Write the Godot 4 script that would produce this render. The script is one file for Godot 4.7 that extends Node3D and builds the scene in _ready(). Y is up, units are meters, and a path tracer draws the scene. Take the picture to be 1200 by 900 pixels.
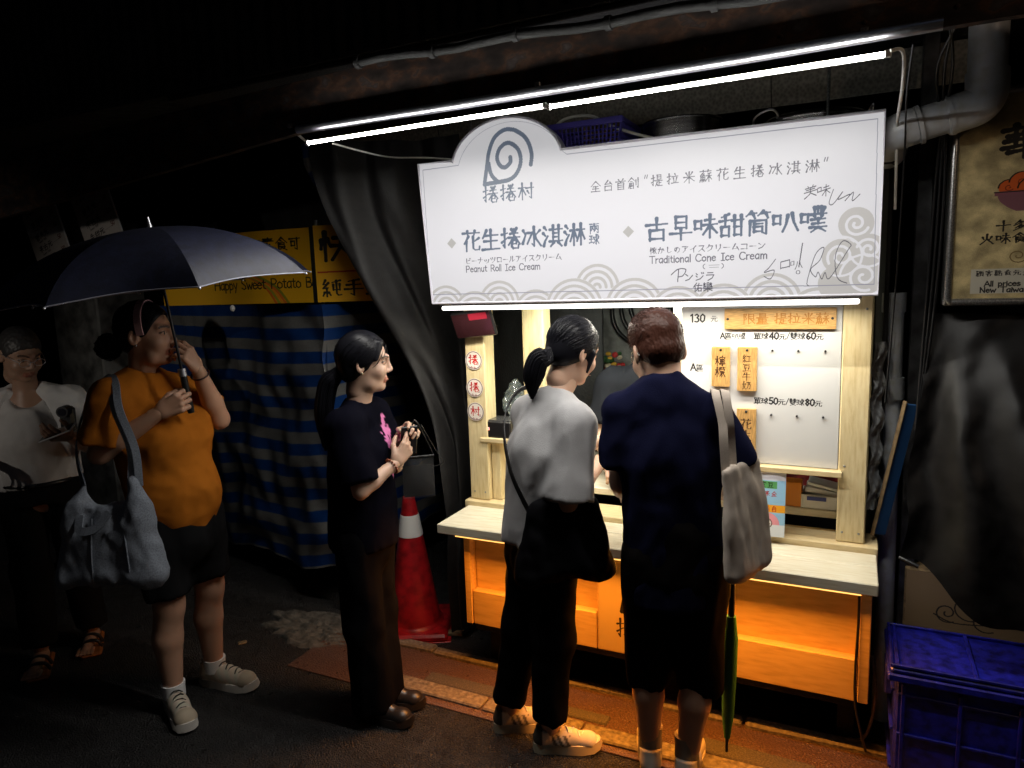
extends Node3D
# Night market: a lit ice cream stall with a white sign, four customers in front, a queue to the left. Metres; x runs along the stall, z towards the street.

func _ready() -> void:
	# ---- camera
	var cam := Camera3D.new()
	cam.name = "camera"
	add_child(cam)
	cam.transform = Transform3D(Basis(Vector3(0.900135, -0.032807, -0.434374), Vector3(-0.032372, 0.989365, -0.141806), Vector3(0.434407, 0.141706, 0.8895)), Vector3(0, 1.75, 0))
	cam.fov = 57.22
	cam.near = 0.05; cam.far = 200.0
	cam.current = true
	# ---- night sky and exposure
	var env := Environment.new()
	env.background_mode = Environment.BG_SKY
	var sky := Sky.new()
	var sm := ProceduralSkyMaterial.new()
	sm.sky_top_color = Color(0.10, 0.12, 0.18); sm.sky_horizon_color = Color(0.22, 0.20, 0.20)
	sm.ground_bottom_color = Color(0.05, 0.05, 0.05); sm.ground_horizon_color = Color(0.2, 0.18, 0.17)
	sky.sky_material = sm
	env.sky = sky
	env.background_energy_multiplier = 0.05
	env.tonemap_mode = Environment.TONE_MAPPER_LINEAR
	env.tonemap_exposure = 1.0
	env.sdfgi_enabled = true; env.ssao_enabled = true; env.ssil_enabled = true
	var we := WorldEnvironment.new()
	we.name = "environment"
	we.environment = env
	add_child(we)
	# ---- the moon, faint
	var moon := DirectionalLight3D.new()
	moon.name = "moonlight"
	moon.light_energy = 0.004
	moon.light_color = Color(0.8, 0.87, 1.0)
	moon.light_angular_distance = 0.5
	moon.shadow_enabled = true
	add_child(moon)
	moon.rotation_degrees = Vector3(-58, 24, 0)
	# ---- the place
	make_materials()
	street()
	buildings()
	stall()
	signboard()
	menu_board()
	awning()
	on_the_roof_shelf()
	inside_stall()
	neighbours()
	right_side()
	corner_lamp()
	opposite_lamp()
	traffic_cone()
	people()

# ---------------------------------------------------------------- mesh builder
class MB:
	var v := PackedVector3Array()
	var n := PackedVector3Array()
	var uv := PackedVector2Array()
	var col := PackedColorArray()
	var ix := PackedInt32Array()
	func vert(p: Vector3, nm: Vector3, u := Vector2.ZERO, c := Color.WHITE) -> int:
		v.append(p); n.append(nm); uv.append(u); col.append(c)
		return v.size() - 1
	func tri(i: int, j: int, k: int) -> void:
		var g := (v[j] - v[i]).cross(v[k] - v[i])
		if g.dot(n[i] + n[j] + n[k]) > 0.0:
			ix.append(i); ix.append(k); ix.append(j)
		else:
			ix.append(i); ix.append(j); ix.append(k)
	func quad(i: int, j: int, k: int, l: int) -> void:
		tri(i, j, k); tri(i, k, l)
	func face(pts: Array, nm: Vector3, uvs := []) -> void:
		var first := v.size()
		for i in pts.size():
			vert(pts[i], nm, uvs[i] if uvs.size() else Vector2.ZERO)
		for i in range(1, pts.size() - 1):
			tri(first, first + i, first + i + 1)
	func mesh() -> ArrayMesh:
		var a := []
		a.resize(Mesh.ARRAY_MAX)
		a[Mesh.ARRAY_VERTEX] = v; a[Mesh.ARRAY_NORMAL] = n; a[Mesh.ARRAY_TEX_UV] = uv
		a[Mesh.ARRAY_COLOR] = col; a[Mesh.ARRAY_INDEX] = ix
		var m := ArrayMesh.new()
		m.add_surface_from_arrays(Mesh.PRIMITIVE_TRIANGLES, a)
		return m
	# chamfered box
	func box(c: Vector3, s: Vector3, b := 0.003, t := Basis.IDENTITY) -> MB:
		var h := s * 0.5
		b = minf(b, minf(h.x, minf(h.y, h.z)) * 0.9)
		var P := func(sx, sy, sz, ax) -> Vector3:
			var q := Vector3(sx * h.x, sy * h.y, sz * h.z)
			for k in 3:
				if k != ax: q[k] -= signf(q[k]) * b
			return c + t * q
		for ax in 3:
			for sg in [-1, 1]:
				var a := (ax + 1) % 3
				var d := (ax + 2) % 3
				var pts := []
				var us := []
				for o in [[-1, -1], [1, -1], [1, 1], [-1, 1]]:
					var w := [0, 0, 0]
					w[ax] = sg; w[a] = o[0]; w[d] = o[1]
					pts.append(P.call(w[0], w[1], w[2], ax)); us.append(Vector2(o[0] * 0.5 + 0.5, 0.5 - o[1] * 0.5))
				var nm := Vector3.ZERO
				nm[ax] = sg
				face(pts, t * nm, us)
		for ax in 3:
			var a := (ax + 1) % 3
			var d := (ax + 2) % 3
			for sa in [-1, 1]:
				for sd in [-1, 1]:
					var lo := [0, 0, 0]
					lo[a] = sa; lo[d] = sd; lo[ax] = -1
					var hi := lo.duplicate()
					hi[ax] = 1
					var nm := Vector3.ZERO
					nm[a] = sa; nm[d] = sd
					face([P.call(lo[0], lo[1], lo[2], a), P.call(hi[0], hi[1], hi[2], a), P.call(hi[0], hi[1], hi[2], d), P.call(lo[0], lo[1], lo[2], d)], (t * nm).normalized())
		for sx in [-1, 1]:
			for sy in [-1, 1]:
				for sz in [-1, 1]:
					face([P.call(sx, sy, sz, 0), P.call(sx, sy, sz, 1), P.call(sx, sy, sz, 2)], (t * Vector3(sx, sy, sz)).normalized())
		return self
	func span(lo: Vector3, hi: Vector3, b := 0.003) -> MB:
		return box((lo + hi) * 0.5, hi - lo, b)
	# round tube along points; radii per point or one
	func tube(pts: Array, rad, sides := 10, caps := true, squash := Vector3.ZERO, ss := 1.0) -> MB:
		var m := pts.size()
		var t0: Vector3 = (pts[1] - pts[0]).normalized()
		var nn := t0.cross(Vector3.UP if absf(t0.y) < 0.9 else Vector3.RIGHT).normalized()
		var first := v.size()
		var L := 0.0
		for i in m:
			var t: Vector3
			if i == 0: t = t0
			elif i == m - 1: t = (pts[i] - pts[i - 1]).normalized()
			else: t = (pts[i + 1] - pts[i - 1]).normalized()
			if i > 0: L += pts[i].distance_to(pts[i - 1])
			nn = (nn - t * nn.dot(t)).normalized()
			var bb := t.cross(nn)
			var r: float = rad[i] if rad is Array else rad
			for k in sides + 1:
				var a := TAU * k / sides
				var d := nn * cos(a) + bb * sin(a)
				var off := d * r
				if ss != 1.0:
					off += squash * (off.dot(squash) * (ss - 1.0))
				vert(pts[i] + off, d, Vector2(float(k) / sides, L))
		for i in m - 1:
			for k in sides:
				var q := first + i * (sides + 1) + k
				quad(q, q + 1, q + sides + 2, q + sides + 1)
		if caps:
			for e in [0, m - 1]:
				var t: Vector3 = (pts[0] - pts[1]).normalized() if e == 0 else (pts[m - 1] - pts[m - 2]).normalized()
				var cidx := vert(pts[e], t)
				var ring := []
				for k in sides + 1:
					ring.append(vert(v[first + e * (sides + 1) + k], t))
				for k in sides:
					tri(cidx, ring[k], ring[k + 1])
		return self
	# flat strap: points with the outward normal of the strap at each
	func strap(pts: Array, nms: Array, w: float, th: float) -> MB:
		var m := pts.size()
		var first := v.size()
		for i in m:
			var t: Vector3 = (pts[mini(i + 1, m - 1)] - pts[maxi(i - 1, 0)]).normalized()
			var nm: Vector3 = nms[i]
			nm = (nm - t * nm.dot(t)).normalized()
			var s := t.cross(nm)
			for q in [[-1, 1, nm], [1, 1, nm], [1, 1, s], [1, -1, s], [1, -1, -nm], [-1, -1, -nm], [-1, -1, -s], [-1, 1, -s]]:
				vert(pts[i] + s * (q[0] * w * 0.5) + nm * (q[1] * th * 0.5), q[2], Vector2(q[0] * 0.5 + 0.5, float(i) / m))
		for i in m - 1:
			for k in [0, 2, 4, 6]:
				var q: int = first + i * 8 + k
				quad(q, q + 1, q + 9, q + 8)
		return self
	func lathe(prof: Array, sides := 24, x := Transform3D.IDENTITY) -> MB:
		var first := v.size()
		var m := prof.size()
		for i in m:
			var a: Vector2 = prof[maxi(i - 1, 0)]
			var b: Vector2 = prof[mini(i + 1, m - 1)]
			var t := (b - a).normalized()
			for k in sides + 1:
				var an := TAU * k / sides
				var nm := Vector3(t.y * cos(an), -t.x, t.y * sin(an))
				vert(x * Vector3(prof[i].x * cos(an), prof[i].y, prof[i].x * sin(an)), (x.basis * nm).normalized(), Vector2(float(k) / sides, float(i) / (m - 1)))
		for i in m - 1:
			for k in sides:
				var q := first + i * (sides + 1) + k
				quad(q, q + 1, q + sides + 2, q + sides + 1)
		return self
	# polygon in x,y pushed out along z by depth
	func prism(poly: PackedVector2Array, depth: float, x := Transform3D.IDENTITY, uvr := Rect2(0, 0, 1, 1)) -> MB:
		var tr := Geometry2D.triangulate_polygon(poly)
		for sg in [0, 1]:
			var nm := x.basis * Vector3(0, 0, 1 if sg else -1)
			var first := v.size()
			for p in poly:
				vert(x * Vector3(p.x, p.y, depth * sg), nm, Vector2((p.x - uvr.position.x) / uvr.size.x, 1.0 - (p.y - uvr.position.y) / uvr.size.y))
			for i in range(0, tr.size(), 3):
				tri(first + tr[i], first + tr[i + 1], first + tr[i + 2])
		var ccw := not Geometry2D.is_polygon_clockwise(poly)
		for i in poly.size():
			var a := poly[i]
			var b := poly[(i + 1) % poly.size()]
			var e := (b - a).normalized()
			var nm2 := Vector2(e.y, -e.x)
			var nm := x.basis * Vector3(nm2.x, nm2.y, 0)
			# sides face outwards whichever way the outline runs
			if not ccw: nm = -nm
			face([x * Vector3(a.x, a.y, 0), x * Vector3(b.x, b.y, 0), x * Vector3(b.x, b.y, depth), x * Vector3(a.x, a.y, depth)], nm)
		return self
	# curved sheet from a function of u, v in 0..1
	func sheet(nu: int, nv: int, fn: Callable) -> MB:
		var first := v.size()
		var P := []
		for j in nv + 1:
			for i in nu + 1:
				P.append(fn.call(float(i) / nu, float(j) / nv))
		for j in nv + 1:
			for i in nu + 1:
				var du: Vector3 = P[j * (nu + 1) + mini(i + 1, nu)] - P[j * (nu + 1) + maxi(i - 1, 0)]
				var dv: Vector3 = P[mini(j + 1, nv) * (nu + 1) + i] - P[maxi(j - 1, 0) * (nu + 1) + i]
				vert(P[j * (nu + 1) + i], du.cross(dv).normalized(), Vector2(float(i) / nu, float(j) / nv))
		for j in nv:
			for i in nu:
				var q := first + j * (nu + 1) + i
				quad(q, q + 1, q + nu + 2, q + nu + 1)
		return self
	func ball(c: Vector3, r, rings := 8, sides := 12, t := Basis.IDENTITY) -> MB:
		var rr: Vector3 = r if r is Vector3 else Vector3(r, r, r)
		var first := v.size()
		for i in rings + 1:
			var th := PI * i / rings
			for k in sides + 1:
				var a := TAU * k / sides
				var d := Vector3(sin(th) * cos(a), cos(th), sin(th) * sin(a))
				vert(c + t * (d * rr), (t * (d / rr)).normalized(), Vector2(float(k) / sides, float(i) / rings))
		for i in rings:
			for k in sides:
				var q := first + i * (sides + 1) + k
				quad(q, q + 1, q + sides + 2, q + sides + 1)
		return self

# ---------------------------------------------------------------- distance field meshed as surface nets
class Field:
	var o: Vector3
	var c: float
	var nx: int
	var ny: int
	var nz: int
	var d := PackedFloat32Array()
	func _init(lo: Vector3, hi: Vector3, cell: float):
		o = lo; c = cell
		nx = int((hi.x - lo.x) / cell) + 2; ny = int((hi.y - lo.y) / cell) + 2; nz = int((hi.z - lo.z) / cell) + 2
		d.resize(nx * ny * nz)
		d.fill(0.5)
	func rng(lo: Vector3, hi: Vector3) -> PackedInt32Array:
		return PackedInt32Array([clampi(int((lo.x - o.x) / c), 0, nx - 1), clampi(int((hi.x - o.x) / c) + 1, 0, nx - 1),
			clampi(int((lo.y - o.y) / c), 0, ny - 1), clampi(int((hi.y - o.y) / c) + 1, 0, ny - 1),
			clampi(int((lo.z - o.z) / c), 0, nz - 1), clampi(int((hi.z - o.z) / c) + 1, 0, nz - 1)])
	# tapered capsule; flat cuts the far end (1) or both (2); sn, ss squash it along sn
	func cap(a: Vector3, b: Vector3, ra: float, rb: float, k := 0.02, flat := 0, sn := Vector3.ZERO, ss := 1.0) -> Field:
		var m := maxf(ra, rb) + k + 3.0 * c
		var r := rng(a.min(b) - Vector3(m, m, m), a.max(b) + Vector3(m, m, m))
		var ab := b - a
		var L := maxf(ab.length(), 1e-5)
		var u := ab / L
		var sab := ab + sn * (ab.dot(sn) * (ss - 1.0))
		var l2 := maxf(sab.length_squared(), 1e-9)
		var sc := 1.0 if ss <= 1.0 else 0.8
		for iz in range(r[4], r[5] + 1):
			for iy in range(r[2], r[3] + 1):
				var at := (iz * ny + iy) * nx
				for ixx in range(r[0], r[1] + 1):
					var p := Vector3(o.x + ixx * c, o.y + iy * c, o.z + iz * c) - a
					var q := p + sn * (p.dot(sn) * (ss - 1.0))
					var t := clampf(q.dot(sab) / l2, 0.0, 1.0)
					var dd := ((q - sab * t).length() - ra - (rb - ra) * t) * sc
					if flat > 0:
						var e := p.dot(u)
						dd = maxf(dd, e - L)
						if flat > 1: dd = maxf(dd, -e)
					var x := d[at + ixx]
					var h := maxf(k - absf(x - dd), 0.0)
					d[at + ixx] = minf(x, dd) - h * h / (4.0 * k)
		return self
	func ell(ce: Vector3, rr: Vector3, k := 0.02, t := Basis.IDENTITY, cut := false) -> Field:
		var m := maxf(rr.x, maxf(rr.y, rr.z)) + k + 3.0 * c
		var r := rng(ce - Vector3(m, m, m), ce + Vector3(m, m, m))
		var ti := t.transposed()
		for iz in range(r[4], r[5] + 1):
			for iy in range(r[2], r[3] + 1):
				var at := (iz * ny + iy) * nx
				for ixx in range(r[0], r[1] + 1):
					var p := ti * (Vector3(o.x + ixx * c, o.y + iy * c, o.z + iz * c) - ce)
					var k0 := (p / rr).length()
					var k1 := (p / (rr * rr)).length()
					var dd := k0 * (k0 - 1.0) / maxf(k1, 1e-6)
					var x := d[at + ixx]
					if cut:
						var y := -dd
						var h := maxf(k - absf(x - y), 0.0)
						d[at + ixx] = maxf(x, y) + h * h / (4.0 * k)
					else:
						var h := maxf(k - absf(x - dd), 0.0)
						d[at + ixx] = minf(x, dd) - h * h / (4.0 * k)
		return self
	# keep only where (p - at).n < 0
	func clip(pt: Vector3, nm: Vector3) -> Field:
		for iz in nz:
			for iy in ny:
				var at := (iz * ny + iy) * nx
				for ixx in nx:
					var e := (Vector3(o.x + ixx * c, o.y + iy * c, o.z + iz * c) - pt).dot(nm)
					if e > d[at + ixx]: d[at + ixx] = e
		return self
	func fold(ns: FastNoiseLite, amp: float, s: Vector3) -> Field:
		for iz in nz:
			for iy in ny:
				var at := (iz * ny + iy) * nx
				for ixx in nx:
					if absf(d[at + ixx]) < 0.05:
						var p := Vector3(o.x + ixx * c, o.y + iy * c, o.z + iz * c) * s
						d[at + ixx] += amp * ns.get_noise_3dv(p)
		return self
	func to(mb: MB, x := Transform3D.IDENTITY, paint = null, even := 0) -> MB:
		var v0 := mb.v.size()
		var i0 := mb.ix.size()
		var ids := PackedInt32Array()
		ids.resize(nx * ny * nz)
		ids.fill(-1)
		var nb := x.basis.inverse().transposed()
		var sl := nx * ny
		for iz in nz - 1:
			for iy in ny - 1:
				var at := (iz * ny + iy) * nx
				for i in nx - 1:
					var q := at + i
					var a0 := d[q]; var a1 := d[q + 1]; var a2 := d[q + nx]; var a3 := d[q + nx + 1]
					var b0 := d[q + sl]; var b1 := d[q + sl + 1]; var b2 := d[q + sl + nx]; var b3 := d[q + sl + nx + 1]
					var neg := int(a0 < 0) + int(a1 < 0) + int(a2 < 0) + int(a3 < 0) + int(b0 < 0) + int(b1 < 0) + int(b2 < 0) + int(b3 < 0)
					if neg == 0 or neg == 8: continue
					var s := Vector3.ZERO
					var cnt := 0
					if (a0 < 0) != (a1 < 0): s += Vector3(a0 / (a0 - a1), 0, 0); cnt += 1
					if (a2 < 0) != (a3 < 0): s += Vector3(a2 / (a2 - a3), 1, 0); cnt += 1
					if (b0 < 0) != (b1 < 0): s += Vector3(b0 / (b0 - b1), 0, 1); cnt += 1
					if (b2 < 0) != (b3 < 0): s += Vector3(b2 / (b2 - b3), 1, 1); cnt += 1
					if (a0 < 0) != (a2 < 0): s += Vector3(0, a0 / (a0 - a2), 0); cnt += 1
					if (a1 < 0) != (a3 < 0): s += Vector3(1, a1 / (a1 - a3), 0); cnt += 1
					if (b0 < 0) != (b2 < 0): s += Vector3(0, b0 / (b0 - b2), 1); cnt += 1
					if (b1 < 0) != (b3 < 0): s += Vector3(1, b1 / (b1 - b3), 1); cnt += 1
					if (a0 < 0) != (b0 < 0): s += Vector3(0, 0, a0 / (a0 - b0)); cnt += 1
					if (a1 < 0) != (b1 < 0): s += Vector3(1, 0, a1 / (a1 - b1)); cnt += 1
					if (a2 < 0) != (b2 < 0): s += Vector3(0, 1, a2 / (a2 - b2)); cnt += 1
					if (a3 < 0) != (b3 < 0): s += Vector3(1, 1, a3 / (a3 - b3)); cnt += 1
					s /= cnt
					var g := Vector3(a1 + a3 + b1 + b3 - a0 - a2 - b0 - b2, a2 + a3 + b2 + b3 - a0 - a1 - b0 - b1, b0 + b1 + b2 + b3 - a0 - a1 - a2 - a3)
					var p := o + (Vector3(i, iy, iz) + s) * c
					ids[q] = mb.vert(x * p, (nb * g).normalized(), Vector2.ZERO, paint.call(p) if paint else Color.WHITE)
		for iz in range(1, nz - 1):
			for iy in range(1, ny - 1):
				var at := (iz * ny + iy) * nx
				for i in range(1, nx - 1):
					var q := at + i
					var neg := d[q] < 0
					if neg != (d[q + 1] < 0): mb.quad(ids[q], ids[q - nx], ids[q - nx - sl], ids[q - sl])
					if neg != (d[q + nx] < 0): mb.quad(ids[q], ids[q - 1], ids[q - 1 - sl], ids[q - sl])
					if neg != (d[q + sl] < 0): mb.quad(ids[q], ids[q - 1], ids[q - 1 - nx], ids[q - nx])
		# relax the grid's steps out of the surface
		var cnt := mb.v.size() - v0
		for it in even:
			var sp := PackedVector3Array()
			var sn := PackedVector3Array()
			var w := PackedFloat32Array()
			sp.resize(cnt); sn.resize(cnt); w.resize(cnt)
			for t in range(i0, mb.ix.size(), 3):
				var a := mb.ix[t]; var b := mb.ix[t + 1]; var e := mb.ix[t + 2]
				var ps := mb.v[a] + mb.v[b] + mb.v[e]
				var ns := mb.n[a] + mb.n[b] + mb.n[e]
				sp[a - v0] += ps; sp[b - v0] += ps; sp[e - v0] += ps
				sn[a - v0] += ns; sn[b - v0] += ns; sn[e - v0] += ns
				w[a - v0] += 3.0; w[b - v0] += 3.0; w[e - v0] += 3.0
			for k in cnt:
				if w[k] > 0.0:
					mb.v[v0 + k] = sp[k] / w[k]
					mb.n[v0 + k] = sn[k].normalized()
		return mb

# ---------------------------------------------------------------- nodes
var taken := {}
func numbered(called: String) -> String:
	if not taken.has(called):
		taken[called] = 0
		return called
	taken[called] += 1
	return "%s_%03d" % [called, taken[called]]
func thing(called: String, label: String, category: String, at := Vector3.ZERO, group := "") -> Node3D:
	var t := Node3D.new()
	t.name = numbered(called)
	add_child(t)
	t.position = at
	t.set_meta("label", label); t.set_meta("category", category)
	if group: t.set_meta("group", group)
	return t
# a part built in scene coordinates under a thing that stands at its own base
func part(parent: Node3D, called: String, mb, mat: Material, label := "") -> MeshInstance3D:
	var o := MeshInstance3D.new()
	o.name = called
	o.mesh = mb.mesh() if mb is MB else mb
	o.material_override = mat
	parent.add_child(o, true)
	var b := Vector3.ZERO
	var q: Node = parent
	while q != self and q is Node3D:
		b += q.position
		q = q.get_parent()
	o.position = -b
	if label: o.set_meta("label", label)
	return o
func structure(called: String, mb, mat: Material) -> MeshInstance3D:
	var o := MeshInstance3D.new()
	o.name = numbered(called)
	o.mesh = mb.mesh() if mb is MB else mb
	o.material_override = mat
	add_child(o)
	o.set_meta("kind", "structure")
	return o
func single(called: String, label: String, category: String, mb, mat: Material, group := "") -> MeshInstance3D:
	var o := structure(called, mb, mat)
	o.remove_meta("kind")
	o.set_meta("label", label); o.set_meta("category", category)
	if group: o.set_meta("group", group)
	return o
func area(parent: Node3D, at: Vector3, towards: Vector3, size: Vector2, color: Color, energy: float) -> AreaLight3D:
	var l := AreaLight3D.new()
	l.name = "glow"
	l.area_size = size
	l.light_color = color
	l.light_energy = energy
	l.area_range = 12.0
	l.shadow_enabled = true
	l.area_normalize_energy = true
	parent.add_child(l, true)
	var z := -towards.normalized()
	var x := Vector3.RIGHT
	x = (x - z * x.dot(z)).normalized()
	l.transform = Transform3D(Basis(x, z.cross(x), z), at - parent.position)
	return l

# ---------------------------------------------------------------- materials
func lin(r: float, g: float, b: float) -> Color:
	return Color(r, g, b).linear_to_srgb()
func ntex(sd: int, freq: float, ramp: Array, size := 512, normal := 0.0, type := FastNoiseLite.TYPE_SIMPLEX_SMOOTH, oct := 5) -> NoiseTexture2D:
	var ns := FastNoiseLite.new()
	ns.seed = sd; ns.frequency = freq; ns.noise_type = type; ns.fractal_octaves = oct
	var t := NoiseTexture2D.new()
	t.width = size; t.height = size; t.seamless = true; t.noise = ns
	if normal > 0.0:
		t.as_normal_map = true; t.bump_strength = normal
	elif ramp.size():
		var g := Gradient.new()
		g.offsets = PackedFloat32Array(ramp.map(func(q): return q[0]))
		g.colors = PackedColorArray(ramp.map(func(q): return q[1]))
		t.color_ramp = g
	return t
func mat(r: float, g: float, b: float, rough := 0.7, metal := 0.0) -> StandardMaterial3D:
	var m := StandardMaterial3D.new()
	m.albedo_color = lin(r, g, b)
	m.roughness = rough; m.metallic = metal
	return m
# mottled colour and fine relief laid in the thing's own space
func worn(m: StandardMaterial3D, tex: Texture2D, scale: Vector3, nrm: Texture2D = null, ns := 1.0, rough: Texture2D = null) -> StandardMaterial3D:
	m.uv1_triplanar = true
	m.uv1_scale = scale
	m.albedo_texture = tex
	if nrm:
		m.normal_enabled = true; m.normal_texture = nrm; m.normal_scale = ns
	if rough:
		m.roughness_texture = rough
	return m
func glow(r: float, g: float, b: float, e: float) -> StandardMaterial3D:
	var m := mat(0.8, 0.8, 0.8, 0.4)
	m.emission_enabled = true
	m.emission = lin(r, g, b)
	m.emission_energy_multiplier = e
	return m
func print_mat(img: Image, rough := 0.5, lit := 0.0) -> StandardMaterial3D:
	var m := StandardMaterial3D.new()
	var t := ImageTexture.create_from_image(img)
	m.albedo_texture = t
	m.texture_repeat = false
	m.roughness = rough
	if lit > 0.0:
		m.emission_enabled = true
		m.emission = Color.BLACK
		m.emission_texture = t
		m.emission_energy_multiplier = lit
	return m
func fnoise(sd: int, freq := 1.0, oct := 3) -> FastNoiseLite:
	var n := FastNoiseLite.new()
	n.seed = sd; n.frequency = freq; n.fractal_octaves = oct; n.noise_type = FastNoiseLite.TYPE_SIMPLEX_SMOOTH
	return n
func ridges(sd: int) -> FastNoiseLite:
	var n := fnoise(sd, 1.0, 2)
	n.fractal_type = FastNoiseLite.FRACTAL_RIDGED
	return n
func V(x: float, y: float, z: float) -> Vector3:
	return Vector3(x, y, z)
func curve(pts: Array, per := 6) -> Array:
	var r := []
	for i in pts.size() - 1:
		for k in per:
			r.append(pts[i].cubic_interpolate(pts[i + 1], pts[maxi(i - 1, 0)], pts[mini(i + 2, pts.size() - 1)], float(k) / per))
	r.append(pts[-1])
	return r
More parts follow.
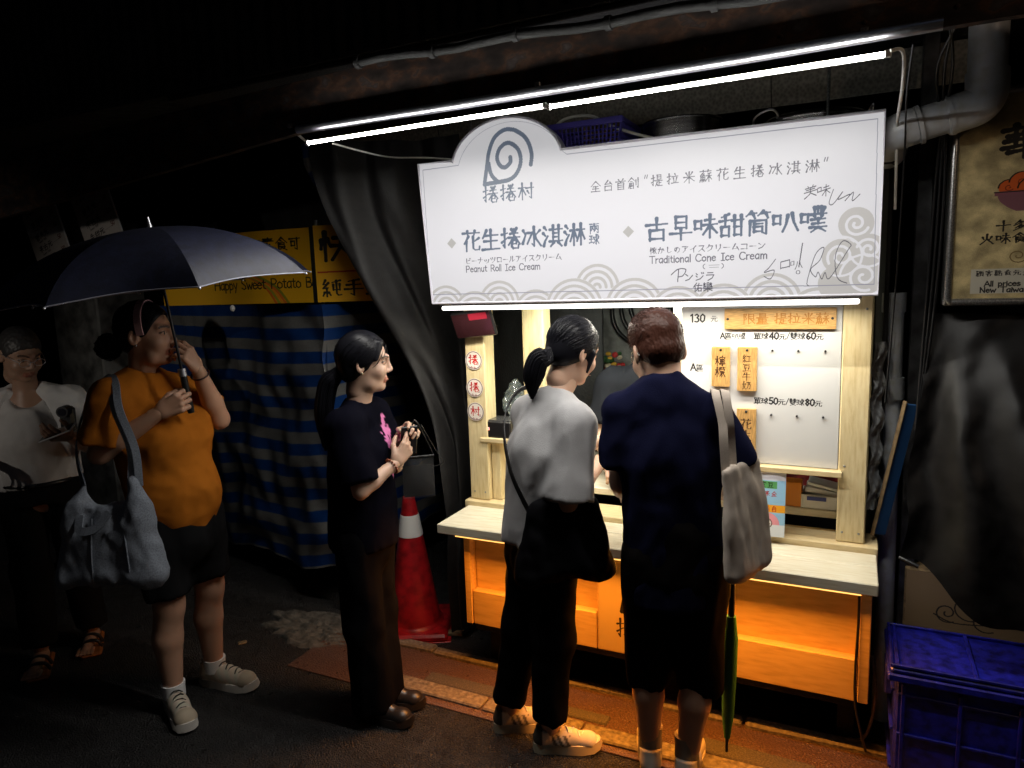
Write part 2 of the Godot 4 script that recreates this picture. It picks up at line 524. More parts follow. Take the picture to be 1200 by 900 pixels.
# ---------------------------------------------------------------- brush lettering: each stroke is a run of xxyy points on a 100 x 100 square, strokes parted by "/"
var STROKE := {
	"扌": "5004 5090 2878/0830 9024/0866 8846", "卷": "3008 3820/7005 6220/2028 8026/0846 9444/5010 4845 0678/5846 9476/3058 6857 6674 3475/3464 3086 4295 8094 8480",
	"木": "0630 9428/5004 5096/4832 0578/5234 9470", "寸": "0630 9428/6804 6890 4480/2246 3862", "艹": "0450 9646/3015 3285/7013 6680",
	"亻": "7004 1848/4434 4496", "匕": "8814 2242/3004 3080 4892 9090 9470", "生": "2806 0840/1830 8828/1456 8454/5004 5092/0494 9692",
	"冫": "3018 6034/1876 3662 8030", "水": "5004 5090 3680/0830 3830 0478/9020 6240/5234 6458 9690", "氵": "3010 6022/1236 4448/1892 4070 8050",
	"其": "0622 9620/3004 3072/7004 7072/3038 7038/3054 7054/0474 9672/3478 1296/6678 9096", "兩": "0610 9408/1428 1296/1428 8826 8890 7482/5008 5076/3236 2266/3246 4260/6836 5866/6846 8060",
	"王": "0812 9210/1048 8846/5012 5084/0488 9680", "求": "0630 9426/5004 5092 3880/1844 3458/1080 4462/8236 6056/5250 9286/7210 8620", "古": "0430 9628/5004 5052/2054 2096/2054 8052 8096/2090 8090",
	"日": "2404 2496/2404 7804 7896/2450 7850/2490 7890", "十": "0444 9642/5004 5098", "口": "1420 1480/1420 8618 8680/1474 8674", "未": "2024 8022/0444 9642/5004 5096/4848 0882/5248 9478",
	"舌": "7806 2018/0434 9630/5012 5056/2058 2096/2058 8056 8096/2092 8092", "甘": "0428 9626/2408 2494/7808 7894/2456 7856/2490 7890", "竹": "2408 0458/1830 4428/3034 3890/7008 5058/6430 9628/8034 8890",
	"同": "1410 1296/1410 8808 8890 7684/3228 7228/3246 3278/3246 7046 7078/3274 7074", "八": "3420 2460 0492/6012 7050 9690",
	"菐": "2804 3026/4602 4824/6602 6424/8206 7228/0630 9428/2834 3646/7034 6446/1250 8848/1866 8464/5048 5066/0480 9678/4880 1298/5280 9096",
	"全": "5004 0448/5004 9648/2650 7450/2070 8070/5050 5092/0894 9294", "台": "4804 2038 7834/6622 8644/2056 2096/2056 8054 8096/2090 8090",
	"首": "2806 3820/7204 6218/0426 9624/5026 4240/2440 2496/2440 7838 7896/2458 7858/2474 7874/2492 7892", "倉": "5002 0434/5002 9430/3636 6436/2450 7848 7868/2450 2262 0890/2460 7660/2468 7468/3076 3096/3076 7674 7696/3092 7692",
	"刂": "2420 2466/7804 7890 5480", "是": "2804 2840/2804 7604 7640/2822 7622/2840 7640/0452 9650/5252 5288/5270 8068/2862 0696/2078 4092 9694", "立": "4804 5618/1028 9026/3040 3874/7238 6076/0484 9682",
	"米": "2412 3632/7608 6230/0446 9644/5004 5096/4848 0886/5248 9482", "魚": "4404 1030/4010 7010 5828/2030 2070/2030 8030 8070/2050 8050/2070 8070/5030 5070/1280 0496/3682 4096/6080 6694/8278 9492",
	"禾": "8004 2014/0434 9632/5010 5096/4836 0478/5236 9672", "元": "2412 7610/0438 9636/3640 3064 0494/6238 6284 9288 9470",
	"區": "0806 9604/1006 1094/1094 9692/3618 7418 7238 3438 3618/2450 2474/2450 4450 4474/2472 4472/6050 6074/6050 8450 8474/6072 8472",
	"單": "1206 1226 4026 4006 1206/6006 6026 8826 8806 6006/2038 2074/2038 8038 8074/2056 8056/2074 8074/5038 5098/0486 9684",
	"隹": "3004 0840/2024 2096/5806 6820/2030 9028/2050 8850/2070 8870/2090 9490/5430 5490", "又": "1016 8414 5066 0496/2836 9490",
	"阝": "2006 2096/2006 8006 5030 8052 2060", "艮": "1606 1694 4484/1606 7806 7846/1626 7826/1646 7846/4050 9490/8456 6070",
	"量": "2804 2830/2804 7404 7430/2816 7416/2830 7430/0440 9638/2050 2072/2050 8050 8072/2060 8060/2072 8072/5050 5092/1482 8680/0494 9692",
	"寧": "5002 5010/1414 0828/1414 8814 8026/2036 1646/3434 3848 6044/5030 5640/7034 8244/2254 2270/2254 7854 7870/4054 4070/5854 5870/0872 9270/1080 9078/5280 5296 3890",
	"蒙": "0410 9608/3004 3018/7004 7018/1222 0836/1222 8822 8034/2840 7040/1650 8250/5250 2070/4060 5084 3896/4466 1490/6056 9092/8050 6460",
	"糸": "4004 1428 4428/7020 1050 6848/5050 5070/2474 0892/5070 5096/7274 9090", "工": "1214 8812/5014 5084/0488 9686",
	"豆": "1010 9008/2426 2452/2426 7624 7652/2452 7652/3060 3880/7258 6280/0490 9688", "牛": "2806 1036/2026 8824/0456 9654/5004 5096", "女": "4004 2460 8096/7030 6060 0896/0436 9634", "乃": "1010 8010 6040 9040 8094 5888/4010 3660 0894",
	"主": "1012 8810/1626 8224/0440 9638/5004 5040", "食": "5002 0440/5002 9640/4222 5830/2640 2690 4680/2640 7440 7466/2652 7452/2666 7466/4468 9492/7870 6280", "可": "0416 9614/7014 7092 5082/2034 2066/2034 5034 5066/2064 5064",
	"手": "7804 2414/1434 8632/0458 9656/5010 5092 3484", "屯": "8806 1018/2030 2060 8058/8028 8060/5008 5080 6490 9488", "忄": "5004 5096/2230 1458/7026 8842", "夬": "1622 8022 8048/0448 9646/5004 4650 0694/5048 9692",
	"華": "0414 9612/3004 3024/7004 7024/1432 8630/0846 9244/3032 3062/7032 7062/0464 9662/1678 8476/5026 5098", "彳": "5004 1036/6030 0860/3854 3896", "多": "5004 1836/3818 7618 1050/6042 2074/5056 9054 1096/4466 5876",
	"中": "1424 1464/1424 8624 8664/1462 8662/5004 5096", "守": "5002 5012/1018 0634/1018 9018 8232/1050 9048/6636 6692 4884/3060 4476", "香": "7404 2414/0428 9626/5012 5050/4830 0656/5230 9654/2858 2896/2858 7456 7496/2876 7476/2894 7494",
	"火": "5004 4850 0696/5250 9494/2030 2850/8026 6850", "衣": "5002 5014/0620 9418/4622 0660/3044 3090 5280/5030 6056 9694/8436 6250", "隱": "3006 3096/3006 7806 5830/5840 8640/4048 9446/4660 8858/3076 4496 7696 8684",
	"顧": "0806 4606/1018 4418 4438/1438 0496/2444 2494/2444 5044/2458 4858/2474 4874/2492 5092/5810 9608/6026 6076/6026 9226 9276/6042 9242/6058 9258/6476 5096/8276 9896", "客": "5002 5010/1014 0630/1014 9014 8428/4422 1050/3632 7030 1072/3642 9070/3068 3096/3068 7066 7096/3092 7092",
	"點": "1006 1040/1006 5006 5040/3006 3076/1240 5040/1256 5056/0674 5672/1082 0894/2482 2694/3880 4292/6804 6850/6826 9424/6050 6092/6050 9250 9292/6090 9290",
	"ピ": "2010 2080 3490 8088/8036 2050/8404 9210 8418 7610 8404", "ー": "0850 9250", "ナ": "0436 9634/5404 5250 2496", "ッ": "1046 2466/4242 5262/9040 7884 4098", "ツ": "1018 2446/4212 5240/9010 8060 3496",
	"ロ": "1416 1488/1416 8616 8688/1484 8684", "ル": "3010 3050 0494/6008 6088 9660", "ア": "0812 9210 6040/5030 4866 1896", "イ": "8806 5044 0460/5640 5696", "ス": "1412 8410 6050 0894/5654 9292",
	"ク": "4004 2436 0450/3420 8818 6866 2096", "リ": "2010 2060/7806 7656 4496", "ム": "4808 1080 8870/7050 9694", "コ": "1218 8818 8888/1084 8884", "ン": "1018 3638/1090 5078 9230",
	"か": "0834 6630 6080 4490/3808 1092/7826 9252", "し": "2806 2874 4690 8670", "の": "5020 3270 1660 2028 6016 9040 8074 5694", "懐右": "0614 9412/5004 5024/1426 8626/1426 1438/8626 8638/1440 8640/4842 0674/4056 4090 5680/5642 9692",
	"ジ": "1014 2628/0840 2454/1090 6074 9040/7004 7818/8802 9616", "ラ": "2010 8008/0836 9034 7070 2496", "佑": "4004 0846/2632 2696/4030 9828/6606 5260 3688/5656 5690/5656 9056 9090/5688 9088", "美": "3004 3616/7004 6416/1020 9020/1834 8234/0450 9650/5020 5050/5052 4670 0696/5262 9494",
	"Ａ": "0696 5006 9496/2462 7662",
}
var JOIN := {
	"捲": ["扌", 0, 0, 36, 100, "卷", 34, 0, 66, 100], "村": ["木", 0, 0, 50, 100, "寸", 46, 4, 54, 96], "花": ["艹", 0, 0, 100, 26, "亻", 4, 26, 44, 74, "匕", 44, 28, 54, 70],
	"冰": ["冫", 0, 0, 30, 100, "水", 26, 0, 74, 100], "淇": ["氵", 0, 0, 32, 100, "其", 32, 0, 68, 100], "淋": ["氵", 0, 0, 30, 100, "木", 28, 2, 38, 98, "木", 60, 0, 40, 100],
	"球": ["王", 0, 8, 38, 80, "求", 36, 0, 64, 100], "早": ["日", 8, 0, 84, 54, "十", 0, 50, 100, 50], "味": ["口", 0, 16, 36, 56, "未", 34, 0, 66, 100],
	"甜": ["舌", 0, 0, 50, 100, "甘", 50, 6, 50, 94], "筒": ["竹", 0, 0, 100, 34, "同", 8, 34, 84, 66], "叭": ["口", 0, 16, 36, 56, "八", 38, 10, 62, 86], "噗": ["口", 0, 18, 34, 52, "菐", 34, 0, 66, 100],
	"創": ["倉", 0, 0, 64, 100, "刂", 64, 4, 36, 96], "提": ["扌", 0, 0, 36, 100, "是", 34, 0, 66, 100], "拉": ["扌", 0, 0, 36, 100, "立", 36, 4, 64, 94], "蘇": ["艹", 0, 0, 100, 24, "魚", 0, 24, 54, 76, "禾", 54, 24, 46, 76],
	"雙": ["隹", 2, 0, 46, 56, "隹", 52, 0, 46, 56, "又", 10, 56, 80, 44], "限": ["阝", 0, 0, 36, 100, "艮", 34, 2, 66, 98], "檸": ["木", 0, 0, 36, 100, "寧", 36, 0, 64, 100], "檬": ["木", 0, 0, 36, 100, "蒙", 36, 0, 64, 100],
	"紅": ["糸", 0, 0, 46, 100, "工", 48, 8, 52, 86], "奶": ["女", 0, 0, 48, 100, "乃", 48, 4, 52, 94], "素": ["主", 0, 0, 100, 60, "糸", 14, 36, 72, 64], "純": ["糸", 0, 0, 46, 100, "屯", 46, 0, 54, 100], "快": ["忄", 0, 0, 34, 100, "夬", 32, 0, 68, 100],
	"懐": ["忄", 0, 0, 30, 100, "懐右", 32, 0, 68, 100], "樂": ["糸", 0, 0, 34, 56, "日", 34, 0, 34, 52, "糸", 68, 0, 32, 56, "木", 0, 52, 100, 48], "瓜": ["八", 0, 0, 100, 100, "手", 30, 10, 40, 80],
}
# plain pen letters: width, then strokes; y 10 is the cap line, 78 the foot
var PEN := {
	"A": [62, "0478 3010 5878/1554 4654"], "B": [56, "0810 0878/0810 4014 4436 0842/0842 4646 5064 4076 0878"], "C": [60, "5620 4010 2012 0634 0656 1874 3878 5668"], "D": [62, "0810 0878/0810 3812 5636 5256 3676 0878"],
	"H": [60, "0810 0878/5210 5278/0844 5244"], "I": [40, "0810 3610/2210 2278/0678 3878"], "N": [60, "0878 0810 5078 5010"], "P": [54, "0878 0810 3812 4828 3846 0848"], "R": [58, "0878 0810 3812 4828 3844 0846/2646 5278"], "S": [54, "4618 3010 1014 0830 4052 4470 2878 0668"], "T": [56, "0210 5410/2810 2878"],
	"a": [46, "3838 2432 0844 0666 2078 3664/3834 3878"], "b": [46, "0810 0878/0846 2434 4048 3870 2078 0868"], "c": [42, "3642 2434 0848 0668 2278 3870"], "d": [46, "3810 3878/3846 2434 0646 0668 2278 3866"], "e": [44, "0854 3852 3440 2034 0646 0668 2278 3870"], "f": [32, "3016 2010 1626 1678/0438 2836"],
	"g": [46, "3836 3888 2498 0892/3846 2434 0646 0664 2074 3864"], "h": [44, "0810 0878/0848 2434 3644 3678"], "i": [16, "0834 0878/0816 0820"], "k": [42, "0810 0878/3636 0858 3678"], "l": [16, "0808 0878"], "m": [66, "0834 0878/0846 2234 3244 3278/3246 4634 5844 5878"], "n": [44, "0834 0878/0848 2434 3644 3678"],
	"o": [46, "2234 0646 0668 2278 4068 4046 2234"], "p": [46, "0834 0898/0846 2434 4048 3870 2078 0868"], "r": [34, "0834 0878/0850 2036 3238"], "s": [38, "3040 1834 0642 1254 3262 2876 1078 0472"], "t": [34, "1616 1672 3076/0434 3034"], "u": [44, "0634 0868 2078 3664/3634 3678"], "v": [40, "0434 1878 3634"], "w": [60, "0434 1678 2844 4278 5634"], "x": [40, "0434 3678/3634 0478"], "y": [42, "0434 2066/3834 1898"],
	"0": [50, "2410 0826 0662 2278 3864 4226 2410"], "1": [34, "0622 2010 2078"], "3": [46, "0818 2410 3824 2440 3852 3868 2278 0672"], "4": [50, "3478 3410 0456 4656"], "5": [46, "3810 1010 0840 3040 4060 2278 0670"], "6": [48, "3612 1230 0660 2278 4062 2444 0860"], "8": [48, "2410 0824 3854 2478 0858 3824 2410"], "/": [40, "3410 0682"], "!": [16, "0808 0854/0874 0878"], ".": [16, "0874 0878"],
}
func parse(s: String) -> Array:
	var r := []
	for st in s.split("/"):
		var pts := []
		for q in st.split(" "):
			var k := int(q)
			pts.append(Vector2(k / 100, k % 100))
		r.append(pts)
	return r
func disc(im: Image, c: Vector2, r: float, col: Color) -> void:
	var R := int(ceil(r))
	for y in range(-R, R + 1):
		var w := sqrt(maxf(r * r - y * y, 0.0))
		if w > 0.3:
			im.fill_rect(Rect2i(int(round(c.x - w)), int(round(c.y)) + y, maxi(1, int(round(2 * w))), 1), col)
func stroke(im: Image, pts: Array, w: float, col: Color, brush := true) -> void:
	var total := 0.0
	for i in pts.size() - 1: total += pts[i].distance_to(pts[i + 1])
	var run := 0.0
	for i in pts.size() - 1:
		var a: Vector2 = pts[i]
		var b: Vector2 = pts[i + 1]
		var L := a.distance_to(b)
		var n := maxi(1, int(L / maxf(0.7, w * 0.3)))
		for k in n + 1:
			var f := (run + L * k / n) / maxf(total, 0.01)
			var ww := w
			if brush: ww = w * (1.12 - 0.5 * sin(f * PI * 0.62) + 0.1 * (1.0 if absf(b.x - a.x) < absf(b.y - a.y) else -1.0))
			disc(im, a.lerp(b, float(k) / n), maxf(0.55, ww * 0.5), col)
		run += L
func glyph(im: Image, ch: String, r: Rect2, w: float, col: Color, brush := true, lean := 0.0) -> void:
	if JOIN.has(ch):
		var j: Array = JOIN[ch]
		for i in range(0, j.size(), 5):
			glyph(im, j[i], Rect2(r.position + r.size * Vector2(j[i + 1], j[i + 2]) / 100.0, r.size * Vector2(j[i + 3], j[i + 4]) / 100.0), w * 0.92, col, brush, lean)
		return
	if not STROKE.has(ch): return
	for st in parse(STROKE[ch]):
		var pts := []
		for p in st:
			pts.append(r.position + r.size * p / 100.0 - Vector2(0, lean * (p.x - 50.0) / 100.0 * r.size.x))
		stroke(im, pts, w, col, brush)
func words(im: Image, s: String, at: Vector2, size: float, w: float, col: Color, step := 1.0, brush := true, down := false, lean := 0.0, narrow := 1.0) -> float:
	var x := at.x
	var y := at.y
	for ch in s:
		if ch == " ":
			if down: y += size * 0.4
			else: x += size * 0.4
		elif PEN.has(ch):
			var e: Array = PEN[ch]
			for st in parse(e[1]):
				var pts := []
				for p in st:
					pts.append(Vector2(x, y) + p / 100.0 * size * Vector2(narrow, 1.0))
				stroke(im, pts, w, col, false)
			x += e[0] / 100.0 * size * narrow * step
		else:
			glyph(im, ch, Rect2(x, y, size * narrow, size), w, col, brush, lean)
			if down: y += size * step
			else: x += size * narrow * step
	return x
func ring(im: Image, c: Vector2, r: float, w: float, col: Color, a0 := 0.0, a1 := TAU) -> void:
	var n := maxi(8, int(r * absf(a1 - a0) / 3.0))
	var pts := []
	for k in n + 1:
		var a := a0 + (a1 - a0) * k / n
		pts.append(c + Vector2(cos(a), sin(a)) * r)
	stroke(im, pts, w, col, false)
func spiral(im: Image, c: Vector2, r: float, w: float, col: Color, turns := 1.6, a0 := 0.0, sgn := 1.0, r_end := 0.16) -> void:
	var pts := []
	var n := int(turns * 36)
	for k in n + 1:
		var f := float(k) / n
		var a := a0 + sgn * turns * TAU * f
		pts.append(c + Vector2(cos(a), sin(a)) * r * (1.0 - (1.0 - r_end) * f))
	stroke(im, pts, w, col, false)
# the stall's emblem: one rolled line whose outer turn runs into a pointed corner at the lower left
func emblem(im: Image, at: Vector2, s: float, w: float, col: Color) -> void:
	var raw := [Vector2(207, 146), Vector2(211, 103), Vector2(190, 48), Vector2(145, 13), Vector2(100, 5), Vector2(55, 28), Vector2(28, 78), Vector2(15, 138), Vector2(2, 203), Vector2(55, 200), Vector2(115, 194), Vector2(150, 168), Vector2(165, 123), Vector2(150, 78), Vector2(110, 55), Vector2(75, 73), Vector2(62, 108), Vector2(75, 138), Vector2(97, 146), Vector2(119, 130), Vector2(120, 110)]
	var pts := []
	for p in curve2(raw.slice(0, 9)): pts.append(at + p * s / 215.0)
	for p in curve2(raw.slice(8)): pts.append(at + p * s / 215.0)
	stroke(im, pts, w, col, false)
	var inner := []
	for p in curve2([Vector2(24, 125), Vector2(34, 168), Vector2(60, 197)]): inner.append(at + p * s / 215.0)
	stroke(im, inner, w, col, false)
func curve2(pts: Array, per := 5) -> Array:
	var r := []
	for i in pts.size() - 1:
		for k in per:
			r.append(pts[i].cubic_interpolate(pts[i + 1], pts[maxi(i - 1, 0)], pts[mini(i + 2, pts.size() - 1)], float(k) / per))
	r.append(pts[-1])
	return r
func blank(w: int, h: int, col: Color) -> Image:
	var im := Image.create(w, h, false, Image.FORMAT_RGB8)
	im.fill(col)
	return im
# ---------------------------------------------------------------- materials of the place
var M := {}
func make_materials() -> void:
	var grain := ntex(3, 0.018, [[0.0, Color(0.88, 0.84, 0.76)], [0.45, Color(0.96, 0.94, 0.90)], [1.0, Color(1, 1, 1)]], 512, 0.0, FastNoiseLite.TYPE_PERLIN, 4)
	var fine := ntex(5, 0.25, [], 256, 2.0)
	var mid := ntex(6, 0.04, [], 512, 4.0)
	var mottle := ntex(7, 0.012, [[0.0, Color(0.45, 0.45, 0.45)], [0.5, Color(0.8, 0.8, 0.8)], [1.0, Color(1, 1, 1)]])
	var speck := ntex(8, 0.09, [[0.0, Color(0.5, 0.5, 0.5)], [0.55, Color(0.72, 0.72, 0.72)], [0.7, Color(0.85, 0.84, 0.82)], [1.0, Color(1, 1, 1)]])
	var rust := ntex(9, 0.008, [[0.0, Color(0.20, 0.18, 0.18)], [0.45, Color(0.34, 0.30, 0.29)], [0.58, Color(0.42, 0.32, 0.27)], [0.68, Color(0.52, 0.40, 0.33)], [0.74, Color(0.38, 0.34, 0.33)], [1.0, Color(0.55, 0.54, 0.55)]], 1024, 0.0, FastNoiseLite.TYPE_SIMPLEX_SMOOTH, 6)
	var patch := ntex(10, 0.01, [[0.0, Color(0.35, 0.35, 0.35)], [1.0, Color(1, 1, 1)]])
	var spangle := ntex(11, 0.06, [[0.0, Color(0.6, 0.6, 0.6)], [0.5, Color(0.85, 0.85, 0.84)], [1.0, Color(1, 1, 1)]], 512, 0.0, FastNoiseLite.TYPE_CELLULAR, 1)
	M.fine = fine; M.mid = mid; M.mottle = mottle; M.grain = grain
	M.wood = worn(mat(0.80, 0.66, 0.40, 0.5), grain, V(1.2, 9, 9), mid, 0.12)
	M.wood_v = worn(mat(0.80, 0.68, 0.42, 0.5), grain, V(9, 1.1, 9), mid, 0.12)
	M.counter = worn(mat(0.87, 0.83, 0.70, 0.38), grain, V(0.9, 8, 10), mid, 0.08)
	M.ply = worn(mat(0.78, 0.56, 0.28, 0.45), grain, V(1.0, 7, 7), mid, 0.1)
	M.plaque = worn(mat(0.72, 0.48, 0.20, 0.42), grain, V(2.0, 16, 16), mid, 0.12)
	M.asphalt = worn(mat(0.038, 0.036, 0.036, 0.66), speck, V(1.7, 1.7, 1.7), ntex(12, 0.12, [], 512, 7.0), 1.5, patch)
	M.tile_red = worn(mat(0.21, 0.115, 0.085, 0.6), speck, V(2.1, 2.1, 2.1), ntex(13, 0.08, [], 512, 6.0), 0.8, patch)
	M.slab = worn(mat(0.36, 0.33, 0.28, 0.66), ntex(14, 0.03, [[0.0, Color(0.5, 0.48, 0.45)], [0.5, Color(0.75, 0.73, 0.70)], [1.0, Color(0.95, 0.94, 0.92)]], 512, 0.0, FastNoiseLite.TYPE_SIMPLEX_SMOOTH, 6), V(2.3, 2.3, 2.3), mid, 0.7)
	M.slab_dark = worn(mat(0.17, 0.15, 0.13, 0.7), speck, V(2.6, 2.6, 2.6), mid, 0.7)
	M.concrete = worn(mat(0.22, 0.21, 0.20, 0.85), mottle, V(0.8, 0.8, 0.8), mid, 0.5)
	M.grey_wall = worn(mat(0.30, 0.30, 0.285, 0.7), mottle, V(0.9, 0.9, 0.9), fine, 0.2)
	M.inner_wall = worn(mat(0.52, 0.52, 0.50, 0.7), mottle, V(0.9, 0.9, 0.9), fine, 0.2)
	M.black = worn(mat(0.012, 0.012, 0.013, 0.75), mottle, V(1, 1, 1), fine, 0.3)
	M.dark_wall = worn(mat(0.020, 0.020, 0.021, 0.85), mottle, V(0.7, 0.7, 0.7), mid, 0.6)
	M.black_cloth = worn(mat(0.014, 0.013, 0.0135, 0.6), mottle, V(3, 3, 3), fine, 0.3)
	M.black_plastic = mat(0.012, 0.012, 0.013, 0.32)
	M.tarp = worn(mat(0.014, 0.013, 0.013, 0.38), mottle, V(2, 2, 2), mid, 0.02)
	M.tarp.metallic_specular = 0.26
	M.rust = worn(mat(0.30, 0.285, 0.275, 0.72), rust, V(0.9, 1.5, 0.9), mid, 0.12)
	M.rust.metallic_specular = 0.25
	M.galv = worn(mat(0.36, 0.345, 0.30, 0.5, 0.3), spangle, V(2.5, 2.5, 2.5), mid, 0.3)
	M.chrome = mat(0.60, 0.61, 0.66, 0.42, 1.0)
	M.alu = worn(mat(0.60, 0.60, 0.61, 0.32, 0.9), spangle, V(6, 6, 6))
	M.steel = worn(mat(0.52, 0.51, 0.49, 0.24, 1.0), mottle, V(1, 14, 1))
	M.pvc = worn(mat(0.50, 0.54, 0.62, 0.32), grain, V(3, 3, 3), fine, 0.15)
	M.white = mat(0.80, 0.80, 0.79, 0.45)
	M.white_plastic = mat(0.78, 0.78, 0.76, 0.35)
	M.frame_white = mat(0.76, 0.75, 0.84, 0.4)
	M.cable_white = mat(0.72, 0.71, 0.66, 0.5)
	M.brown_card = worn(mat(0.42, 0.28, 0.14, 0.8), mottle, V(4, 4, 4), fine, 0.3)

# ---------------------------------------------------------------- ground
func street() -> void:
	var g := MB.new()
	g.face([V(-40, 0, 40), V(40, 0, 40), V(40, 0, -60), V(-40, 0, -60)], Vector3.UP)
	structure("road", g, M.asphalt)
	# worn gutter strip beside the road, one sheet over the asphalt, with kerb stones each its own piece
	var s := MB.new()
	s.span(V(-2.35, -0.02, -2.70), V(1.6, 0.006, -2.30), 0.002)
	var strip := structure("gutter", s, M.tile_red)
	var rg := RandomNumberGenerator.new()
	rg.seed = 4
	var x := -1.84
	while x < 1.4:
		var L := rg.randf_range(0.34, 0.52)
		part(strip, "kerb_stone", MB.new().box(V(x + L * 0.5, 0.004, -2.385 + rg.randf_range(-0.006, 0.006)), V(L - rg.randf_range(0.006, 0.014), 0.03, 0.085), 0.006, Basis(Vector3.UP, rg.randf_range(-0.02, 0.02))), M.slab)
		x += L
	x = -2.2
	while x < 1.4:
		var L := rg.randf_range(0.28, 0.6)
		part(strip, "edge_stone", MB.new().box(V(x + L * 0.5, 0.006, -2.672 + rg.randf_range(-0.01, 0.01)), V(L - rg.randf_range(0.004, 0.03), 0.04, rg.randf_range(0.035, 0.06)), 0.008, Basis(Vector3.UP, rg.randf_range(-0.03, 0.03))), M.slab)
		x += L
	for q in [[-1.50, 0.36, 0.075], [-0.98, 0.30, 0.06], [-0.28, 0.42, 0.085], [0.30, 0.36, 0.07]]:
		part(strip, "patch_slab", MB.new().box(V(q[0], 0.001, -2.475), V(q[1], 0.024, q[2]), 0.005, Basis(Vector3.UP, rg.randf_range(-0.03, 0.03))), M.slab_dark)
	# broken concrete apron left of the stall
	var ap := MB.new()
	var ns := fnoise(21, 1.0, 4)
	ap.sheet(48, 20, func(u: float, v: float):
		var a := TAU * u
		var c := Vector2(cos(a), sin(a))
		var r := v * (1.0 + 0.40 * ns.get_noise_2d(c.x * 1.6, c.y * 1.6) + 0.16 * ns.get_noise_2d(c.x * 6.0, c.y * 6.0))
		var h := 0.016 + 0.030 * ns.get_noise_2d(c.x * r * 3.0 + 7.0, c.y * r * 3.0) + 0.014 * ns.get_noise_2d(c.x * r * 11.0, c.y * r * 11.0)
		return V(-2.46 + c.x * 0.33 * r, maxf(h, -0.005) * 0.7 * (1.0 - smoothstep(0.9, 1.0, v)) - 0.004 * smoothstep(0.93, 1.0, v), -2.64 + c.y * 0.17 * r))
	structure("ground_patch", ap, worn(mat(0.15, 0.14, 0.12, 0.85), M.mottle, V(3, 3, 3), M.mid, 0.8))
	# a few scraps on the ground
	for q in [[V(-1.76, 0.012, -2.86), V(0.08, 0.012, 0.045), 0.3, "small beige cardboard scrap under the counter's end"], [V(-2.72, 0.004, -2.38), V(0.04, 0.004, 0.03), 0.9, "tiny pale scrap of paper beside the concrete patch"]]:
		single("paper_scrap", q[3], "paper", MB.new().box(q[0], q[1], 0.001, Basis(Vector3.UP, q[2])), M.brown_card)

# ---------------------------------------------------------------- buildings around, mostly in the dark
func buildings() -> void:
	# the row the stall leans on: a wall behind, an upper floor over the awning, the wall to the right
	var b := thing("row_house", "dark row house wall behind and above the lit stall", "building", V(-3, 0, -4.6))
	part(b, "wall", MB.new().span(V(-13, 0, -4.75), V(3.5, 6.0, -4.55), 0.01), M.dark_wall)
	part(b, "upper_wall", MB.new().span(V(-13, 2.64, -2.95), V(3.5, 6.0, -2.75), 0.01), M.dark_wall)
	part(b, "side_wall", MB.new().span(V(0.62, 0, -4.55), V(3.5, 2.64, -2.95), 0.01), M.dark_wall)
	# corrugated sheets hung on the upper floor
	for i in 9:
		var x0 := -5.6 + i * 0.76
		var mb := MB.new()
		mb.sheet(40, 1, func(u: float, v: float): return V(x0 + u * 0.75, 2.66 + v * 1.6, -2.735 + 0.012 * sin(u * TAU * 8.0) + 0.003 * (i % 2)))
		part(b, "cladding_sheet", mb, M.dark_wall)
	# far house down the lane with a lit window
	var f := thing("shop_house", "dark shop house down the lane with one warm lit window", "building", V(-12, 0, -6))
	part(f, "wall", MB.new().span(V(-16.0, 0, -9.0), V(-8.6, 5, -7.3), 0.02), M.dark_wall)
	var wn := part(f, "window", MB.new().span(V(-13.6, 1.22, -7.30), V(-11.6, 1.66, -7.24), 0.01), M.black)
	var pane := part(wn, "pane", MB.new().span(V(-13.55, 1.26, -7.245), V(-11.65, 1.62, -7.23), 0.004), glow(1.0, 0.62, 0.30, 0.9))
	area(f, V(-12.6, 1.44, -7.21), V(0, 0, 1), Vector2(1.9, 0.36), Color(1.0, 0.75, 0.5), 0.25)
	# plastered pillar left of the queue
	var p := thing("plaster_pillar", "bare grey plaster pillar behind the man with the phone", "pillar", V(-5.19, 0, -3.42))
	part(p, "shaft", MB.new().span(V(-5.45, 0, -3.7), V(-4.93, 2.3, -3.3), 0.012), M.grey_wall)
	part(p, "base_block", MB.new().span(V(-5.48, 0, -3.72), V(-4.90, 0.14, -3.27), 0.01), M.concrete)
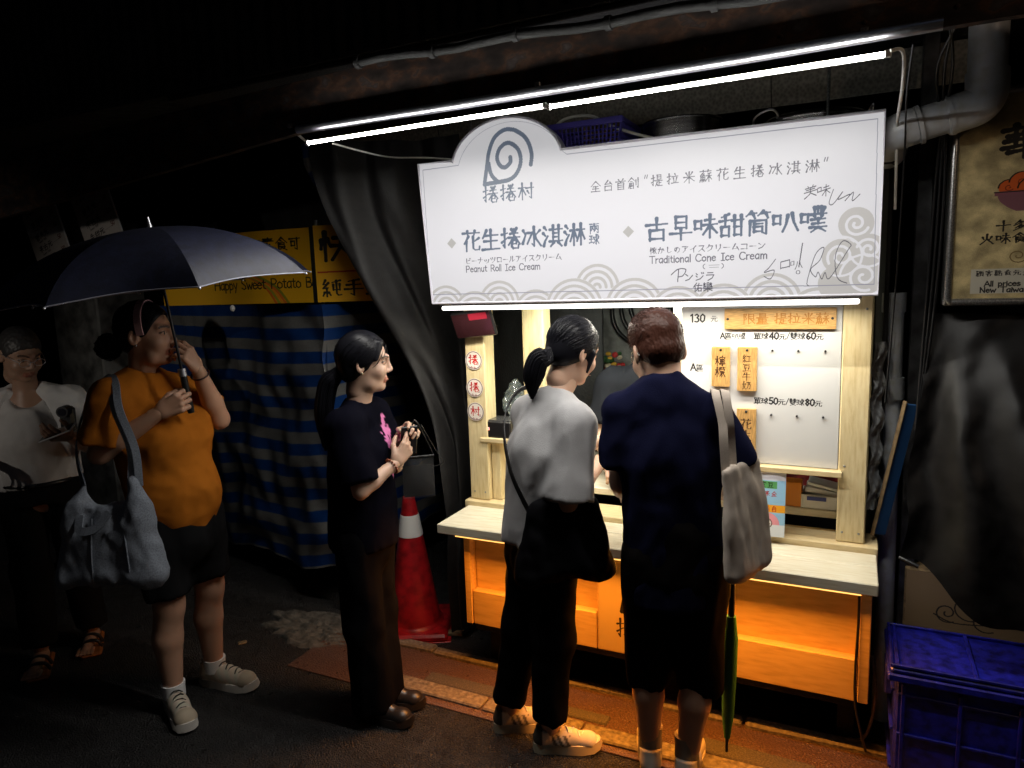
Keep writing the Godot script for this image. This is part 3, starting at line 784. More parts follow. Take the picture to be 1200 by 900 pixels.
# ---------------------------------------------------------------- the stall
func stall() -> void:
	var s := thing("ice_cream_stall", "pale wooden ice cream stall with white counter and glowing amber front panels", "stall", V(-0.74, 0, -2.9))
	# counter: front slab and the step the window frame stands on
	var planks := [[-2.455, -2.615], [-2.617, -2.735]]
	for q in planks:
		part(s, "counter_plank", MB.new().span(V(-1.58, 0.70, q[1]), V(0.10, 0.74, q[0]), 0.003), M.counter)
	part(s, "frame_sill", MB.new().span(V(-1.60, 0.70, -2.90), V(0.105, 0.762, -2.737), 0.003), M.wood)
	# front: recessed back panels, proud lower boards with a ledge, end boards, emblem panel
	part(s, "back_panel", MB.new().span(V(-1.50, 0.25, -2.67), V(-0.915, 0.70, -2.642), 0.002), M.ply)
	part(s, "back_panel", MB.new().span(V(-0.46, 0.25, -2.67), V(0.05, 0.70, -2.642), 0.002), M.ply)
	part(s, "lower_board", MB.new().span(V(-1.50, 0.235, -2.641), V(-0.917, 0.395, -2.60), 0.004), M.ply)
	part(s, "lower_board", MB.new().span(V(-0.458, 0.235, -2.641), V(0.05, 0.395, -2.60), 0.004), M.ply)
	part(s, "end_board", MB.new().span(V(-1.535, 0.235, -2.90), V(-1.503, 0.70, -2.595), 0.003), M.ply)
	part(s, "end_board", MB.new().span(V(0.053, 0.235, -2.90), V(0.088, 0.70, -2.595), 0.003), M.ply)
	var im := blank(384, 384, Color(0.80, 0.70, 0.50))
	emblem(im, Vector2(84, 42), 200, 15, Color(0.10, 0.08, 0.07))
	words(im, "捲捲村", Vector2(66, 256), 76, 8, Color(0.12, 0.09, 0.07), 1.05)
	var pm := print_mat(im, 0.45)
	part(s, "emblem_board", MB.new().span(V(-0.913, 0.235, -2.684), V(-0.462, 0.70, -2.60), 0.003), M.ply)
	var ef := MB.new()
	ef.face([V(-0.905, 0.243, -2.596), V(-0.47, 0.243, -2.596), V(-0.47, 0.692, -2.596), V(-0.905, 0.692, -2.596)], Vector3.BACK, [Vector2(0, 1), Vector2(1, 1), Vector2(1, 0), Vector2(0, 0)])
	part(s, "emblem_print", ef, pm, "emblem and name on the front panel")
	# legs and castors in the dark beneath
	for x in [-1.46, 0.02]:
		for z in [-2.76, -3.8]:
			part(s, "leg", MB.new().span(V(x - 0.03, 0.0, z - 0.03), V(x + 0.03, 0.26, z + 0.03), 0.003), M.black)
	part(s, "floor_board", MB.new().span(V(-1.50, 0.20, -4.0), V(0.05, 0.232, -2.62), 0.003), M.black)
	# posts: front corners, inner upright, back corners
	part(s, "post", MB.new().span(V(-1.582, 0.763, -2.862), V(-1.483, 2.1, -2.765), 0.004), M.wood_v, "front post with three round stickers")
	part(s, "post", MB.new().span(V(-0.035, 0.763, -2.862), V(0.060, 2.1, -2.765), 0.004), M.wood_v)
	part(s, "post", MB.new().span(V(-1.362, 0.763, -3.0), V(-1.258, 2.1, -2.91), 0.004), M.wood_v)
	part(s, "post", MB.new().span(V(-1.58, 0.2, -4.0), V(-1.49, 2.1, -3.91), 0.004), M.wood_v)
	part(s, "post", MB.new().span(V(0.0, 0.2, -4.0), V(0.09, 2.1, -3.91), 0.004), M.wood_v)
	part(s, "short_post", MB.new().span(V(-1.479, 0.763, -2.85), V(-1.435, 1.035, -2.79), 0.003), M.wood_v)
	part(s, "small_shelf", MB.new().span(V(-1.520, 1.037, -2.90), V(-1.36, 1.058, -2.758), 0.003), M.wood)
	# screw heads on the posts and sill
	var screw := MB.new().ball(Vector3.ZERO, V(0.0045, 0.0045, 0.002), 4, 10).mesh()
	for q in [[-1.56, 0.80], [-1.505, 0.80], [-1.56, 1.56], [-1.505, 1.56], [-0.015, 0.80], [0.04, 0.80], [-0.015, 1.05], [0.04, 1.62]]:
		var o := part(s, "screw", screw, M.alu)
		o.position = V(q[0], q[1], -2.7645) - s.position
	for x in [-1.45, -0.95, -0.45, 0.03]:
		var o := part(s, "screw", screw, M.alu)
		o.position = V(x, 0.732, -2.7365) - s.position
	# black lining of the inside
	part(s, "lining", MB.new().span(V(-1.60, 0.2, -4.04), V(-1.585, 2.1, -2.87), 0.002), M.black)
	part(s, "lining", MB.new().span(V(0.095, 0.2, -4.04), V(0.11, 2.1, -2.87), 0.002), M.black)
	part(s, "lining", MB.new().span(V(-1.585, 0.2, -2.885), V(-1.34, 0.70, -2.87), 0.002), M.black)
	part(s, "back_wall", MB.new().span(V(-1.56, 1.16, -4.04), V(0.08, 2.1, -4.02), 0.002), M.inner_wall)
	part(s, "back_wall", MB.new().span(V(-1.56, 0.2, -4.04), V(0.08, 1.158, -4.02), 0.002), M.black)
	part(s, "ceiling_board", MB.new().span(V(-1.60, 2.1, -4.04), V(0.11, 2.13, -2.70), 0.003), M.black)
	part(s, "inner_screen", MB.new().span(V(-1.48, 1.06, -3.35), V(-1.12, 2.09, -3.33), 0.002), M.black)
	# round stickers on the left post
	var names := ["捲", "捲", "村"]
	var ys := [1.412, 1.287, 1.177]
	for i in 3:
		var si := blank(160, 160, Color(0.90, 0.86, 0.82))
		ring(si, Vector2(80, 80), 72, 6, Color(0.28, 0.12, 0.12))
		glyph(si, names[i], Rect2(34, 34, 88, 84), 11, Color(0.72, 0.10, 0.10))
		ring(si, Vector2(120, 112), 8, 4, Color(0.45, 0.15, 0.15))
		spiral(si, Vector2(58, 138), 10, 4, Color(0.45, 0.15, 0.15), 1.2)
		spiral(si, Vector2(88, 141), 10, 4, Color(0.45, 0.15, 0.15), 1.2, PI, -1.0)
		var sb := MB.new()
		var pts := []
		var us := []
		for k in 28:
			var a := TAU * k / 28
			pts.append(V(-1.537 + cos(a) * 0.043, ys[i] + sin(a) * 0.043, -2.761))
			us.append(Vector2(0.5 + cos(a) * 0.5, 0.5 - sin(a) * 0.5))
		sb.face(pts, Vector3.BACK, us)
		part(s, "round_sticker", sb, print_mat(si, 0.4), "white round sticker with a red character")
	# warm strip under the counter's front lip: it lights the ledge, the panels and the ground
	var strip := part(s, "led_strip", MB.new().span(V(-1.50, 0.690, -2.481), V(0.05, 0.699, -2.469), 0.001), glow(1.0, 0.50, 0.12, 2.0))
	area(s, V(-0.725, 0.687, -2.475), V(0, -1, 0.9), Vector2(1.55, 0.014), Color(1.0, 0.60, 0.19), 3.1)
	# cold strips under the sign: over the counter and over the inside
	var t := thing("strip_light", "cold white strip light under the lower edge of the sign", "light", V(-0.8, 1.66, -2.62))
	part(t, "housing", MB.new().span(V(-1.60, 1.662, -2.635), V(0.02, 1.675, -2.595), 0.002), M.alu)
	part(t, "diffuser", MB.new().span(V(-1.595, 1.644, -2.63), V(0.015, 1.6615, -2.60), 0.005), glow(1.0, 0.98, 0.93, 3.0))
	area(t, V(-0.79, 1.641, -2.615), V(0, -1, 0.12), Vector2(1.60, 0.028), Color(1.0, 0.97, 0.90), 1.15)
	var t2 := thing("strip_light", "second thinner strip light behind the first, above the serving hatch", "light", V(-0.9, 1.64, -2.74))
	part(t2, "housing", MB.new().span(V(-1.22, 1.652, -2.80), V(-0.61, 1.664, -2.77), 0.002), M.alu)
	part(t2, "diffuser", MB.new().span(V(-1.215, 1.637, -2.797), V(-0.615, 1.6515, -2.773), 0.004), glow(0.95, 1.0, 0.90, 2.0))
	area(t2, V(-0.915, 1.634, -2.785), V(0, -1, -1.0), Vector2(0.6, 0.02), Color(0.98, 1.0, 0.93), 0.75)

# ---------------------------------------------------------------- the big sign, a light box
func signboard() -> void:
	var im := blank(1788, 745, Color(0.925, 0.92, 0.93))
	var ink := Color(0.42, 0.47, 0.54)
	var pale := Color(0.80, 0.79, 0.775)
	var thin := Color(0.42, 0.42, 0.46)
	var paper := Color(0.925, 0.92, 0.93)
	# wave pattern along the foot, back rows first
	var scales := [[805, 690, 92], [1449, 760, 104], [114, 760, 98], [374, 745, 96], [540, 790, 100], [255, 800, 110], [707, 775, 124], [953, 775, 118], [850, 800, 70], [1120, 800, 108], [1285, 800, 112], [1600, 810, 100], [-10, 790, 90]]
	for q in scales:
		disc(im, Vector2(q[0], q[1]), q[2], paper)
		var r: float = q[2]
		while r > 18:
			ring(im, Vector2(q[0], q[1]), r - 7, 12, pale, -PI, 0.0)
			r -= 24
	# curled clouds at the right
	for q in [[1712, 505, 54], [1668, 610, 58], [1752, 590, 50], [1740, 670, 70], [1660, 700, 60]]:
		disc(im, Vector2(q[0], q[1]), q[2], pale)
	for q in [[1712, 505, 54, 0.4], [1668, 610, 58, 2.6], [1752, 590, 50, 3.4], [1740, 680, 66, 1.2]]:
		spiral(im, Vector2(q[0], q[1]), q[2] * 0.72, 9, paper, 1.5, q[3])
		ring(im, Vector2(q[0], q[1]), q[2] + 7, 8, paper, q[3] + 2.0, q[3] + 5.6)
	# thin border, with the dome
	var bor := Color(0.60, 0.60, 0.66)
	stroke(im, [Vector2(28, 170), Vector2(40, 702), Vector2(1772, 706), Vector2(1764, 177), Vector2(690, 174)], 2.2, bor, false)
	stroke(im, [Vector2(28, 170), Vector2(204, 168)], 2.2, bor, false)
	var arc := []
	for k in 41:
		var a := PI * 0.93 - PI * 0.86 * k / 40
		arc.append(Vector2(440 + cos(a) * 243, 216 - sin(a) * 193))
	arc[0] = Vector2(204, 168); arc[40] = Vector2(690, 174)
	stroke(im, arc, 2.0, bor, false)
	emblem(im, Vector2(322, 46), 222, 17, ink)
	words(im, "捲捲村", Vector2(316, 264), 70, 8.0, ink, 1.15)
	words(im, "花生捲冰淇淋", Vector2(207, 438), 88, 12.5, ink, 1.055)
	words(im, "兩球", Vector2(776, 443), 42, 5.5, ink, 1.0, true, true)
	words(im, "ピーナッツロールアイスクリーム", Vector2(220, 552), 25, 3.4, thin, 1.18)
	words(im, "Peanut Roll Ice Cream", Vector2(219, 581), 38, 3.4, thin, 1.02)
	words(im, "全台首創", Vector2(785, 286), 42, 4.2, thin, 1.18)
	words(im, "提拉米蘇花生捲冰淇淋", Vector2(1022, 284), 43, 4.4, thin, 1.37)
	for x in [1000, 1612]:
		stroke(im, [Vector2(x, 282), Vector2(x - 3, 294)], 3, thin, false)
		stroke(im, [Vector2(x + 8, 282), Vector2(x + 5, 294)], 3, thin, false)
	words(im, "古早味甜筒叭噗", Vector2(999, 440), 86, 12.5, ink, 1.045)
	words(im, "懐かしのアイスクリームコーン", Vector2(1016, 548), 25, 3.4, thin, 1.19)
	words(im, "Traditional Cone Ice Cream", Vector2(1014, 577), 38, 3.4, thin, 1.02)
	for q in [[155, 486], [933, 484]]:
		for k in 22:
			im.fill_rect(Rect2i(q[0] - (22 - k), q[1] - k, 2 * (22 - k), 1), pale.darkened(0.06))
			im.fill_rect(Rect2i(q[0] - (22 - k), q[1] + k, 2 * (22 - k), 1), pale.darkened(0.06))
	# visitors' pen marks
	var pen := Color(0.30, 0.30, 0.34)
	words(im, "美味", Vector2(1548, 368), 42, 2.4, pen, 0.98, false, false, 0.25)
	stroke(im, curve2([Vector2(1640, 388), Vector2(1628, 430), Vector2(1640, 436), Vector2(1668, 398), Vector2(1655, 422), Vector2(1690, 408), Vector2(1676, 428), Vector2(1700, 402), Vector2(1698, 430), Vector2(1720, 410)]), 2.2, pen, false)
	stroke(im, curve2([Vector2(1462, 610), Vector2(1440, 640), Vector2(1425, 655), Vector2(1458, 648), Vector2(1446, 678), Vector2(1424, 668)]), 2.2, pen, false)
	words(im, "口叭", Vector2(1474, 610), 40, 2.2, pen, 0.9, false, false, 0.2)
	stroke(im, [Vector2(1548, 560), Vector2(1538, 640)], 2.6, pen, false)
	ring(im, Vector2(1536, 658), 6, 2, pen)
	stroke(im, curve2([Vector2(1572, 706), Vector2(1566, 690), Vector2(1590, 600), Vector2(1616, 578), Vector2(1604, 620), Vector2(1576, 650), Vector2(1592, 676), Vector2(1600, 660), Vector2(1612, 684), Vector2(1622, 662), Vector2(1636, 682), Vector2(1690, 590), Vector2(1698, 572), Vector2(1672, 560), Vector2(1652, 610), Vector2(1660, 680), Vector2(1690, 700)]), 2.2, pen, false)
	stroke(im, curve2([Vector2(1096, 652), Vector2(1122, 632), Vector2(1150, 634), Vector2(1140, 656), Vector2(1124, 660)]), 3.0, pen, false)
	stroke(im, curve2([Vector2(1124, 634), Vector2(1120, 678)]), 3.0, pen, false)
	words(im, "ンジラ", Vector2(1146, 646), 32, 2.8, pen, 1.2, false)
	words(im, "佑樂", Vector2(1176, 684), 34, 2.8, pen, 1.1, false)
	ring(im, Vector2(1222, 626), 9, 2, pen, PI * 0.6, PI * 1.4)
	stroke(im, [Vector2(1234, 622), Vector2(1270, 622)], 2, pen, false)
	stroke(im, [Vector2(1236, 630), Vector2(1268, 630)], 2, pen, false)
	ring(im, Vector2(1276, 626), 9, 2, pen, -PI * 0.4, PI * 0.4)
	var t := thing("stall_sign", "long white light-box sign with spiral emblem on a rounded dome", "sign", V(-0.79, 1.675, -2.6))
	var poly := PackedVector2Array()
	poly.append(Vector2(-1.606, 1.676)); poly.append(Vector2(0.066, 1.676)); poly.append(Vector2(0.066, 2.240)); poly.append(Vector2(-1.010, 2.240))
	for k in 31:
		var a := PI * 0.06 + PI * 0.88 * k / 30
		poly.append(Vector2(-1.245 + cos(a) * 0.241, 2.205 + sin(a) * 0.180))
	poly.append(Vector2(-1.488, 2.246)); poly.append(Vector2(-1.644, 2.250))
	part(t, "case", MB.new().prism(poly, 0.06, Transform3D(Basis.IDENTITY, V(0, 0, -2.615))), M.frame_white)
	var fm := print_mat(im, 0.35, 0.52)
	fm.albedo_color = Color(0.66, 0.66, 0.68)
	var fc := MB.new()
	var tr := Geometry2D.triangulate_polygon(poly)
	for p in poly: fc.vert(V(p.x, p.y, -2.5515), Vector3.BACK, Vector2((p.x + 1.65) / 1.71923, (2.388 - p.y) / 0.71635))
	for i in range(0, tr.size(), 3): fc.tri(tr[i], tr[i + 1], tr[i + 2])
	part(t, "lit_face", fc, fm, "backlit white face with grey lettering")
	var rim := []
	for p in poly: rim.append(V(p.x, p.y, -2.5525))
	rim.append(rim[0])
	part(t, "trim", MB.new().tube(rim, 0.0055, 6), M.frame_white)
	for x in [-1.45, -0.1]:
		part(t, "hanger", MB.new().tube([V(x, 2.10, -2.62), V(x, 2.42, -2.66)], 0.006, 6), M.alu)
	area(t, V(-0.79, 1.955, -2.546), V(0, 0, 1), Vector2(1.6, 0.5), Color(0.97, 0.97, 1.0), 0.10)

# ---------------------------------------------------------------- price board
func menu_board() -> void:
	var t := thing("price_board", "white price board with wooden flavour plaques beside the right post", "board", V(-0.32, 1.03, -2.79))
	var im := blank(810, 868, Color(0.83, 0.83, 0.825))
	var k := Color(0.06, 0.06, 0.07)
	words(im, "130", Vector2(44, 60), 62, 7.5, k, 1.05)
	words(im, "元", Vector2(154, 74), 36, 4.2, Color(0.25, 0.25, 0.27))
	var x := words(im, "A", Vector2(203, 163), 44, 6.0, k, 0.95)
	words(im, "區叭噗", Vector2(x, 167), 35, 4.6, k, 1.02)
	x = words(im, "單球", Vector2(376, 166), 36, 5.0, k, 1.02)
	x = words(im, "40", Vector2(x + 2, 160), 50, 7.0, k, 0.98)
	x = words(im, "元", Vector2(x, 170), 34, 4.6, k, 1.0)
	x = words(im, "/", Vector2(x, 160), 48, 3.6, k)
	x = words(im, "雙球", Vector2(x, 166), 36, 5.0, k, 1.02)
	x = words(im, "60", Vector2(x + 2, 160), 50, 7.0, k, 0.98)
	words(im, "元", Vector2(x, 170), 34, 4.6, k, 1.0)
	x = words(im, "A", Vector2(46, 332), 52, 7.0, k, 1.0)
	words(im, "區", Vector2(x, 340), 38, 5.0, k)
	x = words(im, "單球", Vector2(381, 509), 36, 5.0, k, 1.02)
	x = words(im, "50", Vector2(x + 2, 503), 50, 7.0, k, 0.98)
	x = words(im, "元", Vector2(x, 513), 34, 4.6, k, 1.0)
	x = words(im, "/", Vector2(x, 503), 48, 3.6, k)
	x = words(im, "雙球", Vector2(x, 509), 36, 5.0, k, 1.02)
	x = words(im, "80", Vector2(x + 2, 503), 50, 7.0, k, 0.98)
	words(im, "元", Vector2(x, 513), 34, 4.6, k, 1.0)
	part(t, "board", MB.new().span(V(-0.608, 1.035, -2.80), V(-0.037, 1.66, -2.774), 0.002), M.white)
	var f := MB.new()
	f.face([V(-0.605, 1.037, -2.770), V(-0.038, 1.037, -2.770), V(-0.038, 1.655, -2.770), V(-0.605, 1.655, -2.770)], Vector3.BACK, [Vector2(0, 0.997), Vector2(0.98, 0.997), Vector2(0.98, 0), Vector2(0, 0)])
	part(t, "printed_sheet", f, print_mat(im, 0.4))
	part(t, "ledge", MB.new().span(V(-0.612, 1.012, -2.83), V(-0.020, 1.034, -2.735), 0.003), M.wood)
	part(t, "back_frame", MB.new().span(V(-0.645, 0.763, -2.86), V(-0.610, 2.09, -2.80), 0.003), M.wood_v)
	# plaques
	var gold := Color(0.62, 0.40, 0.12)
	var brown := Color(0.22, 0.11, 0.05)
	var list := [["限量 提拉米蘇", -0.442, 1.550, -0.056, 1.628, gold, false], ["檸檬", -0.488, 1.330, -0.420, 1.484, brown, true], ["紅豆牛奶", -0.393, 1.316, -0.322, 1.484, brown, true], ["花生", -0.393, 1.075, -0.322, 1.250, brown, true], ["米", -0.488, 1.075, -0.420, 1.250, brown, true]]
	for q in list:
		var wpx := int((q[3] - q[1]) * 1800)
		var hpx := int((q[4] - q[2]) * 1800)
		var pi := blank(wpx, hpx, Color(0.855, 0.665, 0.40))
		var gn := fnoise(int(hpx) + 31, 1.0, 3)
		for yy in hpx:
			for xx in wpx:
				var nn: float = gn.get_noise_2d(xx * 0.012, yy * 0.16) if not q[6] else gn.get_noise_2d(xx * 0.16, yy * 0.012)
				pi.set_pixel(xx, yy, Color(0.855, 0.665, 0.40).darkened(clampf(0.12 + nn * 0.22, 0.0, 0.4)))
		if q[6]: words(pi, q[0], Vector2(wpx * (0.27 if q[0].length() > 2 else 0.2), hpx * (0.16 if q[0].length() > 2 else 0.22)), wpx * (0.46 if q[0].length() > 2 else 0.6), 6.5 if q[0].length() > 2 else 9, q[5], 1.06, true, true)
		else: words(pi, q[0], Vector2(wpx * 0.175, hpx * 0.22), hpx * 0.56, 9, q[5], 1.08)
		var pl := part(t, "plaque", MB.new().span(V(q[1], q[2], -2.769), V(q[3], q[4], -2.752), 0.003), M.plaque)
		var pf := MB.new()
		pf.face([V(q[1] + 0.002, q[2] + 0.002, -2.7505), V(q[3] - 0.002, q[2] + 0.002, -2.7505), V(q[3] - 0.002, q[4] - 0.002, -2.7505), V(q[1] + 0.002, q[4] - 0.002, -2.7505)], Vector3.BACK, [Vector2(0, 1), Vector2(1, 1), Vector2(1, 0), Vector2(0, 0)])
		part(pl, "carved_face", pf, print_mat(pi, 0.4))
		var xs := [(q[1] + q[3]) * 0.5] if q[6] else [q[1] + 0.013, q[3] - 0.013]
		for sx in xs:
			var sy: float = q[4] - 0.012 if q[6] else (q[2] + q[4]) * 0.5
			part(pl, "screw", MB.new().ball(V(sx, sy, -2.750), V(0.005, 0.005, 0.003), 5, 10), M.black_plastic)
	var peg := MB.new().lathe([Vector2(0.0, 0.012), Vector2(0.003, 0.0115), Vector2(0.0042, 0.009), Vector2(0.0042, 0.0)], 8, Transform3D(Basis(Vector3.RIGHT, PI / 2), Vector3.ZERO)).mesh()
	for px in [-0.27, -0.18, -0.09]:
		for py in [1.470, 1.227]:
			var o := part(t, "peg", peg, M.black_plastic)
			o.position = V(px, py, -2.772) - t.position
# ---------------------------------------------------------------- awning edge, tube lamps, rail
func awning() -> void:
	var a := thing("awning_beam", "rust-stained dark steel awning beam running above the sign", "awning", V(-2, 2.4, -2.5))
	var poly := PackedVector2Array([Vector2(-9.0, 1.75), Vector2(-3.8, 2.15), Vector2(-1.87, 2.327), Vector2(1.2, 2.335), Vector2(1.2, 2.468), Vector2(-0.23, 2.472), Vector2(-1.54, 2.515), Vector2(-3.72, 2.448), Vector2(-9.0, 2.3)])
	part(a, "fascia_plate", MB.new().prism(poly, 0.03, Transform3D(Basis.IDENTITY, V(0, 0, -2.135))), M.rust)
	part(a, "roof_sheet", MB.new().span(V(-9, 2.565, -2.76), V(1.2, 2.585, -2.14), 0.003), M.dark_wall)
	for i in 4:
		part(a, "soffit_sheet", MB.new().sheet(2, 8, func(u: float, v: float): return V(-2.60 + i * 0.76 + u * 0.757, 2.538 - v * 0.135 + 0.004 * sin(v * 9.0), -3.03 - v * 0.05 - i % 2 * 0.002)), M.galv)
	part(a, "inner_ceiling", MB.new().span(V(-2.6, 2.545, -4.5), V(0.62, 2.56, -2.15), 0.003), M.black)
	var pts := []
	for i in 24: pts.append(V(-1.57 + i * 0.10, 2.522 - i * 0.0032 + 0.006 * sin(i * 1.3), -2.09))
	var c := part(a, "conduit", MB.new().tube(pts, 0.016, 8), M.black)
	for i in 8:
		part(c, "clip", MB.new().tube([pts[i * 3] - V(0.009, 0, 0), pts[i * 3] + V(0.009, 0, 0)], 0.021, 10), M.black)
	for i in 12:
		part(a, "rivet", MB.new().ball(V(-1.8 + i * 0.20, 2.375, -2.1035), V(0.006, 0.006, 0.004), 4, 8), M.rust)
	# bright round rail along the beam's foot
	var rl := thing("metal_rail", "shiny round metal rail along the foot of the awning beam", "rail", V(-1, 2.42, -2.42))
	part(rl, "pipe", MB.new().tube([V(-1.86, 2.332, -2.088), V(-1.2, 2.329, -2.086), V(-0.3, 2.330, -2.086), V(0.17, 2.335, -2.086)], 0.015, 14), mat(0.42, 0.43, 0.47, 0.36, 1.0))
	for x in [-1.9, -0.9, 0.0]:
		part(rl, "bracket", MB.new().box(V(x, 2.352, -2.094), V(0.018, 0.014, 0.014), 0.002), M.alu)
	# two tube lamps end to end
	var ends := [[-1.785, -0.860, "left"], [-0.847, 0.052, "right"]]
	var say := ["lit white tube lamp above the black curtain and the sign's dome", "lit white tube lamp above the long straight part of the sign"]
	for i in 2:
		var e: Array = ends[i]
		var t := thing("tube_lamp", say[i], "lamp", V((e[0] + e[1]) * 0.5, 2.28, -2.05), "tube lamps under the awning")
		part(t, "tube", MB.new().tube([V(e[0], 2.271, -2.05), V(e[1], 2.277, -2.05)], 0.0055, 12), glow(1.0, 0.985, 0.93, 55.0))
		part(t, "batten", MB.new().box(V((e[0] + e[1]) * 0.5, 2.275, -2.0610), V(e[1] - e[0] + 0.02, 0.010, 0.008), 0.002), M.white_plastic)
		for s in [0, 1]:
			part(t, "end_cap", MB.new().tube([V(e[s] - 0.005, 2.271 + 0.006 * s, -2.05), V(e[s] + 0.005, 2.271 + 0.006 * s, -2.05)], 0.009, 12), M.white_plastic)
		area(t, V((e[0] + e[1]) * 0.5, 2.2646, -2.05), V(0, -1, 0.0), Vector2(e[1] - e[0] - 0.02, 0.004), Color(1.0, 0.985, 0.955), 0.95)
	# cables
	var wm: Material = M.cable_white
	single("white_cable", "white cable hanging from the tube lamp behind the drain pipe", "cable", MB.new().tube(curve([V(0.060, 2.285, -2.06), V(0.088, 2.285, -2.09), V(0.097, 2.24, -2.25), V(0.100, 2.20, -2.55), V(0.104, 2.12, -2.62), V(0.11, 1.95, -2.70)]), 0.0045, 8), wm)
	single("thin_cable", "thin white cable sagging from the curtain corner to the sign's dome", "cable", MB.new().tube(curve([V(-1.73, 2.275, -2.12), V(-1.74, 2.275, -2.35), V(-1.8, 2.30, -2.6), V(-1.66, 2.29, -2.64), V(-1.52, 2.27, -2.66)]), 0.0035, 6), wm)
	single("looped_cable", "white cable looping over the purple basket behind the sign", "cable", MB.new().tube(curve([V(-1.12, 2.33, -2.70), V(-1.06, 2.385, -2.72), V(-0.96, 2.39, -2.74), V(-0.88, 2.345, -2.74), V(-0.78, 2.30, -2.72), V(-0.70, 2.27, -2.70)]), 0.006, 8), wm)
	single("support_wire", "thin dark wire hanging down at the right end of the awning beam", "wire", MB.new().tube(curve([V(0.115, 2.33, -2.2), V(0.117, 2.25, -2.45), V(0.125, 2.1, -2.6), V(0.12, 1.7, -2.66), V(0.105, 1.3, -2.7)]), 0.003, 5), M.black_plastic)

# ---------------------------------------------------------------- things kept on top, behind the sign
func on_the_roof_shelf() -> void:
	var purple := mat(0.10, 0.08, 0.52, 0.4)
	var b := thing("plastic_basket", "purple-blue perforated plastic basket on top of the stall behind the sign", "basket", V(-0.98, 2.131, -2.83))
	var lo := Vector2(-1.11, -0.86)
	var hi := Vector2(-1.145, -0.815)
	part(b, "rim", MB.new().span(V(hi.x, 2.345, -2.715), V(hi.y, 2.368, -2.698), 0.003).span(V(hi.x, 2.345, -2.965), V(hi.y, 2.368, -2.948), 0.003).span(V(hi.x, 2.346, -2.947), V(hi.x + 0.017, 2.367, -2.716), 0.003).span(V(hi.y - 0.017, 2.346, -2.947), V(hi.y, 2.367, -2.716), 0.003), purple)
	part(b, "floor", MB.new().span(V(lo.x, 2.133, -2.94), V(lo.y, 2.141, -2.72), 0.002), purple)
	var lat := MB.new()
	for k in 19:
		var f := k / 18.0
		lat.tube([V(lerpf(lo.x, lo.y, f), 2.135, -2.722), V(lerpf(hi.x + 0.01, hi.y - 0.01, f), 2.346, -2.708)], 0.0036, 4)
		lat.tube([V(lerpf(lo.x, lo.y, f), 2.135, -2.938), V(lerpf(hi.x + 0.01, hi.y - 0.01, f), 2.346, -2.955)], 0.0036, 4)
	for k in 13:
		var z := lerpf(-2.94, -2.72, k / 12.0)
		lat.tube([V(lo.x, 2.135, z), V(hi.x + 0.008, 2.346, z)], 0.0036, 4).tube([V(lo.y, 2.135, z), V(hi.y - 0.008, 2.346, z)], 0.0036, 4)
	for k in 12:
		var f := k / 12.0
		var y := lerpf(2.14, 2.346, f)
		var x0 := lerpf(lo.x, hi.x + 0.008, f)
		var x1 := lerpf(lo.y, hi.y - 0.008, f)
		lat.tube([V(x0, y, -2.72), V(x1, y, -2.72)], 0.0036, 4).tube([V(x0, y, -2.94), V(x1, y, -2.94)], 0.0036, 4).tube([V(x0, y, -2.94), V(x0, y, -2.72)], 0.0036, 4).tube([V(x1, y, -2.94), V(x1, y, -2.72)], 0.0036, 4)
	part(b, "lattice", lat, purple)
	single("small_carton", "small brown carton lying in the purple basket", "box", MB.new().box(V(-0.94, 2.265, -2.84), V(0.15, 0.24, 0.15), 0.003, Basis(Vector3.UP, 0.3)), M.brown_card)
	single("cardboard_box", "tan cardboard box peeking out left of the sign's dome", "box", MB.new().span(V(-1.625, 2.131, -2.95), V(-1.50, 2.39, -2.78), 0.003), M.brown_card)
	single("upright_carton", "brown carton standing between the basket and the steel pot", "box", MB.new().span(V(-0.80, 2.131, -3.12), V(-0.70, 2.40, -2.99), 0.003), M.brown_card)
	var p := thing("steel_pot", "wide brushed steel pot standing behind the middle of the sign", "pot", V(-0.63, 2.131, -2.88))
	part(p, "wall", MB.new().lathe([Vector2(0.0, 0.004), Vector2(0.145, 0.004), Vector2(0.15, 0.01), Vector2(0.15, 0.205), Vector2(0.155, 0.21), Vector2(0.155, 0.216), Vector2(0.147, 0.216), Vector2(0.145, 0.2), Vector2(0.145, 0.02), Vector2(0, 0.018)], 40, Transform3D(Basis.IDENTITY, V(-0.63, 2.131, -2.88))), M.steel)
	var l := thing("lidded_pot", "low steel pot with a lid and wire handle behind the sign's right part", "pot", V(-0.15, 2.131, -2.86))
	part(l, "wall", MB.new().lathe([Vector2(0.0, 0.004), Vector2(0.165, 0.004), Vector2(0.172, 0.012), Vector2(0.172, 0.15), Vector2(0.176, 0.155)], 40, Transform3D(Basis.IDENTITY, V(-0.15, 2.131, -2.86))), M.steel)
	part(l, "lid", MB.new().lathe([Vector2(0.178, 0.152), Vector2(0.180, 0.160), Vector2(0.165, 0.171), Vector2(0.09, 0.182), Vector2(0.0, 0.186)], 40, Transform3D(Basis.IDENTITY, V(-0.15, 2.131, -2.86))), M.steel)
	part(l, "handle", MB.new().tube(curve([V(-0.315, 2.27, -2.80), V(-0.345, 2.275, -2.76), V(-0.335, 2.30, -2.71), V(-0.285, 2.315, -2.69), V(-0.262, 2.30, -2.71), V(-0.275, 2.275, -2.76)]), 0.0045, 8), M.chrome)
	part(l, "handle", MB.new().tube(curve([V(0.005, 2.27, -2.79), V(0.03, 2.28, -2.75), V(0.035, 2.30, -2.73), V(0.02, 2.28, -2.76)]), 0.0045, 8), M.chrome)

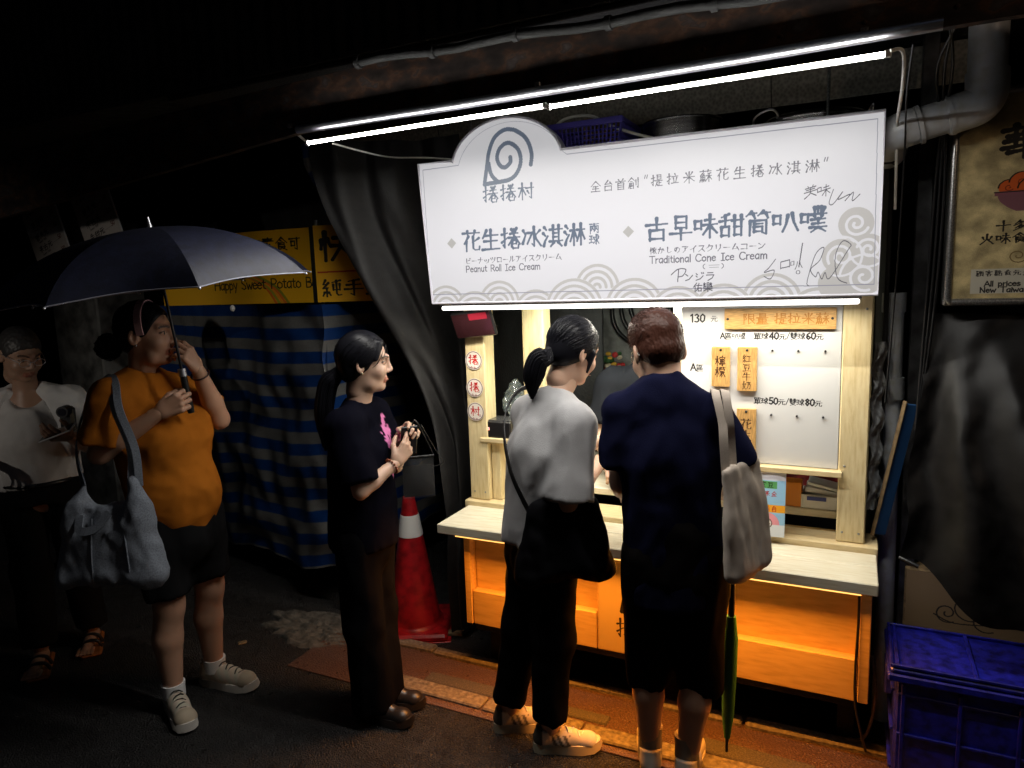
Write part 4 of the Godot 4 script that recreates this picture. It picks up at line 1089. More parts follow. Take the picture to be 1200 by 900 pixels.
# ---------------------------------------------------------------- inside the stall
func inside_stall() -> void:
	var w := thing("work_table", "pale work table inside the stall behind the counter", "table", V(-0.8, 0.232, -3.2))
	part(w, "table_top", MB.new().span(V(-1.40, 0.80, -3.55), V(0.04, 0.83, -2.91), 0.003), M.counter)
	for x in [-1.36, 0.0]:
		for z in [-3.5, -2.96]:
			part(w, "leg", MB.new().span(V(x - 0.02, 0.234, z - 0.02), V(x + 0.02, 0.799, z + 0.02), 0.002), M.wood_v)
	# hatch end: flyer, red apron, orange box, white tray
	var im := blank(220, 400, Color(0.60, 0.78, 0.90))
	im.fill_rect(Rect2i(0, 0, 220, 70), Color(0.86, 0.86, 0.90))
	im.fill_rect(Rect2i(20, 76, 150, 42), Color(0.35, 0.62, 0.36))
	words(im, "元素豆", Vector2(34, 80), 34, 5, Color(0.12, 0.2, 0.12), 1.2)
	words(im, "味球米全", Vector2(18, 134), 30, 5, Color(0.62, 0.12, 0.12), 1.35)
	im.fill_rect(Rect2i(0, 214, 220, 44), Color(0.96, 0.66, 0.16))
	words(im, "單生味台", Vector2(16, 220), 32, 5, Color(0.72, 0.18, 0.10), 1.3)
	disc(im, Vector2(120, 330), 70, Color(0.94, 0.62, 0.66))
	im.fill_rect(Rect2i(0, 330, 220, 70), Color(0.86, 0.88, 0.90))
	disc(im, Vector2(120, 322), 28, Color(0.95, 0.92, 0.90))
	ring(im, Vector2(120, 322), 26, 5, Color(0.35, 0.22, 0.22))
	spiral(im, Vector2(120, 322), 16, 4, Color(0.35, 0.22, 0.22), 1.4)
	var fl := MB.new()
	fl.sheet(6, 10, func(u: float, v: float): return V(-0.345 + u * 0.135, 1.025 - v * 0.255, -2.752 + v * 0.035 + 0.012 * sin(u * 2.6) - 0.006))
	single("flyer", "pale blue flyer with green and orange bands leaning in the hatch", "flyer", fl, print_mat(im, 0.45))
	var red := worn(mat(0.42, 0.012, 0.018, 0.6), M.mottle, V(3, 3, 3), M.fine, 0.4)
	var ap := MB.new()
	ap.sheet(24, 14, func(u: float, v: float): return V(-0.30 + u * 0.33, 1.02 - v * 0.20, -3.08 + 0.022 * sin(u * 15.0 + v * 2.0) * (0.4 + v) - 0.03 * v))
	single("red_apron", "red cloth hanging inside the hatch behind the white tray", "cloth", ap, red)
	single("orange_box", "small orange box standing beside the flyer in the hatch", "box", MB.new().span(V(-0.235, 0.8305, -2.99), V(-0.165, 0.93, -2.92), 0.003), mat(0.80, 0.27, 0.02, 0.45))
	var tr := thing("paper_tray", "white tray of folded paper cups in the hatch under the price board", "tray", V(-0.09, 0.8305, -2.97))
	part(tr, "tray_wall", MB.new().span(V(-0.16, 0.8305, -2.925), V(0.02, 0.885, -2.918), 0.002).span(V(-0.16, 0.8305, -3.05), V(0.02, 0.885, -3.043), 0.002).span(V(-0.167, 0.8305, -3.05), V(-0.160, 0.885, -2.918), 0.002).span(V(0.02, 0.8305, -3.05), V(0.027, 0.885, -2.918), 0.002), M.white_plastic)
	part(tr, "paper_stack", MB.new().box(V(-0.07, 0.893, -2.985), V(0.165, 0.02, 0.10), 0.002, Basis(Vector3.BACK, -0.12)), M.white)
	part(tr, "paper_stack", MB.new().box(V(-0.07, 0.912, -2.99), V(0.15, 0.012, 0.10), 0.002, Basis(Vector3.BACK, -0.2)), M.white_plastic)
	part(tr, "blue_label", MB.new().box(V(-0.11, 0.872, -2.9155), V(0.07, 0.016, 0.002), 0.0005), mat(0.05, 0.07, 0.30, 0.5))
	# on the small shelf: card reader, plastic bag; taped up screen above
	var rd := thing("cash_reader", "black box with a red light on the small shelf by the left post", "device", V(-1.445, 1.058, -2.83))
	part(rd, "case", MB.new().span(V(-1.508, 1.0585, -2.89), V(-1.37, 1.135, -2.772), 0.006), M.black_plastic)
	part(rd, "indicator_light", MB.new().span(V(-1.488, 1.092, -2.772), V(-1.475, 1.106, -2.7695), 0.001), glow(1.0, 0.05, 0.02, 1.2))
	part(rd, "top_plate", MB.new().span(V(-1.502, 1.1355, -2.885), V(-1.376, 1.139, -2.778), 0.001), mat(0.05, 0.05, 0.05, 0.25))
	var bag := Field.new(V(-1.50, 1.12, -2.98), V(-1.30, 1.34, -2.82), 0.006)
	bag.ell(V(-1.41, 1.20, -2.905), V(0.055, 0.065, 0.045), 0.01).ell(V(-1.405, 1.255, -2.905), V(0.035, 0.05, 0.03), 0.02).fold(fnoise(41, 1.0, 3), 0.02, V(30, 22, 30))
	var bm := mat(0.45, 0.55, 0.55, 0.14)
	bm.transparency = BaseMaterial3D.TRANSPARENCY_ALPHA
	bm.albedo_color.a = 0.10
	single("plastic_bag", "crumpled clear plastic bag on the black box beside the left post", "bag", bag.to(MB.new()), bm)
	var hd := thing("hanging_screen", "dark tilted screen wrapped in plastic hung under the sign's left end", "screen", V(-1.5, 1.53, -2.72))
	var tilt := Basis(Vector3.BACK, 0.10) * Basis(Vector3.RIGHT, 0.35)
	part(hd, "case", MB.new().box(V(-1.505, 1.578, -2.72), V(0.205, 0.125, 0.02), 0.008, tilt), M.black_plastic)
	part(hd, "glass", MB.new().box(V(-1.505, 1.578, -2.72) + tilt * V(0, 0, 0.011), V(0.19, 0.11, 0.002), 0.001, tilt), mat(0.025, 0.008, 0.010, 0.12))
	part(hd, "red_corner", MB.new().box(V(-1.505, 1.578, -2.72) + tilt * V(0.035, 0.038, 0.0125), V(0.09, 0.03, 0.001), 0.0003, tilt), mat(0.22, 0.012, 0.025, 0.3))
	part(hd, "hook", MB.new().tube([V(-1.505, 1.63, -2.725), V(-1.505, 1.67, -2.64)], 0.004, 6), M.alu)
	# back of the stall: shelf with trinkets, hoses, round socket
	var sh := thing("wall_shelf", "orange-brown wooden wall shelf at the back of the stall", "shelf", V(-1.25, 1.15, -3.9))
	part(sh, "shelf_board", MB.new().span(V(-1.46, 1.135, -4.018), V(-1.0, 1.16, -3.62), 0.003), M.plaque)
	part(sh, "support", MB.new().span(V(-1.44, 1.02, -4.018), V(-1.42, 1.134, -3.75), 0.002), M.plaque)
	part(sh, "support", MB.new().span(V(-1.04, 1.02, -4.018), V(-1.02, 1.134, -3.75), 0.002), M.plaque)
	var fg := thing("flower_pot", "small dark pot with red and yellow flowers on the wall shelf", "flowers", V(-1.19, 1.1605, -3.72))
	part(fg, "pot", MB.new().lathe([Vector2(0.0, 0), Vector2(0.045, 0), Vector2(0.055, 0.07), Vector2(0.05, 0.075), Vector2(0.0, 0.07)], 20, Transform3D(Basis.IDENTITY, V(-1.19, 1.1605, -3.72))), M.black_plastic)
	var rg := RandomNumberGenerator.new()
	rg.seed = 12
	var petals := [mat(0.55, 0.03, 0.03, 0.5), mat(0.70, 0.40, 0.04, 0.5), mat(0.65, 0.55, 0.40, 0.5), mat(0.03, 0.10, 0.03, 0.6)]
	for i in 22:
		var c := V(-1.19 + rg.randf_range(-0.05, 0.05), 1.26 + rg.randf_range(-0.03, 0.09), -3.72 + rg.randf_range(-0.04, 0.04))
		part(fg, "blossom" if i % 4 != 3 else "leaf", MB.new().ball(c, V(0.018, 0.012, 0.016) * rg.randf_range(0.8, 1.3), 5, 8, Basis(V(1, 0.3, 0.2).normalized(), rg.randf() * 3.0)), petals[i % 4])
	var hn := thing("black_hose", "loops of black hose hanging on the stall's grey back wall", "hose", V(-1.0, 1.5, -3.98))
	for k in 3:
		var pts := []
		for i in 30:
			var a := -0.4 + 4.4 * i / 29.0
			pts.append(V(-1.04 - 0.03 * k + cos(a) * (0.13 + 0.02 * k), 1.62 - 0.03 * k + sin(a) * -0.18, -3.985 + 0.012 * k))
		part(hn, "loop", MB.new().tube(pts, 0.013, 8), M.black_plastic)
	for x in [-0.86, -0.93, -0.78, -0.70]:
		single("dark_bag", "dark apron hung high on the back wall, %s" % {-0.86: "second from the hose", -0.93: "next to the hose loops", -0.78: "third from the hose", -0.70: "farthest from the hose"}[x], "apron", MB.new().sheet(8, 8, func(u: float, v: float): return V(x - 0.04 + u * 0.075, 1.82 - v * 0.37, -3.99 + 0.012 * sin(u * 9.0 + x * 30.0))), M.black_cloth, "aprons on the back wall")
	single("wall_socket", "round white socket on the dark aprons at the back wall", "socket", MB.new().lathe([Vector2(0, 0.008), Vector2(0.018, 0.006), Vector2(0.022, 0.0)], 20, Transform3D(Basis(Vector3.RIGHT, PI / 2), V(-0.985, 1.505, -3.965))), M.white_plastic)
	var cup := thing("paper_cup", "pale paper cup on the counter sill between the two customers", "cup", V(-0.80, 0.7625, -2.80))
	part(cup, "cup_wall", MB.new().lathe([Vector2(0.0, 0.001), Vector2(0.028, 0.001), Vector2(0.038, 0.09), Vector2(0.040, 0.092), Vector2(0.036, 0.09), Vector2(0.027, 0.005), Vector2(0, 0.004)], 20, Transform3D(Basis.IDENTITY, V(-0.80, 0.7625, -2.80))), mat(0.72, 0.68, 0.52, 0.5))
	var or_ := thing("dessert_plate", "small plate with an orange dessert on the stall's work table", "plate", V(-0.68, 0.8305, -2.97))
	part(or_, "plate", MB.new().lathe([Vector2(0, 0.004), Vector2(0.05, 0.004), Vector2(0.07, 0.014), Vector2(0.072, 0.013), Vector2(0.05, 0.0005), Vector2(0, 0.0005)], 24, Transform3D(Basis.IDENTITY, V(-0.68, 0.8305, -2.97))), M.white)
	part(or_, "dessert", MB.new().ball(V(-0.68, 0.85, -2.965), V(0.045, 0.02, 0.03), 6, 14), mat(0.80, 0.33, 0.03, 0.5))
	# stock along the inside of the left end and on the wall shelf
	for i in 4:
		var c := V(-1.40 + 0.0 * i, 0.8305, -2.955 - i * 0.10)
		var t := thing("syrup_bottle", ["amber syrup bottle nearest the hatch's left post", "dark syrup bottle behind the amber one by the left post", "pale syrup bottle third from the hatch's left post", "red syrup bottle farthest back by the left post"][i], "bottle", c, "syrup bottles inside the stall")
		part(t, "flask", MB.new().lathe([Vector2(0, 0), Vector2(0.032, 0.001), Vector2(0.034, 0.01), Vector2(0.034, 0.13), Vector2(0.02, 0.165), Vector2(0.012, 0.18), Vector2(0.012, 0.20)], 18, Transform3D(Basis.IDENTITY, c)), [mat(0.35, 0.14, 0.02, 0.15), mat(0.05, 0.03, 0.02, 0.15), mat(0.55, 0.50, 0.40, 0.2), mat(0.35, 0.03, 0.02, 0.15)][i])
		part(t, "cap", MB.new().lathe([Vector2(0.0135, 0.198), Vector2(0.0135, 0.222), Vector2(0, 0.223)], 14, Transform3D(Basis.IDENTITY, c)), M.white_plastic)
	for i in 3:
		var c := V(-1.30 + 0.075 * i, 1.1605, -3.70 - 0.02 * i)
		var t := thing("storage_jar", ["brown jar at the open end of the wall shelf", "green-lidded jar between the other jars on the wall shelf", "pale jar next to the flower pot on the wall shelf"][i], "jar", c - V(0.07, 0, 0), "jars on the wall shelf")
		part(t, "glass", MB.new().lathe([Vector2(0, 0), Vector2(0.03, 0.001), Vector2(0.031, 0.09), Vector2(0.026, 0.1)], 16, Transform3D(Basis.IDENTITY, c - V(0.07, 0, 0))), [mat(0.22, 0.10, 0.04, 0.2), mat(0.50, 0.42, 0.20, 0.2), mat(0.6, 0.58, 0.52, 0.25)][i])
		part(t, "lid", MB.new().lathe([Vector2(0.029, 0.099), Vector2(0.029, 0.118), Vector2(0, 0.119)], 16, Transform3D(Basis.IDENTITY, c - V(0.07, 0, 0))), [M.black_plastic, mat(0.03, 0.16, 0.05, 0.4), mat(0.4, 0.05, 0.04, 0.4)][i])
	var cs := thing("cup_stack", "stack of white paper cups on the work table inside", "cups", V(-1.14, 0.8305, -3.02))
	for i in 7:
		part(cs, "cup", MB.new().lathe([Vector2(0.027, 0.0 + i * 0.014), Vector2(0.037, 0.085 + i * 0.014), Vector2(0.039, 0.087 + i * 0.014)], 18, Transform3D(Basis.IDENTITY, V(-1.14, 0.8305, -3.02))), M.white_plastic)
	single("metal_tub", "steel ice cream tub sunk behind the counter", "tub", MB.new().lathe([Vector2(0, 0.0), Vector2(0.085, 0.0), Vector2(0.09, 0.005), Vector2(0.09, 0.12), Vector2(0.095, 0.122), Vector2(0.085, 0.12), Vector2(0.084, 0.01), Vector2(0, 0.008)], 28, Transform3D(Basis.IDENTITY, V(-0.92, 0.8305, -3.12))), M.steel)

# ---------------------------------------------------------------- the closed stall next door, banners, curtain
func neighbours() -> void:
	# black curtain closing the ice cream stall's left side
	var cu := thing("black_curtain", "black cloth curtain tied up diagonally left of the sign", "curtain", V(-1.8, 0.1, -2.8))
	var ns := fnoise(51, 1.0, 2)
	part(cu, "cloth", MB.new().sheet(60, 60, func(u: float, v: float):
		var y := lerpf(2.395, 0.06, v)
		var left := lerpf(-2.19, -1.70, smoothstep(0.0, 0.78, v)) + 0.03 * sin(v * 5.0)
		var right := lerpf(-1.56, -1.545, v)
		var x := lerpf(left, right, u)
		var fold := sin(u * 26.0 * (0.55 + 0.45 * v) + v * 3.0) * (0.018 + 0.012 * v) + 0.05 * ns.get_noise_2d(u * 3.0, v * 2.0)
		return V(x, y, lerpf(-2.52, -2.92, minf(1.0, smoothstep(0.0, 0.6, v) * 0.7 + 0.6 * smoothstep(0.0, 0.7, u))) + fold)), M.black_cloth)
	part(cu, "tie", MB.new().tube(curve([V(-1.95, 2.36, -2.14), V(-2.08, 2.38, -2.34), V(-2.18, 2.385, -2.51)]), 0.006, 6), M.cable_white)
	# bit of rolled tarpaulin at the curtain's upper corner
	var stripes := blank(64, 256, Color(0.62, 0.63, 0.62))
	var gn := fnoise(52, 1.0, 3)
	for y in 256:
		for x in 64:
			var blue := (y / 128) % 2 == 0
			var n := gn.get_noise_2d(x * 0.5, y * 0.12) * 0.5 + gn.get_noise_2d(x * 0.08, y * 0.6) * 0.5
			var base := Color(0.06, 0.25, 0.52) if blue else Color(0.50, 0.50, 0.49)
			stripes.set_pixel(x, y, base.darkened(clampf(0.12 + n * 0.35, 0.0, 0.5)))
	var tm := StandardMaterial3D.new()
	tm.albedo_texture = ImageTexture.create_from_image(stripes)
	tm.roughness = 0.5
	tm.normal_enabled = true
	tm.normal_texture = M.mid
	tm.normal_scale = 0.3
	var roll := MB.new().tube(curve([V(-2.235, 2.40, -2.55), V(-2.235, 2.31, -2.57), V(-2.20, 2.21, -2.60), V(-2.17, 2.07, -2.63)]), [0.02, 0.02, 0.02, 0.021, 0.022, 0.023, 0.024, 0.024, 0.025, 0.025, 0.026, 0.026, 0.026, 0.026, 0.026, 0.026, 0.026, 0.024, 0.02], 10)
	for i in roll.uv.size(): roll.uv[i] = Vector2(roll.uv[i].x, roll.uv[i].y * 8.0)
	single("rolled_tarpaulin", "rolled end of blue and white tarpaulin at the curtain's top corner", "tarpaulin", roll, tm)
	# the booth
	var b := thing("closed_stall", "closed neighbouring stall wrapped in blue and white striped tarpaulin", "stall", V(-3.2, 0, -3.3))
	var tm2: StandardMaterial3D = tm.duplicate()
	tm2.uv1_scale = V(6, 11.6, 1)
	var fr := MB.new()
	fr.sheet(80, 50, func(u: float, v: float):
		var x := lerpf(-4.45, -2.42, u)
		var y := lerpf(1.675, 0.10 + 0.16 * u * u + 0.02 * sin(u * 14.0), v)
		return V(x, y, -2.80 - (1.0 - u) * 0.62 + 0.010 * sin(u * 22.0 + v * 2.0) * v + 0.05 * ns.get_noise_2d(u * 5.0 + 9.0, v * 3.0)))
	part(b, "tarpaulin_front", fr, tm2)
	var sd := MB.new()
	sd.sheet(50, 50, func(u: float, v: float):
		var z := lerpf(-2.80, -4.1, u)
		var y := lerpf(1.675, 0.26 + 0.02 * sin(u * 11.0), v)
		return V(-2.42 - 0.03 * v * (1.0 - u) + 0.016 * sin(u * 15.0 + v * 2.4) * (0.3 + v) + 0.04 * ns.get_noise_2d(u * 4.0 + 3.0, v * 3.0 + 5.0), y, z))
	part(b, "tarpaulin_side", sd, tm2)
	part(b, "shelf_frame", MB.new().span(V(-4.3, 0.02, -4.4), V(-2.5, 1.62, -4.0), 0.01), M.black)
	part(b, "pole", MB.new().tube([V(-2.47, 0, -2.865), V(-2.475, 2.10, -2.865)], 0.014, 10), M.alu)
	for x in [-4.5, -2.5]:
		part(b, "pole", MB.new().tube([V(x, 0, -4.05), V(x, 2.3, -4.05)], 0.014, 10), M.alu)
	# banners over it
	var ye := Color(0.93, 0.70, 0.08)
	var bk := Color(0.08, 0.06, 0.05)
	var im := blank(900, 330, ye)
	for k in 5: stroke(im, curve2([Vector2(520 + k * 14, 190), Vector2(640 + k * 14, 250), Vector2(700 + k * 16, 330)]), 12, [Color(0.86, 0.42, 0.10), Color(0.60, 0.62, 0.18), Color(0.90, 0.58, 0.10), Color(0.86, 0.42, 0.10), Color(0.55, 0.55, 0.16)][k], false)
	words(im, "手工素食可", Vector2(508, 34), 62, 9, bk, 1.12)
	words(im, "樂快瓜", Vector2(360, 106), 92, 14, Color(0.80, 0.30, 0.07), 1.05)
	words(im, "Happy Sweet Potato Ball", Vector2(330, 210), 66, 6, bk, 0.93)
	words(im, "香手工多豆", Vector2(60, 40), 100, 14, bk, 1.1)
	var bn := thing("yellow_banner", "long yellow banner with dark lettering above the striped tarpaulin", "banner", V(-3.05, 1.68, -2.83))
	var bf := MB.new()
	bf.sheet(24, 6, func(u: float, v: float): return V(lerpf(-3.62, -2.505, u), lerpf(2.065, 1.685, v), -2.835 + 0.008 * sin(u * 12.0)))
	part(bn, "cloth", bf, print_mat(im, 0.6))
	part(bn, "backing", MB.new().span(V(-3.63, 1.684, -2.875), V(-2.50, 2.07, -2.855), 0.003), M.black)
	var im2 := blank(300, 330, ye)
	words(im2, "快樂", Vector2(20, 26), 130, 20, bk, 1.1)
	words(im2, "純手工", Vector2(20, 232), 76, 10, bk, 1.1)
	stroke(im2, [Vector2(10, 200), Vector2(290, 196)], 8, Color(0.75, 0.25, 0.06), false)
	var bn2 := thing("yellow_banner", "short yellow banner round the corner, partly behind the curtain", "banner", V(-2.25, 1.68, -2.9), "")
	var bf2 := MB.new()
	bf2.sheet(10, 4, func(u: float, v: float): return V(lerpf(-2.470, -2.10, u), lerpf(2.07, 1.685, v), -2.83 - u * 0.16))
	part(bn2, "cloth", bf2, print_mat(im2, 0.6))
	part(bn2, "backing", MB.new().box(V(-2.285, 1.877, -2.93), V(0.40, 0.385, 0.012), 0.002, Basis(Vector3.UP, 0.408)), M.black)
	single("small_bulb", "small pale bulb hanging below the yellow banner", "lamp", MB.new().ball(V(-3.03, 1.665, -2.79), V(0.014, 0.018, 0.014), 8, 10), M.white_plastic)
	# price lists on a slanted board at the far left
	var rowtxt := ["豆花元", "香瓜元", "米古元", "生甜元"]
	for i in 2:
		var pi := blank(260, 400, Color(0.74, 0.71, 0.69))
		pi.fill_rect(Rect2i(0, 0, 260, 86), Color(0.50, 0.12, 0.10))
		words(pi, "全味早", Vector2(30, 96), 22, 2.5, Color(0.25, 0.22, 0.22), 1.1)
		for k in 4:
			words(pi, rowtxt[(k + i) % 4], Vector2(46, 150 + k * 62), 34, 5, Color(0.12, 0.10, 0.10), 1.1)
			stroke(pi, [Vector2(160, 172 + k * 62), Vector2(205, 172 + k * 62)], 2, Color(0.3, 0.28, 0.28), false)
			words(pi, "50", Vector2(208, 150 + k * 62), 30, 4, Color(0.35, 0.12, 0.1))
			words(pi, "Sweet Ball", Vector2(60, 186 + k * 62), 16, 2, Color(0.3, 0.28, 0.28))
		var t := thing("menu_sheet", ["hanging price list with a red head, farther from the umbrella's top", "hanging price list with a red head, closer to the umbrella's top"][i], "menu", V(-4.9 + i * 0.52, 2.1, -3.0), "price lists beside the queue")
		var bs := Basis(Vector3.BACK, 0.34)
		var c := V(-4.93 + i * 0.55, 2.23 + i * 0.05, -3.0)
		part(t, "card", MB.new().box(c, V(0.37, 0.56, 0.012), 0.003, bs), M.white)
		var f := MB.new()
		f.face([c + bs * V(-0.182, -0.277, 0.008), c + bs * V(0.182, -0.277, 0.008), c + bs * V(0.182, 0.277, 0.008), c + bs * V(-0.182, 0.277, 0.008)], Vector3.BACK, [Vector2(0, 1), Vector2(1, 1), Vector2(1, 0), Vector2(0, 0)])
		part(t, "print", f, print_mat(pi, 0.6))
		part(t, "string", MB.new().tube([c + bs * V(0, 0.28, 0), c + V(0, 0.6, 0)], 0.003, 5), M.black_plastic)

# ---------------------------------------------------------------- right of the stall
func right_side() -> void:
	var p := thing("drain_pipe", "bent grey plastic drain pipe beside the sign's right end", "pipe", V(0.33, 1.9, -2.62))
	part(p, "riser", MB.new().tube([V(0.335, 2.30, -2.62), V(0.33, 2.45, -2.60), V(0.33, 2.9, -2.58)], 0.052, 20), M.pvc)
	part(p, "elbow", MB.new().tube(curve([V(0.335, 2.33, -2.62), V(0.335, 2.27, -2.62), V(0.315, 2.235, -2.62), V(0.275, 2.222, -2.62), V(0.235, 2.213, -2.62)]), 0.058, 20), M.pvc)
	part(p, "run", MB.new().tube([V(0.25, 2.217, -2.62), V(0.115, 2.185, -2.62)], 0.052, 20), M.pvc)
	part(p, "elbow", MB.new().tube(curve([V(0.155, 2.196, -2.62), V(0.115, 2.186, -2.622), V(0.09, 2.175, -2.645), V(0.085, 2.160, -2.70), V(0.085, 2.15, -2.80)]), 0.057, 20), M.pvc)
	for q in [[V(0.238, 2.2135, -2.62), 0.061], [V(0.158, 2.195, -2.62), 0.060]]:
		part(p, "collar", MB.new().tube([q[0], q[0] + V(0.012, 0.003, 0)], q[1], 20), M.pvc)
	# upright pipe behind the right post
	var u := thing("standpipe", "upright grey pipe just behind the stall's right post", "pipe", V(0.135, 0, -2.92))
	part(u, "pipe", MB.new().tube([V(0.145, 0, -2.93), V(0.13, 1.66, -2.93)], 0.034, 16), M.pvc)
	part(u, "socket", MB.new().tube([V(0.137, 1.28, -2.93), V(0.136, 1.36, -2.93)], 0.040, 16), M.pvc)
	part(u, "socket", MB.new().tube([V(0.130, 1.60, -2.93), V(0.1295, 1.67, -2.93)], 0.040, 16), M.pvc)
	single("dark_post", "dark square steel post between the sign and the framed poster", "post", MB.new().span(V(0.185, 0, -2.98), V(0.235, 2.6, -2.93), 0.003), worn(mat(0.09, 0.09, 0.095, 0.4, 0.4), M.mottle, V(2, 2, 2)))
	single("cracked_wrap", "crumpled clear plastic wrap hanging beside the right post", "plastic", MB.new().sheet(8, 24, func(a: float, v: float): return V(0.066 + a * 0.04 + 0.008 * sin(v * 31.0), 1.5 - v * 0.62, -2.80 - a * 0.05 + 0.012 * sin(v * 47.0 + a * 9.0))), mat(0.24, 0.25, 0.26, 0.2))
	# framed poster with its lamp off
	var s := thing("framed_poster", "unlit framed shop poster with brush lettering over the black tarpaulin", "poster", V(0.55, 1.62, -2.72))
	var poster := blank(512, 640, Color(0.82, 0.74, 0.54))
	var pn := fnoise(61, 1.0, 4)
	for y in 640:
		for x in 512:
			poster.set_pixel(x, y, Color(0.82, 0.74, 0.54).darkened(clampf(0.18 + 0.3 * pn.get_noise_2d(x * 0.012, y * 0.012) + 0.12 * pn.get_noise_2d(x * 0.3, y * 0.3), 0.0, 0.6)))
	var pk := Color(0.07, 0.06, 0.06)
	words(poster, "華客", Vector2(96, 92), 108, 16, pk, 1.15, true, false, 0.12)
	# a plain bowl of food stands where the drawing is
	for q in [[120, 288, 24], [150, 272, 30], [188, 266, 32], [222, 274, 28], [252, 290, 22], [170, 292, 30]]:
		disc(poster, Vector2(q[0], q[1]), q[2], Color(0.74, 0.33, 0.14))
		ring(poster, Vector2(q[0], q[1]), q[2], 4, pk, PI, TAU)
		spiral(poster, Vector2(q[0], q[1]), q[2] * 0.5, 3, Color(0.45, 0.16, 0.08), 1.2)
	poster.fill_rect(Rect2i(88, 300, 200, 14), Color(0.48, 0.30, 0.34))
	for k in 52: poster.fill_rect(Rect2i(96 + k * k / 60, 312 + k, 184 - k * k / 30, 1), Color(0.46, 0.30, 0.33))
	stroke(poster, [Vector2(88, 302), Vector2(288, 302)], 4, pk, false)
	words(poster, "十多樂守客", Vector2(96, 392), 34, 5, pk, 1.1)
	words(poster, "火味食衣香", Vector2(60, 432), 34, 5, pk, 1.1)
	for q in [[150, 505], [195, 492], [235, 508]]: spiral(poster, Vector2(q[0], q[1]), 24, 3, Color(0.42, 0.34, 0.20), 1.5)
	poster.fill_rect(Rect2i(44, 545, 300, 80), Color(0.70, 0.68, 0.62))
	words(poster, "顧客點食元全台", Vector2(56, 550), 18, 2.6, pk, 1.2)
	words(poster, "All prices are in", Vector2(76, 582), 24, 2.6, pk)
	words(poster, "New Taiwan Dollar", Vector2(66, 602), 24, 2.6, pk)
	part(s, "back_box", MB.new().span(V(0.262, 1.628, -2.80), V(0.90, 2.30, -2.725), 0.006), M.alu)
	var pf := MB.new()
	pf.face([V(0.285, 1.652, -2.7225), V(0.875, 1.652, -2.7225), V(0.875, 2.278, -2.7225), V(0.285, 2.278, -2.7225)], Vector3.BACK, [Vector2(0, 1), Vector2(1, 1), Vector2(1, 0), Vector2(0, 0)])
	part(s, "print", pf, print_mat(poster, 0.3))
	var rim := []
	for q in [[0.285, 1.640], [0.877, 1.640], [0.888, 1.652], [0.888, 2.278], [0.877, 2.290], [0.285, 2.290], [0.273, 2.278], [0.273, 1.652], [0.285, 1.640]]: rim.append(V(q[0], q[1], -2.722))
	part(s, "frame", MB.new().tube(rim, 0.012, 8), M.alu)
	# wires by the pipe
	for k in 3:
		single("black_wire", ["black wire bunch over the drain pipe's riser", "black wire bunch left of the drain pipe's riser", "black wire hanging along the framed poster's edge"][k], "wire", MB.new().tube(curve([V(0.18 + 0.02 * k, 2.50, -2.20), V(0.205 + 0.012 * k, 2.42, -2.35), V(0.235 - 0.02 * k, 2.32, -2.52), V(0.225 + 0.01 * k, 2.10, -2.70), V(0.215 + 0.012 * k, 1.60, -2.74), V(0.205, 1.20, -2.76)]), 0.0045, 6), M.black_plastic)
	# leaning blue board with a pale edge
	var bb := thing("blue_board", "blue board with pale wooden edge leaning beside the stall", "board", V(0.17, 0.1, -2.72))
	var bx := Basis(Vector3.BACK, -0.17) * Basis(Vector3.UP, 0.5)
	part(bb, "sheet", MB.new().box(V(0.150, 1.03, -2.84), V(0.045, 0.5, 0.016), 0.002, bx), mat(0.02, 0.08, 0.22, 0.5))
	part(bb, "edge", MB.new().box(V(0.150, 1.03, -2.84) + bx * V(-0.026, 0, 0.004), V(0.006, 0.52, 0.02), 0.002, bx), M.brown_card)
	# glossy black tarpaulin over the goods at the right
	var ns := fnoise(66, 1.0, 3)
	var tp := thing("black_tarpaulin", "glossy black plastic tarpaulin draped over goods under the poster", "tarpaulin", V(0.6, 0.6, -2.7))
	part(tp, "sheet", MB.new().sheet(90, 70, func(a: float, v: float):
		var top := V(lerpf(0.235, 1.5, a), 1.60, -2.80)
		var bot := V(lerpf(0.165, 1.6, a), lerpf(0.78, 0.60, minf(1.0, a * 4.0)) + 0.03 * sin(a * 30.0), lerpf(-2.62, -2.46, minf(1.0, a * 3.0)))
		var q := top.lerp(bot, v)
		var th := atan2(q.x - 0.30, 1.85 - q.y)
		q.z += 0.028 * sin(th * 26.0 + 1.5 * ns.get_noise_2d(a * 2.0, v)) * smoothstep(0.05, 0.6, v) + 0.02 * sin(a * 9.0)
		q.z += 0.11 * sin(minf(v, 1.0) * PI) * smoothstep(0.0, 0.2, a)
		q += V(0.02, 0.0, 0.02) * ns.get_noise_2d(a * 5.0 + v * 1.5, v * 1.6)
		return q), M.tarp)
	part(tp, "hem", MB.new().tube([V(0.165, 0.785, -2.615), V(0.19, 0.78, -2.60), V(0.22, 0.77, -2.59)], 0.007, 6), M.black_plastic)
	# printed board below it
	var ci := blank(512, 256, Color(0.60, 0.50, 0.38))
	for q in [[150, 90, 40], [205, 74, 34], [100, 112, 30], [190, 122, 34]]:
		spiral(ci, Vector2(q[0], q[1]), q[2], 4, Color(0.16, 0.13, 0.13), 1.4, 1.0)
	stroke(ci, curve2([Vector2(70, 120), Vector2(120, 140), Vector2(220, 128), Vector2(290, 104), Vector2(310, 112)]), 4, Color(0.16, 0.13, 0.13), false)
	words(ci, "火", Vector2(390, 50), 120, 16, Color(0.10, 0.08, 0.08))
	var cb := thing("printed_panel", "brown panel printed with a curled cloud under the black tarpaulin", "panel", V(0.6, 0.3, -2.9))
	part(cb, "board", MB.new().span(V(0.205, 0.02, -3.0), V(1.3, 0.64, -2.905), 0.004), M.brown_card)
	var cf := MB.new()
